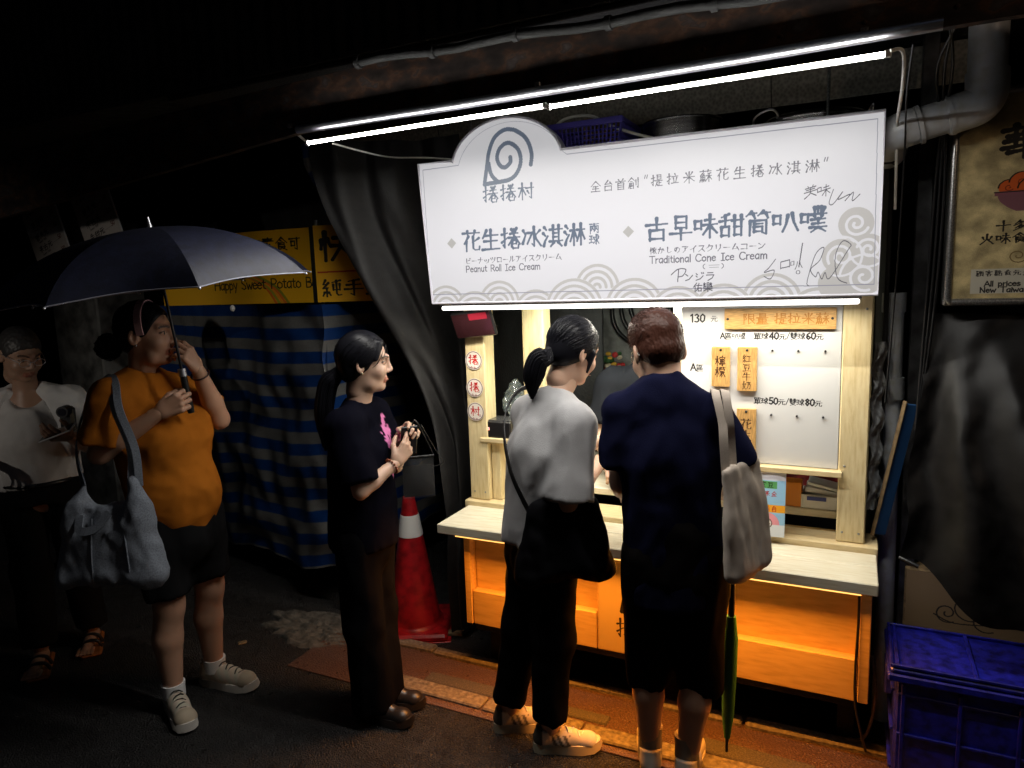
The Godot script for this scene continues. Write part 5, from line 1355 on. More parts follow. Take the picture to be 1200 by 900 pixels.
	cf.face([V(0.21, 0.30, -2.9025), V(0.90, 0.30, -2.9025), V(0.90, 0.635, -2.9025), V(0.21, 0.635, -2.9025)], Vector3.BACK, [Vector2(0, 1), Vector2(1, 1), Vector2(1, 0), Vector2(0, 0)])
	part(cb, "print", cf, print_mat(ci, 0.7))
	# blue crate
	crate()
	# cables hanging under the stall's right end
	single("grey_cable", "pale cable dangling to the ground under the stall's right end", "cable", MB.new().tube(curve([V(0.10, 0.36, -2.72), V(0.115, 0.22, -2.70), V(0.095, 0.08, -2.69), V(0.06, 0.012, -2.72), V(0.0, 0.010, -2.75)]), 0.006, 6), worn(mat(0.40, 0.33, 0.25, 0.5), M.mottle, V(5, 5, 5)))
	single("power_cable", "dark power cable running down the stall's right front panel", "cable", MB.new().tube(curve([V(0.046, 0.70, -2.588), V(0.048, 0.55, -2.588), V(0.044, 0.38, -2.588), V(0.047, 0.24, -2.588), V(0.07, 0.12, -2.60), V(0.09, 0.012, -2.66)]), 0.005, 6), M.black_plastic)

func corner_lamp() -> void:
	# bare warm bulb of the next shop, just out of the picture to the right; it lights the beam, the drain pipe and the poster
	var t := thing("shop_lamp", "warm hanging bulb of the next shop beyond the poster", "lamp", V(1.2, 2.55, -1.3))
	part(t, "bulb", MB.new().ball(V(1.2, 2.55, -1.3), V(0.03, 0.035, 0.03), 10, 14), glow(1.0, 0.80, 0.60, 3.0))
	part(t, "socket", MB.new().tube([V(1.2, 2.583, -1.3), V(1.2, 2.64, -1.3)], 0.016, 10), M.black_plastic)
	part(t, "cord", MB.new().tube([V(1.2, 2.64, -1.3), V(1.22, 2.95, -2.0), V(1.25, 3.0, -2.72)], 0.004, 6), M.black_plastic)
	var l := OmniLight3D.new()
	l.name = "bulb_light"
	l.light_energy = 0.13
	l.light_color = Color(1.0, 0.86, 0.72)
	l.light_size = 0.03
	l.omni_range = 12.0; l.omni_attenuation = 2.0
	l.shadow_enabled = true
	t.add_child(l)

func opposite_lamp() -> void:
	# spotlight over the shop window across the lane, out of the picture: it picks out the head of the queue's tail
	var at := V(-3.1, 1.75, 1.6)
	var aim := V(-3.85, 1.50, -2.0)
	var t := thing("shop_spotlight", "black spotlight on the house front across the lane", "lamp", at)
	var d := (aim - at).normalized()
	part(t, "can", MB.new().tube([at - d * 0.14, at - d * 0.13, at - d * 0.002], [0.03, 0.05, 0.055], 18), M.black_plastic)
	part(t, "lens", MB.new().tube([at - d * 0.001, at + d * 0.001], 0.05, 18), glow(1.0, 0.95, 0.88, 4.0))
	part(t, "bracket", MB.new().tube([at - d * 0.1, V(-3.1, 1.95, 1.8), V(-3.1, 1.95, 2.1)], 0.012, 8), M.black_plastic)
	var l := SpotLight3D.new()
	l.name = "spot_light"
	l.light_energy = 1.7
	l.light_color = Color(1.0, 0.96, 0.91)
	l.light_size = 0.05
	l.spot_range = 20.0; l.spot_attenuation = 2.0
	l.spot_angle = 15.0
	l.spot_angle_attenuation = 1.0
	l.shadow_enabled = true
	t.add_child(l)
	l.look_at_from_position(at + d * 0.01, aim, Vector3.UP)
	# the facade it hangs on
	var b := thing("facing_house", "plain dark house front across the lane", "building", V(-4.2, 0, 2.3))
	part(b, "wall", MB.new().span(V(-9, 0, 2.11), V(6, 5, 2.4), 0.01), M.dark_wall)

func crate() -> void:
	var bl := worn(mat(0.018, 0.022, 0.52, 0.4), M.mottle, V(3, 3, 3), M.fine, 0.12)
	var t := thing("blue_crate", "blue ribbed plastic storage crate with lid at the street's edge", "crate", V(0.42, 0, -2.62))
	var x0 := 0.150
	var x1 := 0.80
	var z0 := -2.78
	var z1 := -2.47
	part(t, "shell", MB.new().span(V(x0 + 0.012, 0.004, z0 + 0.01), V(x1, 0.42, z1 - 0.012), 0.01), bl)
	part(t, "lid", MB.new().span(V(x0 - 0.006, 0.44, z0 - 0.006), V(x1 + 0.006, 0.462, z1 + 0.004), 0.008), bl)
	part(t, "lid_rim", MB.new().span(V(x0 - 0.012, 0.415, z1 - 0.006), V(x1 + 0.012, 0.441, z1 + 0.010), 0.004).span(V(x0 - 0.012, 0.415, z0 - 0.012), V(x0 + 0.006, 0.441, z1 - 0.007), 0.004), bl)
	for k in 3:
		part(t, "lid_rib", MB.new().span(V(x0 + 0.01 + k * 0.22, 0.4625, z0 + 0.01), V(x0 + 0.022 + k * 0.22, 0.472, z1 - 0.005), 0.002), bl)
	part(t, "lid_rib", MB.new().span(V(x0, 0.4625, z1 - 0.006), V(x1, 0.473, z1 + 0.003), 0.002), bl)
	part(t, "lid_rib", MB.new().span(V(x0, 0.4625, z0), V(x1, 0.473, z0 + 0.009), 0.002), bl)
	part(t, "lid_rib", MB.new().span(V(x0 - 0.005, 0.4625, z0), V(x0 + 0.004, 0.473, z1), 0.002), bl)
	for k in 4:
		part(t, "wall_rib", MB.new().span(V(x0 + 0.03 + k * 0.16, 0.03, z1 - 0.0125), V(x0 + 0.042 + k * 0.16, 0.40, z1 - 0.001), 0.002), bl)
	for y in [0.08, 0.22, 0.36]:
		part(t, "wall_rib", MB.new().span(V(x0 + 0.02, y, z1 - 0.013), V(x1 - 0.02, y + 0.01, z1 - 0.004), 0.002), bl)
		part(t, "side_rib", MB.new().span(V(x0 + 0.001, y, z0 + 0.03), V(x0 + 0.0125, y + 0.012, z1 - 0.03), 0.002), bl)
	part(t, "side_latch", MB.new().span(V(x0 - 0.014, 0.30, z0 + 0.11), V(x0 + 0.011, 0.41, z0 + 0.20), 0.005), bl)

func traffic_cone() -> void:
	var red := worn(mat(0.50, 0.012, 0.018, 0.38), M.mottle, V(2, 2, 2), M.fine, 0.1)
	var at := V(-2.0, 0, -2.86)
	var t := thing("traffic_cone", "red traffic cone with a white band behind the girl in black", "traffic cone", at)
	part(t, "base", MB.new().box(at + V(0, 0.02, 0), V(0.36, 0.04, 0.36), 0.012, Basis(Vector3.UP, 0.45)), red)
	var cone := func(y: float) -> float: return lerpf(0.135, 0.030, (y - 0.04) / 0.66)
	part(t, "shell", MB.new().lathe([Vector2(0.150, 0.04), Vector2(0.143, 0.052), Vector2(cone.call(0.06), 0.06), Vector2(cone.call(0.50), 0.50), Vector2(cone.call(0.70), 0.70), Vector2(0.022, 0.703), Vector2(0.020, 0.68)], 32, Transform3D(Basis.IDENTITY, at)), red)
	part(t, "band", MB.new().lathe([Vector2(cone.call(0.50) + 0.0005, 0.500), Vector2(cone.call(0.50) + 0.0025, 0.502), Vector2(cone.call(0.61) + 0.0025, 0.608), Vector2(cone.call(0.61) + 0.0005, 0.61)], 32, Transform3D(Basis.IDENTITY, at)), mat(0.62, 0.62, 0.60, 0.35))
	# the cone below it in the stack
	part(t, "base", MB.new().box(at + V(0.004, 0.003, 0.006), V(0.372, 0.006, 0.372), 0.002, Basis(Vector3.UP, 0.52)), red)
# ---------------------------------------------------------------- bodies: joints with radii, one smooth surface; head and hands on finer grids
var head_mesh := {}
# one head in its own space: y up, z to the face, middle of the skull at the origin; skin tones as multiples of the person's skin
func head_base() -> MB:
	var f := Field.new(V(-0.105, -0.25, -0.12), V(0.105, 0.14, 0.135), 0.0042)
	f.ell(V(0, 0.028, -0.012), V(0.074, 0.088, 0.094), 0.01)
	f.ell(V(0, -0.035, 0.022), V(0.060, 0.078, 0.066), 0.03)
	f.cap(V(-0.030, -0.085, 0.030), V(0.030, -0.085, 0.030), 0.026, 0.026, 0.03)
	f.ell(V(0, -0.096, 0.066), V(0.022, 0.016, 0.018), 0.025)
	for s in [-1.0, 1.0]:
		f.ell(V(0.037 * s, -0.030, 0.058), V(0.026, 0.026, 0.024), 0.022)
		f.cap(V(0.012 * s, 0.027, 0.088), V(0.045 * s, 0.029, 0.066), 0.008, 0.007, 0.016)
		f.ell(V(0.031 * s, 0.008, 0.094), V(0.019, 0.012, 0.016), 0.014, Basis.IDENTITY, true)
		f.ell(V(0.031 * s, 0.006, 0.070), V(0.0145, 0.0125, 0.0135), 0.003)
		f.ell(V(0.077 * s, -0.006, -0.012), V(0.008, 0.031, 0.019), 0.006, Basis(Vector3.UP, -0.35 * s))
		f.ell(V(0.083 * s, -0.004, -0.008), V(0.005, 0.018, 0.009), 0.004, Basis.IDENTITY, true)
		f.ell(V(0.012 * s, -0.030, 0.090), V(0.0085, 0.0075, 0.011), 0.007)
	f.cap(V(0, 0.018, 0.086), V(0, -0.022, 0.102), 0.007, 0.0105, 0.014)
	f.cap(V(-0.015, -0.059, 0.081), V(0.015, -0.059, 0.081), 0.0062, 0.0062, 0.008)
	f.cap(V(0, -0.059, 0.085), V(0, -0.060, 0.085), 0.006, 0.006, 0.008)
	f.cap(V(-0.012, -0.070, 0.081), V(0.012, -0.070, 0.081), 0.0068, 0.0068, 0.008)
	f.cap(V(-0.022, -0.0645, 0.094), V(0.022, -0.0645, 0.094), 0.0022, 0.0022, 0.004)
	f.cap(V(0, -0.06, -0.020), V(0, -0.115, -0.026), 0.050, 0.048, 0.03)
	var paint := func(p: Vector3) -> Color:
		var ax := absf(p.x)
		var e := Vector2(ax - 0.031, p.y - 0.006)
		if p.z > 0.055:
			if (e / Vector2(0.0135, 0.0058)).length() < 1.0:
				return Color(0.02, 0.013, 0.01, 1) if e.length() < 0.0058 else Color(1.5, 1.9, 2.3, 1)
			if (e / Vector2(0.0165, 0.0085)).length() < 1.0 and e.y > 0.0: return Color(0.10, 0.08, 0.08, 1)
			var b := p.y - 0.032 + 0.004 * absf(ax - 0.032) / 0.02
			if ax > 0.013 and ax < 0.052 and absf(b) < 0.0042: return Color(0.12, 0.10, 0.09, 1)
			if absf(p.x) < 0.025 and p.y < -0.053 and p.y > -0.078 and p.z > 0.076: return Color(0.86, 0.56, 0.54, 1)
		return Color(1, 1, 1, 1)
	return f.to(MB.new(), Transform3D.IDENTITY, paint)
func frame(fwd: Vector3, roll := 0.0) -> Basis:
	var z := fwd.normalized()
	var x := Vector3.UP.cross(z).normalized()
	return Basis(x, z.cross(x), z) * Basis(Vector3.BACK, roll)
func append_head(mb: MB, at: Vector3, b: Basis, sc := Vector3.ONE) -> void:
	if not head_mesh.has("m"): head_mesh.m = head_base()
	var h: MB = head_mesh.m
	var first := mb.v.size()
	var bs := b * Basis.from_scale(sc)
	for i in h.v.size():
		mb.vert(at + bs * h.v[i], (b * (h.n[i] / sc)).normalized(), Vector2.ZERO, h.col[i])
	for i in h.ix: mb.ix.append(first + i)
# hand: wrist, way the fingers point, outward normal of the back of the hand, side (+1: thumb towards +across), curl of each finger (0 straight .. 1 fist), thumb (0 open .. 1 closed)
func append_hand(mb: MB, w: Vector3, dir: Vector3, back: Vector3, side: float, curl: Array, thumb := 0.5, size := 1.0, spread := 0.05) -> Array:
	dir = dir.normalized()
	back = (back - dir * back.dot(dir)).normalized()
	var across := dir.cross(back) * side
	var f := Field.new(w - V(0.16, 0.16, 0.16) * size, w + V(0.16, 0.16, 0.16) * size, 0.0042)
	var tips := []
	var s := size
	f.cap(w - dir * 0.03 * s, w + dir * 0.012 * s, 0.026 * s, 0.024 * s, 0.01, 0, back, 1.25)
	for i in 4:
		var k := 1.5 - i
		var kn: Vector3 = w + dir * (0.088 - 0.004 * absf(k - 0.5) * 2.0) * s + across * (k * 0.0195) * s
		f.cap(w + dir * 0.012 * s + across * (k * 0.011) * s, kn, 0.0145 * s, 0.0105 * s, 0.012)
		var c: float = curl[i]
		var d := (dir + across * k * spread).normalized()
		var p := kn
		var lens := [0.040, 0.025, 0.021]
		var short: float = [0.92, 1.05, 1.0, 0.80][i]
		var bend: float = c * 1.25
		var ax := d.cross(back).normalized()
		for j in 3:
			d = d.rotated(ax, -bend * (0.85 if j == 0 else 1.0))
			var q: Vector3 = p + d * lens[j] * short * s
			f.cap(p, q, (0.0093 - 0.0006 * j) * s, (0.0087 - 0.0008 * j) * s, 0.0045)
			p = q
		tips.append(p)
	var t0 := w + dir * 0.022 * s + across * 0.024 * s - back * 0.004 * s
	var td := (dir * (0.55 + 0.2 * thumb) + across * (0.85 - 0.6 * thumb) - back * (0.25 + 0.5 * thumb)).normalized()
	var t1 := t0 + td * 0.042 * s
	var td2 := (td + dir * 0.35 - across * 0.55 * thumb - back * 0.1).normalized()
	var t2 := t1 + td2 * 0.030 * s
	var td3 := (td2 - across * 0.4 * thumb).normalized()
	f.cap(t0, t1, 0.0145 * s, 0.0115 * s, 0.012)
	f.cap(t1, t2, 0.0108 * s, 0.0095 * s, 0.005)
	f.cap(t2, t2 + td3 * 0.022 * s, 0.0095 * s, 0.008 * s, 0.005)
	f.to(mb)
	return tips
# limbs and trunk under the clothes
func append_trunk(mb: MB, J: Dictionary, f: Vector3, fat := 1.0, arms := 1.0, legs := 1.0) -> void:
	var lo := Vector3(9, 9, 9)
	var hi := -lo
	for k in J:
		lo = lo.min(J[k]); hi = hi.max(J[k])
	var F := Field.new(lo - V(0.2, 0.16, 0.2), hi + V(0.2, 0.12, 0.2), 0.011)
	F.cap(J.chest, J.pelvis, 0.118 * fat, 0.125 * fat, 0.03, 0, f, 1.35)
	F.cap(J.neck, J.chest + (J.neck - J.chest) * 0.3 + f * 0.02, 0.045, 0.06, 0.04)
	F.cap(J.neck - (J.head - J.neck) * 0.2, J.head - V(0, 0.05, 0), 0.050 * (0.6 + 0.4 * fat), 0.048, 0.02)
	for s in ["L", "R"]:
		F.cap(J.neck - V(0, 0.055, 0) + f * 0.015, J["sh" + s], 0.034, 0.04, 0.03)
		F.cap(J["sh" + s], J["el" + s], 0.046 * arms, 0.038 * arms, 0.025)
		F.cap(J["el" + s], J["el" + s].lerp(J["wr" + s], 0.35), 0.038 * arms, 0.039 * arms, 0.015)
		F.cap(J["el" + s].lerp(J["wr" + s], 0.35), J["wr" + s], 0.039 * arms, 0.0265 * (0.6 + 0.4 * arms), 0.015)
		F.cap(J["hip" + s], J["kn" + s], 0.080 * legs, 0.054 * legs, 0.03)
		var k: Vector3 = J["kn" + s]
		var a: Vector3 = J["an" + s]
		F.cap(k, k.lerp(a, 0.38) - f * 0.014, 0.052 * legs, 0.054 * legs, 0.02)
		F.cap(k.lerp(a, 0.38) - f * 0.014, a, 0.054 * legs, 0.035 * (0.5 + 0.5 * legs), 0.02)
		F.cap(k + f * 0.012 + V(0, 0.02, 0), k + f * 0.012 - V(0, 0.03, 0), 0.044 * legs, 0.042 * legs, 0.02)
	F.to(mb, Transform3D.IDENTITY, null, 3)
func skin(r: float, g: float, b: float) -> StandardMaterial3D:
	var m := mat(r, g, b, 0.46)
	m.vertex_color_use_as_albedo = true
	m.subsurf_scatter_enabled = true
	m.subsurf_scatter_strength = 0.08
	m.uv1_triplanar = true
	m.uv1_scale = V(14, 14, 14)
	m.normal_enabled = true
	m.normal_texture = M.fine
	m.normal_scale = 0.12
	return m
func cloth(r: float, g: float, b: float, rough := 0.85, rim := 0.0) -> StandardMaterial3D:
	var m := worn(mat(r, g, b, rough), ntex(71, 0.02, [[0.0, Color(0.955, 0.955, 0.955)], [1.0, Color(1, 1, 1)]], 256), V(5, 5, 5), M.fine, 0.5)
	m.metallic_specular = 0.08
	return m
# sneaker: toe points along dir; foot stands at ground point g (under the ankle)
func shoe(p: Node3D, called: String, g: Vector3, dir: Vector3, len_: float, sole_m: Material, upper_m: Material, paint: Callable, lace_m: Material = null, thick := 0.032, low := false) -> void:
	var z := V(dir.x, 0, dir.z).normalized()
	var x := Vector3.UP.cross(z)
	var b := Basis(x, Vector3.UP, z)
	var T := Transform3D(b, g)
	var k := len_ / 0.27
	var sole := MB.new()
	var outline := [[0.0, -0.075, 0.0], [0.026, -0.068, 0.0], [0.035, -0.04, 0.0], [0.034, 0.02, 0.0], [0.040, 0.08, 0.0], [0.043, 0.125, 0.002], [0.036, 0.168, 0.006], [0.018, 0.192, 0.012], [0.0, 0.197, 0.014]]
	var lp := []
	for q in outline: lp.append(q)
	for i in range(outline.size() - 2, 0, -1): lp.append([-outline[i][0], outline[i][1], outline[i][2]])
	var rows := [[0.90, 0.0], [1.0, 0.006], [1.03, 0.5], [0.99, 1.0]]
	for r in rows:
		for q in lp:
			var nm := b * V(q[0] * 2.0, 0.0, q[1] - 0.06).normalized()
			sole.vert(T * V(q[0] * r[0] * k, q[2] * k + thick * r[1], (q[1] * r[0] + 0.004) * k), nm)
	var n := lp.size()
	for r in 3:
		for i in n: sole.quad(r * n + i, r * n + (i + 1) % n, (r + 1) * n + (i + 1) % n, (r + 1) * n + i)
	for e in [0, 3]:
		var nm := Vector3.DOWN if e == 0 else Vector3.UP
		var c := sole.vert(T * V(0, thick * rows[e][1], 0.06 * k), nm)
		var ids := []
		for i in n: ids.append(sole.vert(sole.v[e * n + i], nm))
		for i in n: sole.tri(c, ids[i], ids[(i + 1) % n])
	var f := Field.new(V(-0.065, 0.0, -0.10) * k, V(0.065, 0.15, 0.215) * k, 0.005)
	f.cap(V(0, 0.048, -0.035) * k, V(0, 0.046, 0.06) * k, 0.033 * k, 0.034 * k, 0.02)
	f.cap(V(0, 0.046, 0.05) * k, V(0, 0.036, 0.145) * k, 0.036 * k, 0.036 * k, 0.02, 0)
	f.ell(V(0, 0.040, 0.150) * k, V(0.038, 0.030, 0.040) * k, 0.02)
	f.cap(V(0, 0.072, -0.030) * k, V(0, 0.060, 0.085) * k, 0.026 * k, 0.026 * k, 0.02)
	if not low: f.cap(V(0, 0.055, -0.030) * k, V(0, 0.098, -0.020) * k, 0.034 * k, 0.037 * k, 0.015, 1)
	f.clip(V(0, thick * 0.92, 0), Vector3.DOWN)
	var up := part(p, called, f.to(MB.new(), T, paint), upper_m)
	part(up, "sole", sole, sole_m)
	if lace_m:
		for i in 5:
			var zz := (0.045 + i * 0.021) * k
			var yy := (0.104 - i * 0.0072) * k
			var w := 0.020 * k
			var sg := 1.0 if i % 2 == 0 else -1.0
			part(up, "lace", MB.new().tube([T * V(-w, yy - 0.010 * k, zz - 0.006 * sg), T * V(-w * 0.4, yy - 0.001, zz - 0.003 * sg), T * V(w * 0.4, yy - 0.001, zz + 0.003 * sg), T * V(w, yy - 0.010 * k, zz + 0.006 * sg)], 0.0028, 5), lace_m)
# hair cap in head space; cut pulls the hairline back from the face
func hair_field(grow: float, nape: float, sd: int) -> Field:
	var f := Field.new(V(-0.13, -0.20, -0.17), V(0.13, 0.16, 0.13), 0.005)
	f.ell(V(0, 0.034, -0.016), V(0.078, 0.092, 0.098) + V(grow, grow, grow), 0.01)
	f.ell(V(0, nape, -0.050), V(0.060, 0.055, 0.052) + V(grow, grow, grow) * 0.5, 0.03)
	return f
# ---------------------------------------------------------------- the people
func field_round(J: Dictionary, m: float, cell: float, ymin := -1.0, ymax := 9.0) -> Field:
	var lo := Vector3(9, 9, 9)
	var hi := -lo
	for k in J:
		lo = lo.min(J[k]); hi = hi.max(J[k])
	lo -= V(m, m, m); hi += V(m, m, m)
	lo.y = maxf(lo.y, ymin); hi.y = minf(hi.y, ymax)
	return Field.new(lo, hi, cell)
func only(J: Dictionary, keys: Array) -> Dictionary:
	var r := {}
	for k in keys: r[k] = J[k]
	return r
func strands(mb: MB, h: Transform3D, sd: int, n: int, grow: float, tie: Vector3, thick := 0.0009, line := 0.0) -> void:
	# fine locks lying on the scalp, combed from the hairline back to the tie
	var rg := RandomNumberGenerator.new()
	rg.seed = sd
	var c := V(0, 0.034, -0.016)
	var rr := V(0.078, 0.092, 0.098) + V(grow, grow, grow)
	var dt := ((tie - c) / rr).normalized()
	for i in n:
		var phi := rg.randf_range(-2.7, 2.7)
		var q := absf(phi)
		var el := lerpf(0.80, 0.30, smoothstep(0.0, 1.1, q)) if q < 1.1 else lerpf(0.30, -0.75, smoothstep(1.1, 2.3, q))
		el += line + rg.randf_range(-0.03, 0.05)
		var d0 := V(sin(phi) * cos(el), sin(el), cos(phi) * cos(el))
		var t0 := rg.randf_range(0.0, 0.45)
		var wob := rg.randf_range(-0.05, 0.05)
		var lift := rg.randf_range(0.0003, 0.0030)
		var pts := []
		for k in 8:
			var t := lerpf(t0, 0.97, k / 7.0)
			var d := d0.slerp(dt, t)
			d = (d + V(wob, wob * 0.5, 0) * sin(t * PI)).normalized()
			pts.append(h * (c + d * (rr + V(lift, lift, lift))))
		var w := thick * rg.randf_range(0.7, 1.4)
		mb.tube(pts, [w * 0.4, w, w * 1.2, w * 1.2, w * 1.2, w * 1.2, w, w * 0.7], 4, false)
func tail(mb: MB, pts: Array, r: float, sd: int, n := 70) -> void:
	# a hanging bunch of hair: a core with many tapering locks laid round it
	var rg := RandomNumberGenerator.new()
	rg.seed = sd
	var c := curve(pts, 4)
	var m := c.size()
	var wide := func(f: float) -> float: return r * (lerpf(0.42, 1.0, smoothstep(0.0, 0.35, f)) * (1.0 - 0.75 * smoothstep(0.6, 1.0, f)))
	var core := []
	for k in m: core.append(wide.call(float(k) / (m - 1)) * 0.85)
	mb.tube(c, core, 14)
	for i in n:
		var a := rg.randf() * TAU
		var q := rg.randf_range(0.82, 1.08)
		var wob := rg.randf_range(0, TAU)
		var tp := []
		var rr := []
		var stop := int(m * rg.randf_range(0.85, 1.0))
		for k in stop:
			var f := float(k) / (m - 1)
			var t: Vector3 = (c[mini(k + 1, m - 1)] - c[maxi(k - 1, 0)]).normalized()
			var sx := t.cross(V(0.3, 0, 1)).normalized()
			var sz := t.cross(sx)
			tp.append(c[k] + (sx * cos(a) + sz * sin(a)) * wide.call(f) * q + V(sin(wob + f * 5.0), 0, cos(wob + f * 4.0)) * 0.003 * f)
			rr.append(0.0019 * (1.0 - 0.7 * f))
		if tp.size() > 2: mb.tube(tp, rr, 4, false)
func people() -> void:
	var hair_black := mat(0.008, 0.008, 0.011, 0.36)
	hair_black.metallic_specular = 0.30
	hair_black.uv1_triplanar = true
	hair_black.uv1_scale = V(20, 4, 20)
	hair_black.normal_enabled = true
	hair_black.normal_texture = M.mid
	hair_black.normal_scale = 0.35
	var nf := fnoise(81, 1.0, 3)
	M.hair = hair_black
	customer_in_navy(nf)
	customer_in_white(nf)
	girl_in_black(nf)
	woman_with_umbrella(nf)
	man_with_phone(nf)
	vendor(nf)

# --- man at the counter: navy T-shirt, black shorts, seen from behind
func customer_in_navy(nf: FastNoiseLite) -> void:
	var J := {"head": V(-0.585, 1.508, -2.305), "neck": V(-0.556, 1.402, -2.262), "chest": V(-0.535, 1.17, -2.27), "pelvis": V(-0.52, 0.86, -2.27),
		"shL": V(-0.690, 1.318, -2.228), "shR": V(-0.397, 1.318, -2.295), "elL": V(-0.695, 1.07, -2.235), "elR": V(-0.305, 1.07, -2.33), "wrL": V(-0.735, 0.955, -2.45), "wrR": V(-0.45, 0.97, -2.53),
		"hipL": V(-0.605, 0.83, -2.25), "hipR": V(-0.435, 0.83, -2.29), "knL": V(-0.615, 0.45, -2.27), "knR": V(-0.440, 0.45, -2.285), "anL": V(-0.606, 0.08, -2.266), "anR": V(-0.474, 0.08, -2.259)}
	var f := V(-0.22, 0, -0.975)
	var p := thing("person", "person in navy T-shirt and black shorts at the counter with a canvas tote", "person", V(-0.53, 0, -2.27))
	var hb := frame(V(-0.58, -0.36, -0.76), -0.04)
	var mb := MB.new()
	append_trunk(mb, J, f)
	append_head(mb, J.head, hb, V(1.06, 1.04, 1.06))
	append_hand(mb, J.wrL, V(-0.1, -0.1, -0.9), V(0.2, 1, 0), 1.0, [0.35, 0.4, 0.45, 0.5], 0.4)
	append_hand(mb, J.wrR, V(-0.5, 0.0, -0.8), V(0.2, 1, 0), -1.0, [0.35, 0.4, 0.45, 0.5], 0.4)
	part(p, "body", mb, skin(0.50, 0.30, 0.21))
	var F := field_round(only(J, ["neck", "shL", "shR", "elL", "elR", "pelvis"]), 0.22, 0.0095, 0.60, 1.46)
	F.cap(J.neck - V(0, 0.07, 0), J.chest, 0.108, 0.156, 0.05, 0, f, 1.4)
	F.cap(J.chest, V(-0.522, 0.665, -2.27), 0.154, 0.163, 0.05, 1, f, 1.35)
	for s in ["L", "R"]:
		F.cap(J.neck - V(0, 0.035, 0), J["sh" + s], 0.058, 0.052, 0.05)
		F.cap(J["sh" + s] - V(0, 0.01, 0), J["sh" + s].lerp(J["el" + s], 0.74), 0.060, 0.070, 0.020, 1)
	F.cap(J.neck - V(0, 0.05, 0), J.neck + V(0, 0.005, 0), 0.075, 0.058, 0.03)
	F.ell(J.neck + V(-0.006, 0.070, -0.03), V(0.060, 0.056, 0.066), 0.008, Basis.IDENTITY, true)
	F.fold(nf, 0.010, V(7, 3, 7)).fold(ridges(101), -0.007, V(5, 3.5, 5))
	part(p, "shirt", F.to(MB.new(), Transform3D.IDENTITY, null, 2), cloth(0.008, 0.009, 0.028, 0.8))
	var collar := []
	for k in 25:
		var a := TAU * k / 24
		collar.append(J.neck + V(cos(a) * 0.060, 0.022 + 0.014 * sin(a), -0.012 + sin(a) * 0.060))
	part(p, "collar", MB.new().tube(collar, 0.007, 6, false), cloth(0.007, 0.008, 0.025, 0.8))
	var S := field_round(only(J, ["pelvis", "hipL", "hipR", "knL", "knR"]), 0.22, 0.0105, 0.30, 1.0)
	S.cap(J.pelvis + V(0, 0.04, 0), J.pelvis - V(0, 0.08, 0), 0.150, 0.155, 0.04, 0, f, 1.25)
	for s in ["L", "R"]:
		var kn: Vector3 = J["kn" + s]
		S.cap(J["hip" + s], kn + V(0.004, -0.105, 0), 0.094, 0.074, 0.010, 1)
	S.fold(nf, 0.014, V(9, 3.0, 9))
	part(p, "shorts", S.to(MB.new(), Transform3D.IDENTITY, null, 2), cloth(0.007, 0.006, 0.006))
	# short hair, reddish brown on top, shaved at the sides and nape
	var H := Field.new(V(-0.11, -0.12, -0.14), V(0.11, 0.16, 0.12), 0.0042)
	H.ell(V(0, 0.046, -0.012), V(0.080, 0.093, 0.100), 0.01).ell(V(0, 0.09, 0.035), V(0.062, 0.042, 0.060), 0.03).ell(V(0, -0.01, -0.045), V(0.069, 0.052, 0.062), 0.02)
	H.ell(V(0, -0.055, 0.085), V(0.095, 0.105, 0.095), 0.012, Basis.IDENTITY, true)
	H.clip(V(0, -0.052, -0.07), V(0, -1.0, -0.22).normalized())
	var hn := fnoise(84, 1.0, 3)
	H.fold(hn, 0.002, V(110, 70, 110)).fold(nf, 0.003, V(26, 20, 26))
	var hm := mat(0.045, 0.015, 0.009, 0.45)
	hm.metallic_specular = 0.3
	var hmb := H.to(MB.new(), Transform3D(hb * 1.05, J.head))
	var hrg := RandomNumberGenerator.new()
	hrg.seed = 33
	var HT := Transform3D(hb * 1.05, J.head)
	for i in 1700:
		# short cropped hairs standing off the crown
		var d := V(hrg.randf_range(-1, 1), hrg.randf_range(-0.15, 1), hrg.randf_range(-1, 0.8)).normalized()
		var q := V(0, 0.046, -0.012) + d * V(0.081, 0.094, 0.101)
		var L := 0.006 + 0.012 * clampf(d.y, 0.0, 1.0)
		var lean := (d * 0.45 + V(hrg.randf_range(-0.35, 0.35), -0.1, 0.8)).normalized()
		hmb.tube([HT * (q - d * 0.004), HT * (q + lean * L * 0.6), HT * (q + lean * L + V(0, -0.002, 0.003))], [0.0009, 0.0008, 0.0003], 3, false)
	part(p, "hair", hmb, hm)
	# spectacles
	var g := MB.new()
	var T := Transform3D(hb, J.head)
	for s in [-1.0, 1.0]:
		var ring_pts := []
		for k in 17:
			var a := TAU * k / 16
			ring_pts.append(T * V(0.032 * s + cos(a) * 0.023, 0.004 + sin(a) * 0.018, 0.097))
		g.tube(ring_pts, 0.0016, 5, false)
		g.tube([T * V(0.055 * s, 0.010, 0.096), T * V(0.080 * s, 0.012, 0.02), T * V(0.081 * s, 0.010, -0.02), T * V(0.079 * s, -0.012, -0.032)], 0.0018, 5)
	g.tube([T * V(-0.009, 0.006, 0.099), T * V(0.009, 0.006, 0.099)], 0.0016, 5)
	part(p, "spectacles", g, mat(0.35, 0.33, 0.30, 0.25, 0.8))
	var cream := mat(0.62, 0.56, 0.44, 0.6)
	var upm := mat(0.68, 0.62, 0.52, 0.7)
	upm.vertex_color_use_as_albedo = true
	var paint := func(q: Vector3) -> Color: return Color(0.45, 0.42, 0.38) if (q.z > 0.0 and q.z < 0.03) or q.y < 0.045 and q.z < -0.04 else Color.WHITE
	shoe(p, "shoe", V(-0.606, 0.007, -2.266), V(-0.30, 0, -0.95), 0.28, cream, upm, paint, M.white)
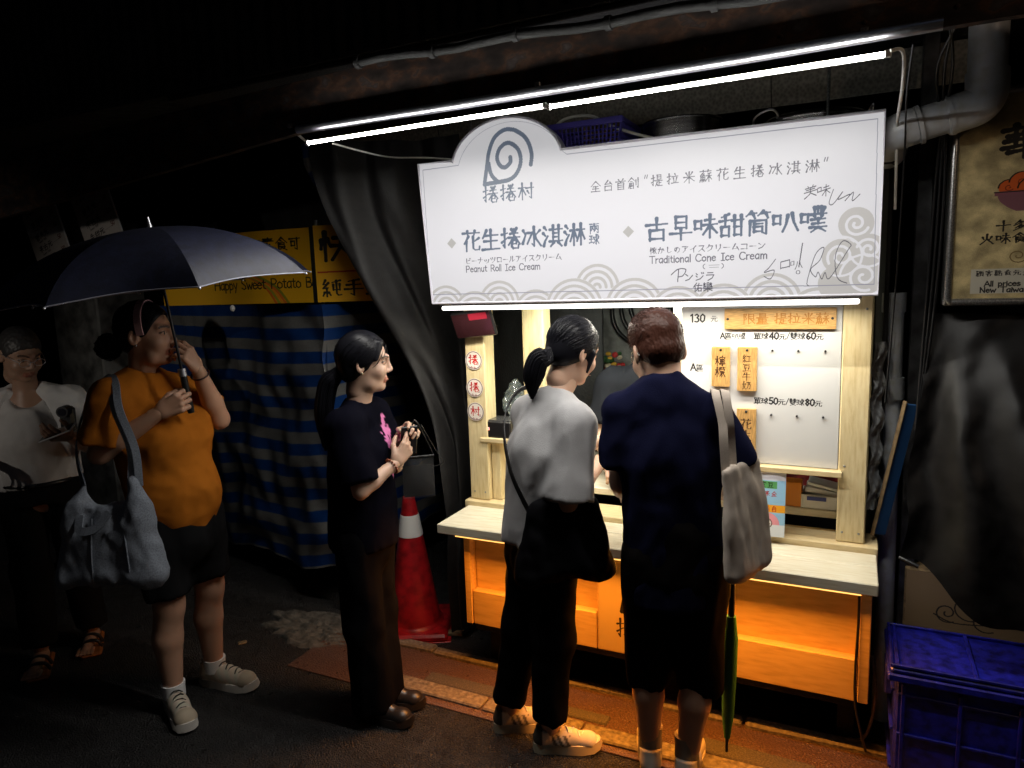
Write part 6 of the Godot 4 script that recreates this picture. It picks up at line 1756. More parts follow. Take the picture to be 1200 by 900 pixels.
	shoe(p, "shoe", V(-0.474, 0.007, -2.259), V(-0.05, 0, -1.0), 0.28, cream, upm, paint, M.white)
	for q in ["anL", "anR"]:
		part(p, "sock", MB.new().tube([J[q] - V(0, 0.02, 0), J[q] + V(0, 0.06, 0), J[q] + V(0, 0.10, -0.003)], [0.043, 0.042, 0.044], 16), mat(0.30, 0.27, 0.23, 0.9))
	# canvas tote on his right shoulder
	var t := thing("tote_bag", "plain beige canvas tote hanging from the shoulder of the person in navy", "bag", V(-0.29, 0.79, -2.31))
	var can := cloth(0.50, 0.43, 0.37, 0.9)
	var B := Field.new(V(-0.43, 0.72, -2.52), V(-0.16, 1.26, -2.12), 0.008)
	var ax := V(0.34, 0, -0.94).normalized()
	var c0 := V(-0.292, 0, -2.255)
	for k in 7:
		var o := (k - 3.0) / 3.0 * 0.105
		B.cap(c0 + ax * o + V(0.016, 0.83, 0), c0 + ax * o * 0.94 + V(-0.016, 1.155, 0), 0.030, 0.014, 0.03)
	B.clip(V(0, 1.165, 0), V(0.1, 1, 0).normalized())
	B.fold(nf, 0.010, V(11, 4, 11))
	part(t, "pouch", B.to(MB.new(), Transform3D.IDENTITY, null, 2), can)
	for s in [-1.0, 1.0]:
		var e: Vector3 = c0 + ax * (-0.055 + 0.022 * s) + V(-0.02, 1.15, 0)
		var pts: Array = curve([e - V(0, 0.04, 0), e + V(-0.01, 0.09, 0), V(-0.345 + 0.010 * s, 1.30, -2.202 - 0.006 * s), V(-0.362 + 0.014 * s, 1.375, -2.218 - 0.004 * s), V(-0.378 + 0.014 * s, 1.392, -2.27), V(-0.395 + 0.01 * s, 1.33, -2.31)], 5)
		var nms := []
		for k in pts.size(): nms.append(V(0.25, 0.10 + 0.035 * k, 0.9 - 0.04 * k))
		part(t, "strap", MB.new().strap(pts, nms, 0.026, 0.004), can)
	# folded green umbrella hanging at his side
	var u := thing("folded_umbrella", "folded green umbrella hanging beside the right leg of the person in navy", "umbrella", V(-0.345, 0.09, -2.36))
	part(u, "canopy", MB.new().tube([V(-0.345, 0.60, -2.355), V(-0.346, 0.52, -2.356), V(-0.350, 0.38, -2.358), V(-0.354, 0.22, -2.360), V(-0.356, 0.14, -2.361)], [0.016, 0.024, 0.025, 0.020, 0.010], 12), cloth(0.05, 0.16, 0.06, 0.5))
	part(u, "tip", MB.new().tube([V(-0.356, 0.14, -2.361), V(-0.357, 0.085, -2.362)], [0.007, 0.005], 8), M.black_plastic)
	part(u, "handle", MB.new().tube([V(-0.345, 0.60, -2.355), V(-0.343, 0.72, -2.352)], 0.011, 10), M.black_plastic)

# --- woman at the counter: white oversized T-shirt, black trousers, ponytail, black shoulder bag
func customer_in_white(nf: FastNoiseLite) -> void:
	var J := {"head": V(-0.914, 1.497, -2.388), "neck": V(-0.965, 1.335, -2.318), "chest": V(-0.985, 1.13, -2.295), "pelvis": V(-1.01, 0.83, -2.28),
		"shL": V(-1.085, 1.265, -2.375), "shR": V(-0.858, 1.265, -2.240), "elL": V(-1.06, 1.0, -2.50), "elR": V(-0.868, 0.995, -2.185), "wrL": V(-0.905, 1.115, -2.625), "wrR": V(-0.845, 1.065, -2.455),
		"hipL": V(-1.07, 0.81, -2.315), "hipR": V(-0.95, 0.81, -2.245), "knL": V(-1.115, 0.44, -2.31), "knR": V(-0.965, 0.44, -2.255), "anL": V(-1.177, 0.08, -2.29), "anR": V(-0.981, 0.08, -2.239)}
	var f := V(0.5, 0, -0.866)
	var p := thing("person", "person in white T-shirt with a black ponytail at the counter", "person", V(-1.05, 0, -2.27))
	var hb := frame(V(0.50, -0.36, -0.82), 0.05)
	var mb := MB.new()
	append_trunk(mb, J, f, 0.95, 0.92, 0.95)
	append_head(mb, J.head, hb, V(0.97, 0.97, 0.97))
	append_hand(mb, J.wrR, V(0.35, 0.15, -0.85), V(0.5, 0.8, 0.2), -1.0, [0.3, 0.4, 0.5, 0.55], 0.6, 0.92)
	append_hand(mb, J.wrL, V(0.75, 0.1, -0.5), V(0.0, 0.9, 0.3), 1.0, [0.35, 0.45, 0.5, 0.55], 0.6, 0.92)
	part(p, "body", mb, skin(0.56, 0.35, 0.25))
	var F := field_round(only(J, ["neck", "shL", "shR", "elL", "elR", "pelvis"]), 0.22, 0.0095, 0.70, 1.40)
	F.cap(J.neck - V(0, 0.06, 0), J.chest, 0.098, 0.152, 0.05, 0, f, 1.25)
	F.cap(J.chest, V(-1.015, 0.800, -2.278), 0.152, 0.160, 0.05, 1, f, 1.2)
	for s in ["L", "R"]:
		F.cap(J.neck - V(0, 0.03, 0), J["sh" + s], 0.058, 0.066, 0.05)
		F.cap(J["sh" + s] - V(0, 0.01, 0), J["sh" + s].lerp(J["el" + s], 0.96), 0.074, 0.086, 0.018, 1)
	F.ell(J.neck + V(0.010, 0.06, -0.022), V(0.060, 0.052, 0.062), 0.012, Basis.IDENTITY, true)
	F.fold(nf, 0.008, V(7, 1.3, 7)).fold(ridges(102), -0.007, V(5, 3.2, 5))
	var white := cloth(0.39, 0.385, 0.395, 0.85)
	part(p, "shirt", F.to(MB.new(), Transform3D.IDENTITY, null, 2), white)
	var collar := []
	for k in 25:
		var a := TAU * k / 24
		collar.append(J.neck + V(0.004 + cos(a) * 0.058, 0.012 - 0.010 * cos(a) + 0.010 * sin(a), -0.010 + sin(a) * 0.060))
	part(p, "collar", MB.new().tube(collar, 0.007, 6, false), white)
	var S := field_round(only(J, ["pelvis", "hipL", "hipR", "knL", "knR", "anL", "anR"]), 0.2, 0.0105, 0.06, 0.98)
	S.cap(J.pelvis, J.pelvis - V(0, 0.06, 0), 0.135, 0.145, 0.04, 0, f, 1.15)
	for s in ["L", "R"]:
		S.cap(J["hip" + s], J["kn" + s], 0.094, 0.078, 0.03)
		S.cap(J["kn" + s], J["an" + s] + V(0, 0.045, 0), 0.078, 0.066, 0.03, 1)
	S.fold(nf, 0.012, V(9, 5, 9))
	part(p, "trousers", S.to(MB.new(), Transform3D.IDENTITY, null, 2), cloth(0.005, 0.005, 0.006))
	# hair drawn back to a low ponytail
	var H := hair_field(0.006, -0.02, 3)
	H.ell(V(0, -0.050, 0.095), V(0.085, 0.098, 0.088), 0.012, Basis.IDENTITY, true)
	for s in [-1.0, 1.0]: H.cap(V(0.072 * s, 0.01, 0.035), V(0.074 * s, -0.062, 0.032), 0.012, 0.005, 0.012)
	H.clip(V(0, -0.085, -0.05), V(0, -1, -0.35).normalized())
	var T := Transform3D(hb * 0.97, J.head)
	var hm := H.to(MB.new(), T)
	strands(hm, T, 5, 950, 0.006, V(0, -0.045, -0.11), 0.0009)
	var tie: Vector3 = T * V(0, -0.050, -0.112)
	tail(hm, [T * V(0, -0.02, -0.10), tie, tie + V(-0.022, -0.012, 0.020), tie + V(-0.036, -0.055, 0.030), tie + V(-0.044, -0.105, 0.030), tie + V(-0.048, -0.150, 0.026)], 0.036, 6, 340)
	part(p, "hair", hm, M.hair)
	part(p, "hair_tie", MB.new().tube([tie + V(-0.006, 0.002, 0.003), tie + V(-0.02, 0.003, 0.012)], 0.020, 12), M.black)
	var cream := mat(0.66, 0.58, 0.42, 0.55)
	var upm := mat(0.70, 0.62, 0.50, 0.7)
	upm.vertex_color_use_as_albedo = true
	var paint := func(q: Vector3) -> Color:
		if q.z < -0.028: return Color(0.10, 0.10, 0.10)
		if absf(q.x) > 0.020 and q.z > 0.005 and q.z < 0.075 and q.y > 0.035 and q.y < 0.075:
			var st := fmod(q.z * 1.0 + q.y * 0.45 + 1.0, 0.024)
			if st < 0.013: return Color(0.20, 0.19, 0.17)
		return Color.WHITE
	shoe(p, "shoe", V(-1.177, 0.0, -2.29), V(0.86, 0, -0.44), 0.255, cream, upm, paint, M.white, 0.038)
	shoe(p, "shoe", V(-0.981, 0.0, -2.239), V(0.90, 0, -0.36), 0.255, cream, upm, paint, M.white, 0.038)
	# black shoulder bag with a strap across the back
	var t := thing("shoulder_bag", "soft black shoulder bag against the hip of the person in white", "bag", V(-0.87, 0.73, -2.25))
	var B := Field.new(V(-1.12, 0.66, -2.50), V(-0.66, 1.07, -2.02), 0.009)
	var ax := V(0.80, 0, -0.60).normalized()
	var c := V(-0.888, 0, -2.195)
	for k in 9:
		var o := (k - 4.0) / 4.0
		B.cap(c + ax * o * 0.135 + V(0, 0.765 - 0.02 * o * o, 0), c + ax * o * 0.105 + V(0, 0.975, 0), 0.050, 0.026, 0.03)
	B.fold(nf, 0.016, V(9, 7, 9))
	part(t, "pouch", B.to(MB.new(), Transform3D.IDENTITY, null, 2), cloth(0.005, 0.005, 0.006, 0.7))
	var sp := curve([V(-0.985, 0.96, -2.125), V(-1.055, 1.10, -2.130), V(-1.115, 1.24, -2.205), V(-1.122, 1.33, -2.29), V(-1.08, 1.362, -2.37), V(-0.99, 1.28, -2.47)], 6)
	var nms := []
	for q in sp: nms.append((q - V(-0.985, q.y - 0.03, -2.30)).normalized())
	part(t, "strap", MB.new().strap(sp, nms, 0.017, 0.004), M.black_cloth)

# --- girl in black in profile, hands together on a clear pouch
func girl_in_black(nf: FastNoiseLite) -> void:
	var J := {"head": V(-1.712, 1.462, -2.205), "neck": V(-1.748, 1.30, -2.19), "chest": V(-1.748, 1.08, -2.19), "pelvis": V(-1.755, 0.78, -2.185),
		"shL": V(-1.785, 1.235, -2.325), "shR": V(-1.715, 1.235, -2.055), "elL": V(-1.725, 1.0, -2.385), "elR": V(-1.642, 0.995, -2.040), "wrL": V(-1.648, 1.155, -2.348), "wrR": V(-1.585, 1.075, -2.195),
		"hipL": V(-1.775, 0.77, -2.26), "hipR": V(-1.735, 0.77, -2.11), "knL": V(-1.765, 0.42, -2.255), "knR": V(-1.728, 0.42, -2.115), "anL": V(-1.737, 0.08, -2.229), "anR": V(-1.717, 0.08, -2.125)}
	var f := V(0.95, 0, -0.31)
	var p := thing("person", "person all in black with a pink print, seen in profile, long black hair", "person", V(-1.73, 0, -2.19))
	var hb := frame(V(0.83, -0.08, -0.55), 0.0)
	var mb := MB.new()
	append_trunk(mb, J, f, 0.82, 0.82, 0.85)
	append_head(mb, J.head, hb, V(0.93, 0.96, 0.96))
	append_hand(mb, J.wrR, V(0.30, 0.62, -0.55), V(0.85, -0.1, 0.45), -1.0, [0.30, 0.75, 0.8, 0.8], 0.6, 0.9)
	append_hand(mb, J.wrL, V(0.72, 0.42, 0.30), V(0.1, 0.75, -0.65), 1.0, [0.35, 0.5, 0.55, 0.6], 0.6, 0.9)
	part(p, "body", mb, skin(0.58, 0.37, 0.27))
	var F := field_round(only(J, ["neck", "shL", "shR", "elL", "elR", "pelvis"]), 0.2, 0.0095, 0.62, 1.38)
	F.cap(J.neck - V(0, 0.06, 0), J.chest, 0.085, 0.138, 0.05, 0, f, 1.3)
	F.cap(J.chest, V(-1.758, 0.735, -2.185), 0.138, 0.158, 0.05, 1, f, 1.15)
	for s in ["L", "R"]:
		F.cap(J.neck - V(0, 0.03, 0), J["sh" + s], 0.050, 0.058, 0.045)
		F.cap(J["sh" + s], J["sh" + s].lerp(J["el" + s], 0.86), 0.068, 0.078, 0.04, 1)
	F.ell(J.neck + V(0.012, 0.045, -0.004), V(0.058, 0.058, 0.060), 0.012, Basis.IDENTITY, true)
	F.fold(nf, 0.008, V(8, 4, 8)).fold(ridges(103), -0.006, V(6, 4, 6))
	# pink flower print on the chest
	var pk := [V(-1.60, 1.19, -2.255), V(-1.60, 1.155, -2.225), V(-1.60, 1.17, -2.290), V(-1.59, 1.125, -2.255), V(-1.60, 1.06, -2.215), V(-1.60, 1.025, -2.245), V(-1.59, 1.22, -2.27), V(-1.59, 1.09, -2.25)]
	var pn := fnoise(91, 1.0, 2)
	var pr := func(q: Vector3) -> Color:
		if (q - Vector3(J.chest)).dot(f) > 0.06:
			for c in pk:
				var e: Vector3 = q - c
				var dd := Vector2(e.y, e.z).length() + 0.030 * pn.get_noise_3d(q.y * 26.0, q.z * 26.0, 0.0)
				if dd < 0.024: return Color(0.62, 0.19, 0.42)
		return Color(0.006, 0.006, 0.009)
	var sm := cloth(1, 1, 1, 0.8, 0.15)
	sm.vertex_color_use_as_albedo = true
	part(p, "shirt", F.to(MB.new(), Transform3D.IDENTITY, pr, 2), sm)
	var S := field_round(only(J, ["pelvis", "hipL", "hipR", "knL", "knR", "anL", "anR"]), 0.2, 0.0105, 0.03, 0.9)
	S.cap(J.pelvis, J.pelvis - V(0, 0.05, 0), 0.125, 0.13, 0.04, 0, f, 1.1)
	for s in ["L", "R"]:
		S.cap(J["hip" + s], J["kn" + s], 0.092, 0.080, 0.03)
		S.cap(J["kn" + s], J["an" + s] + V(0, -0.03, 0), 0.080, 0.084, 0.03, 1)
	S.fold(nf, 0.012, V(9, 4, 9))
	part(p, "trousers", S.to(MB.new(), Transform3D.IDENTITY, null, 2), cloth(0.005, 0.005, 0.006))
	var H := hair_field(0.007, -0.03, 4)
	H.ell(V(0, -0.052, 0.092), V(0.100, 0.132, 0.092), 0.012, Basis.IDENTITY, true)
	H.cap(V(0.045, 0.085, 0.060), V(0.070, 0.02, 0.050), 0.010, 0.004, 0.02).cap(V(-0.045, 0.085, 0.060), V(-0.070, 0.02, 0.050), 0.010, 0.004, 0.02)
	H.clip(V(0, -0.075, -0.05), V(0, -1, 0.35).normalized())
	var T := Transform3D(hb * 0.96, J.head)
	var hm := H.to(MB.new(), T)
	strands(hm, T, 8, 950, 0.007, V(0, -0.06, -0.11), 0.0009, 0.0)
	var tie: Vector3 = T * V(0, -0.055, -0.115)
	tail(hm, [T * V(0, -0.02, -0.09), tie, tie + V(-0.030, -0.035, 0.012), tie + V(-0.050, -0.12, 0.020), tie + V(-0.062, -0.21, 0.022), tie + V(-0.060, -0.30, 0.016)], 0.034, 9, 300)
	for s in [0.0, 1.0]:
		hm.tube([T * V(0.035 + 0.014 * s, 0.075, 0.082), T * V(0.052 + 0.010 * s, 0.045, 0.084), T * V(0.058 + 0.012 * s, 0.01, 0.074)], [0.002, 0.0014, 0.0004], 4, false)
		hm.tube([T * V(-0.035 - 0.012 * s, 0.075, 0.082), T * V(-0.054 - 0.008 * s, 0.045, 0.082), T * V(-0.060 - 0.008 * s, 0.005, 0.072)], [0.002, 0.0014, 0.0004], 4, false)
	part(p, "hair", hm, M.hair)
	var er: Vector3 = T * V(-0.080, -0.036, -0.006)
	part(p, "earring", MB.new().ball(er, 0.006, 6, 8), mat(0.6, 0.5, 0.35, 0.25, 0.9))
	var bp := []
	var wd: Vector3 = (J.wrR - J.elR).normalized()
	var wx := wd.cross(Vector3.UP).normalized()
	for k in 15:
		var a := TAU * k / 14
		bp.append(J.wrR - wd * 0.022 + (wx * cos(a) + wd.cross(wx) * sin(a)) * 0.029)
	for k in 14: part(p, "bracelet_bead", MB.new().ball(bp[k], 0.0055, 5, 7), mat(0.20, 0.05, 0.02, 0.3))
	var bk := mat(0.018, 0.015, 0.014, 0.35)
	var paint := func(_q: Vector3) -> Color: return Color.WHITE
	shoe(p, "shoe", V(-1.745, 0.0, -2.229), V(0.97, 0, -0.25), 0.25, bk, bk, paint, null, 0.034)
	shoe(p, "shoe", V(-1.725, 0.0, -2.125), V(0.97, 0, -0.12), 0.25, bk, bk, paint, null, 0.034)
	# clear zipped pouch on a cord in her hands
	var t := thing("clear_pouch", "small clear plastic pouch on a black cord in the hands of the person in black", "pouch", V(-1.55, 0.98, -2.31))
	var cm := mat(0.5, 0.5, 0.5, 0.12)
	cm.transparency = BaseMaterial3D.TRANSPARENCY_ALPHA
	cm.albedo_color.a = 0.06
	var w := V(0.75, 0, -0.66)
	var o := V(-1.555, 1.075, -2.300)
	part(t, "pocket", MB.new().sheet(8, 8, func(u: float, v: float): return o + w * (u - 0.5) * 0.13 + V(0, -v * 0.17, 0) + V(0.5, 0, 0.6) * (0.02 * sin(u * PI) * sin(v * PI))), cm)
	part(t, "lining", MB.new().sheet(6, 6, func(u: float, v: float): return o + w * (u - 0.5) * 0.125 + V(-0.004, -0.035 - v * 0.13, -0.008)), M.black_plastic)
	part(t, "zip", MB.new().tube([o - w * 0.067, o + w * 0.067], 0.005, 6), M.black_plastic)
	part(t, "cord", MB.new().tube(curve([o - w * 0.06, o + V(-0.012, 0.10, 0.02), o + V(0.0, 0.15, 0.01), o + V(0.018, 0.11, -0.01), o + w * 0.065]), 0.003, 5), M.black_plastic)
	part(t, "cord", MB.new().tube(curve([o + V(0.018, 0.13, -0.01), o + V(0.06, 0.02, -0.045), o + V(0.085, -0.03, -0.06), o + V(0.03, -0.05, -0.04)]), 0.002, 5), M.black_plastic)
	var ph := thing("mobile_phone", "black phone held upright between the hands of the person in black", "phone", V(-1.57, 1.10, -2.27))
	var pb := Basis(V(0.62, 0.0, -0.78), V(0.25, 0.95, 0.2).normalized(), V(0.7, -0.2, 0.6).normalized()).orthonormalized()
	part(ph, "body", MB.new().box(V(-1.577, 1.145, -2.278), V(0.068, 0.13, 0.008), 0.003, pb), M.black_plastic)
	part(ph, "glass", MB.new().box(V(-1.577, 1.145, -2.278) + pb.z * 0.0045, V(0.062, 0.122, 0.001), 0.0003, pb), mat(0.02, 0.02, 0.025, 0.08))

# --- woman in orange under the umbrella
func woman_with_umbrella(nf: FastNoiseLite) -> void:
	var J := {"head": V(-2.567, 1.593, -1.916), "neck": V(-2.615, 1.425, -1.90), "chest": V(-2.575, 1.16, -1.915), "pelvis": V(-2.53, 0.86, -1.94),
		"shL": V(-2.645, 1.330, -2.065), "shR": V(-2.585, 1.345, -1.755), "elL": V(-2.470, 1.205, -2.150), "elR": V(-2.625, 1.145, -1.700), "wrL": V(-2.415, 1.445, -2.015), "wrR": V(-2.405, 1.300, -1.815),
		"hipL": V(-2.53, 0.84, -2.03), "hipR": V(-2.54, 0.84, -1.85), "knL": V(-2.515, 0.48, -2.05), "knR": V(-2.52, 0.48, -1.85), "anL": V(-2.543, 0.08, -2.061), "anR": V(-2.541, 0.08, -1.845)}
	var f := V(0.93, 0, -0.36)
	var p := thing("person", "person in orange T-shirt with a pink headband holding an open umbrella", "person", V(-2.54, 0, -1.95))
	var hb := frame(V(0.89, -0.02, -0.45), 0.0)
	var mb := MB.new()
	append_trunk(mb, J, f, 1.15, 1.13, 1.10)
	append_head(mb, J.head, hb, V(1.10, 1.06, 1.06))
	append_hand(mb, J.wrR, V(0.72, 0.40, -0.45), V(0.30, -0.15, 0.92), -1.0, [0.85, 0.88, 0.9, 0.92], 0.75, 1.05)
	append_hand(mb, J.wrL, V(-0.02, 0.86, 0.50), V(0.93, 0.1, -0.1), 1.0, [0.55, 0.62, 0.7, 0.78], 0.5, 1.0)
	part(p, "body", mb, skin(0.52, 0.29, 0.19))
	var F := field_round(only(J, ["neck", "shL", "shR", "elL", "elR", "pelvis"]), 0.28, 0.0095, 0.70, 1.52)
	F.cap(J.neck - V(0, 0.07, 0), J.chest, 0.102, 0.158, 0.06, 0, f, 1.15)
	F.cap(J.chest, V(-2.530, 0.94, -1.935), 0.158, 0.166, 0.06, 0, f, 1.0)
	F.cap(V(-2.525, 0.95, -1.935), V(-2.540, 0.785, -1.94), 0.166, 0.156, 0.05, 1, f, 1.0)
	F.ell(V(-2.460, 1.17, -1.875), V(0.080, 0.085, 0.085), 0.06).ell(V(-2.500, 1.17, -2.03), V(0.080, 0.085, 0.085), 0.06)
	for s in ["L", "R"]:
		F.cap(J.neck - V(0, 0.035, 0), J["sh" + s], 0.068, 0.078, 0.05)
		F.cap(J["sh" + s], J["sh" + s].lerp(J["el" + s], 0.80), 0.080, 0.088, 0.05, 1)
	F.ell(J.neck + V(0.030, 0.055, -0.01), V(0.066, 0.060, 0.070), 0.014, Basis.IDENTITY, true)
	F.fold(nf, 0.008, V(7, 5, 7)).fold(ridges(104), -0.008, V(4.5, 6.5, 4.5))
	part(p, "shirt", F.to(MB.new(), Transform3D.IDENTITY, null, 2), cloth(0.44, 0.14, 0.016, 0.85))
	var collar := []
	for k in 25:
		var a := TAU * k / 24
		collar.append(J.neck + V(0.018 + cos(a) * 0.066, 0.008 - 0.026 * cos(a), sin(a) * 0.066))
	part(p, "collar", MB.new().tube(collar, 0.008, 6, false), cloth(0.44, 0.135, 0.013, 0.85))
	var S := field_round(only(J, ["pelvis", "hipL", "hipR", "knL", "knR"]), 0.24, 0.0105, 0.46, 1.0)
	S.cap(J.pelvis, J.pelvis - V(0, 0.1, 0), 0.160, 0.165, 0.04, 0, f, 1.05)
	for s in ["L", "R"]: S.cap(J["hip" + s], J["kn" + s] + V(0, 0.045, 0), 0.108, 0.098, 0.03, 1)
	S.fold(nf, 0.014, V(9, 4, 9))
	part(p, "shorts", S.to(MB.new(), Transform3D.IDENTITY, null, 2), cloth(0.012, 0.012, 0.013))
	# hair pulled back into a loose bun
	var T := Transform3D(hb * 1.06, J.head)
	var H := hair_field(0.005, -0.02, 5)
	H.ell(V(0, -0.045, 0.100), V(0.100, 0.126, 0.096), 0.012, Basis.IDENTITY, true)
	H.clip(V(0, -0.085, -0.05), V(0, -1, 0.1).normalized())
	var hm := H.to(MB.new(), T)
	strands(hm, T, 15, 480, 0.005, V(0, -0.05, -0.11))
	var rg := RandomNumberGenerator.new()
	rg.seed = 17
	var bun: Vector3 = T * V(0.0, -0.045, -0.150)
	for i in 90:
		var d := V(rg.randf_range(-1, 1), rg.randf_range(-1, 1), rg.randf_range(-1, 1)).normalized()
		var d2 := d.cross(V(rg.randf_range(-1, 1), rg.randf_range(-1, 1), rg.randf_range(-1, 1))).normalized()
		var pts := []
		for k in 9:
			var a := -1.2 + 2.6 * k / 8.0
			pts.append(bun + (d * cos(a) + d2 * sin(a)) * V(0.048, 0.052, 0.048) * rg.randf_range(0.82, 1.05) * (1.0 + 0.25 * maxf(0.0, a - 0.9)))
		hm.tube(pts, [0.001, 0.0032, 0.0038, 0.004, 0.004, 0.004, 0.0034, 0.0025, 0.0008], 4, false)
	hm.ball(bun, 0.043, 8, 12)
	part(p, "hair", hm, M.hair)
	var band := []
	var bn := []
	for k in 21:
		var a := -0.28 + (PI + 0.56) * k / 20
		band.append(T * (V(cos(a) * 0.0845, 0.030 + sin(a) * 0.100, 0.012 - 0.012 * sin(a))))
		bn.append((hb * V(cos(a), sin(a), 0)).normalized())
	part(p, "headband", MB.new().strap(band, bn, 0.028, 0.006), cloth(0.75, 0.45, 0.48, 0.6))
	part(p, "earring", MB.new().ball(T * V(-0.081, -0.036, -0.004), 0.005, 6, 8), mat(0.7, 0.7, 0.68, 0.2, 0.9))
	var wd: Vector3 = (J.wrL - J.elL).normalized()
	var wx := wd.cross(Vector3.RIGHT).normalized()
	var br := []
	for k in 17:
		var a := TAU * k / 16
		br.append(J.wrL - wd * 0.03 + (wx * cos(a) + wd.cross(wx) * sin(a)) * 0.036)
	part(p, "bracelet", MB.new().tube(br, 0.0035, 5, false), mat(0.05, 0.02, 0.015, 0.4))
	var solem := mat(0.70, 0.66, 0.60, 0.5)
	var upm := mat(0.62, 0.53, 0.42, 0.75)
	upm.vertex_color_use_as_albedo = true
	var paint := func(q: Vector3) -> Color: return Color(0.75, 0.72, 0.66) if q.z > 0.15 or q.z < -0.035 else Color(0.92 + 0.08 * sin(q.z * 160.0 + q.y * 120.0), 0.94, 0.94)
	shoe(p, "shoe", V(-2.543, 0.0, -2.061), V(0.98, 0, -0.14), 0.295, solem, upm, paint, M.black, 0.036)
	shoe(p, "shoe", V(-2.541, 0.0, -1.845), V(0.90, 0, 0.42), 0.295, solem, upm, paint, M.black, 0.036)
	for q in ["anL", "anR"]:
		part(p, "sock", MB.new().tube([J[q] - V(0, 0.01, 0), J[q] + V(0, 0.03, 0), J[q] + V(0, 0.048, 0)], [0.046, 0.046, 0.048], 16), M.white)
	denim_bag(nf)
	umbrella()

func denim_bag(nf: FastNoiseLite) -> void:
	var t := thing("denim_bag", "large washed denim shoulder bag with patched handle on the person in orange", "bag", V(-2.53, 0.66, -1.66))
	var dn := worn(mat(0.27, 0.295, 0.335, 0.9), ntex(95, 0.05, [[0.0, Color(0.55, 0.56, 0.60)], [0.5, Color(0.85, 0.86, 0.88)], [1.0, Color(1, 1, 1)]], 512), V(5, 5, 5), M.fine, 0.9)
	var B := Field.new(V(-2.84, 0.58, -1.92), V(-2.24, 1.14, -1.36), 0.009)
	var ax := V(0.90, 0, -0.42).normalized()
	var c := V(-2.53, 0, -1.635)
	for k in 11:
		var o := (k - 5.0) / 5.0
		B.cap(c + ax * o * 0.162 + V(0, 0.715 - 0.015 * o * o, 0), c + ax * (o * 0.118 + 0.012) + V(0, 0.945 + 0.03 * absf(o), 0), 0.052, 0.026, 0.03)
	# the gathered upper corners that run into the strap
	B.cap(c + ax * 0.13 + V(0, 0.90, 0), c + ax * 0.125 + V(0.0, 1.06, 0), 0.042, 0.018, 0.04)
	B.cap(c - ax * 0.12 + V(0, 0.90, 0), c - ax * 0.085 + V(0.0, 1.05, -0.015), 0.042, 0.018, 0.04)
	B.fold(nf, 0.020, V(9, 5, 9)).fold(nf, 0.006, V(22, 14, 22))
	var pch := part(t, "pouch", B.to(MB.new(), Transform3D.IDENTITY, null, 2), dn)
	for s in [-0.25, 0.62]:
		part(pch, "seam", MB.new().tube(curve([c + ax * 0.162 * s + V(0.024, 0.69, 0.052), c + ax * 0.155 * s + V(0.026, 0.80, 0.050), c + ax * 0.13 * s + V(0.018, 0.93, 0.034)]), 0.0035, 5), dn)
	# strap over the right shoulder, two bands wide
	for s in [-1.0, 1.0]:
		var pts: Array = curve([c + ax * (0.125 + 0.016 * s) + V(0, 1.04, 0), V(-2.425 + 0.014 * s, 1.18, -1.700), V(-2.475 + 0.014 * s, 1.33, -1.690), V(-2.545 + 0.012 * s, 1.425, -1.735), V(-2.63 + 0.012 * s, 1.435, -1.765), V(-2.715, 1.34, -1.735), V(-2.70, 1.18, -1.66), c - ax * 0.085 + V(0.0, 1.04, -0.015)], 6)
		var nms := []
		for q in pts: nms.append((q - V(-2.60, minf(q.y, 1.30) - 0.02, -1.86)).normalized())
		part(t, "strap", MB.new().strap(pts, nms, 0.026, 0.005), dn)
	var hp := curve([c - ax * 0.075 + V(0.02, 0.945, 0.035), c - ax * 0.055 + V(0.02, 0.895, 0.062), c + ax * 0.0 + V(0.02, 0.90, 0.060), c + ax * 0.045 + V(0.02, 0.955, 0.045)], 6)
	var hn := []
	for q in hp: hn.append(V(0.35, 0.25, 0.9))
	part(t, "handle", MB.new().strap(hp, hn, 0.030, 0.006), dn)

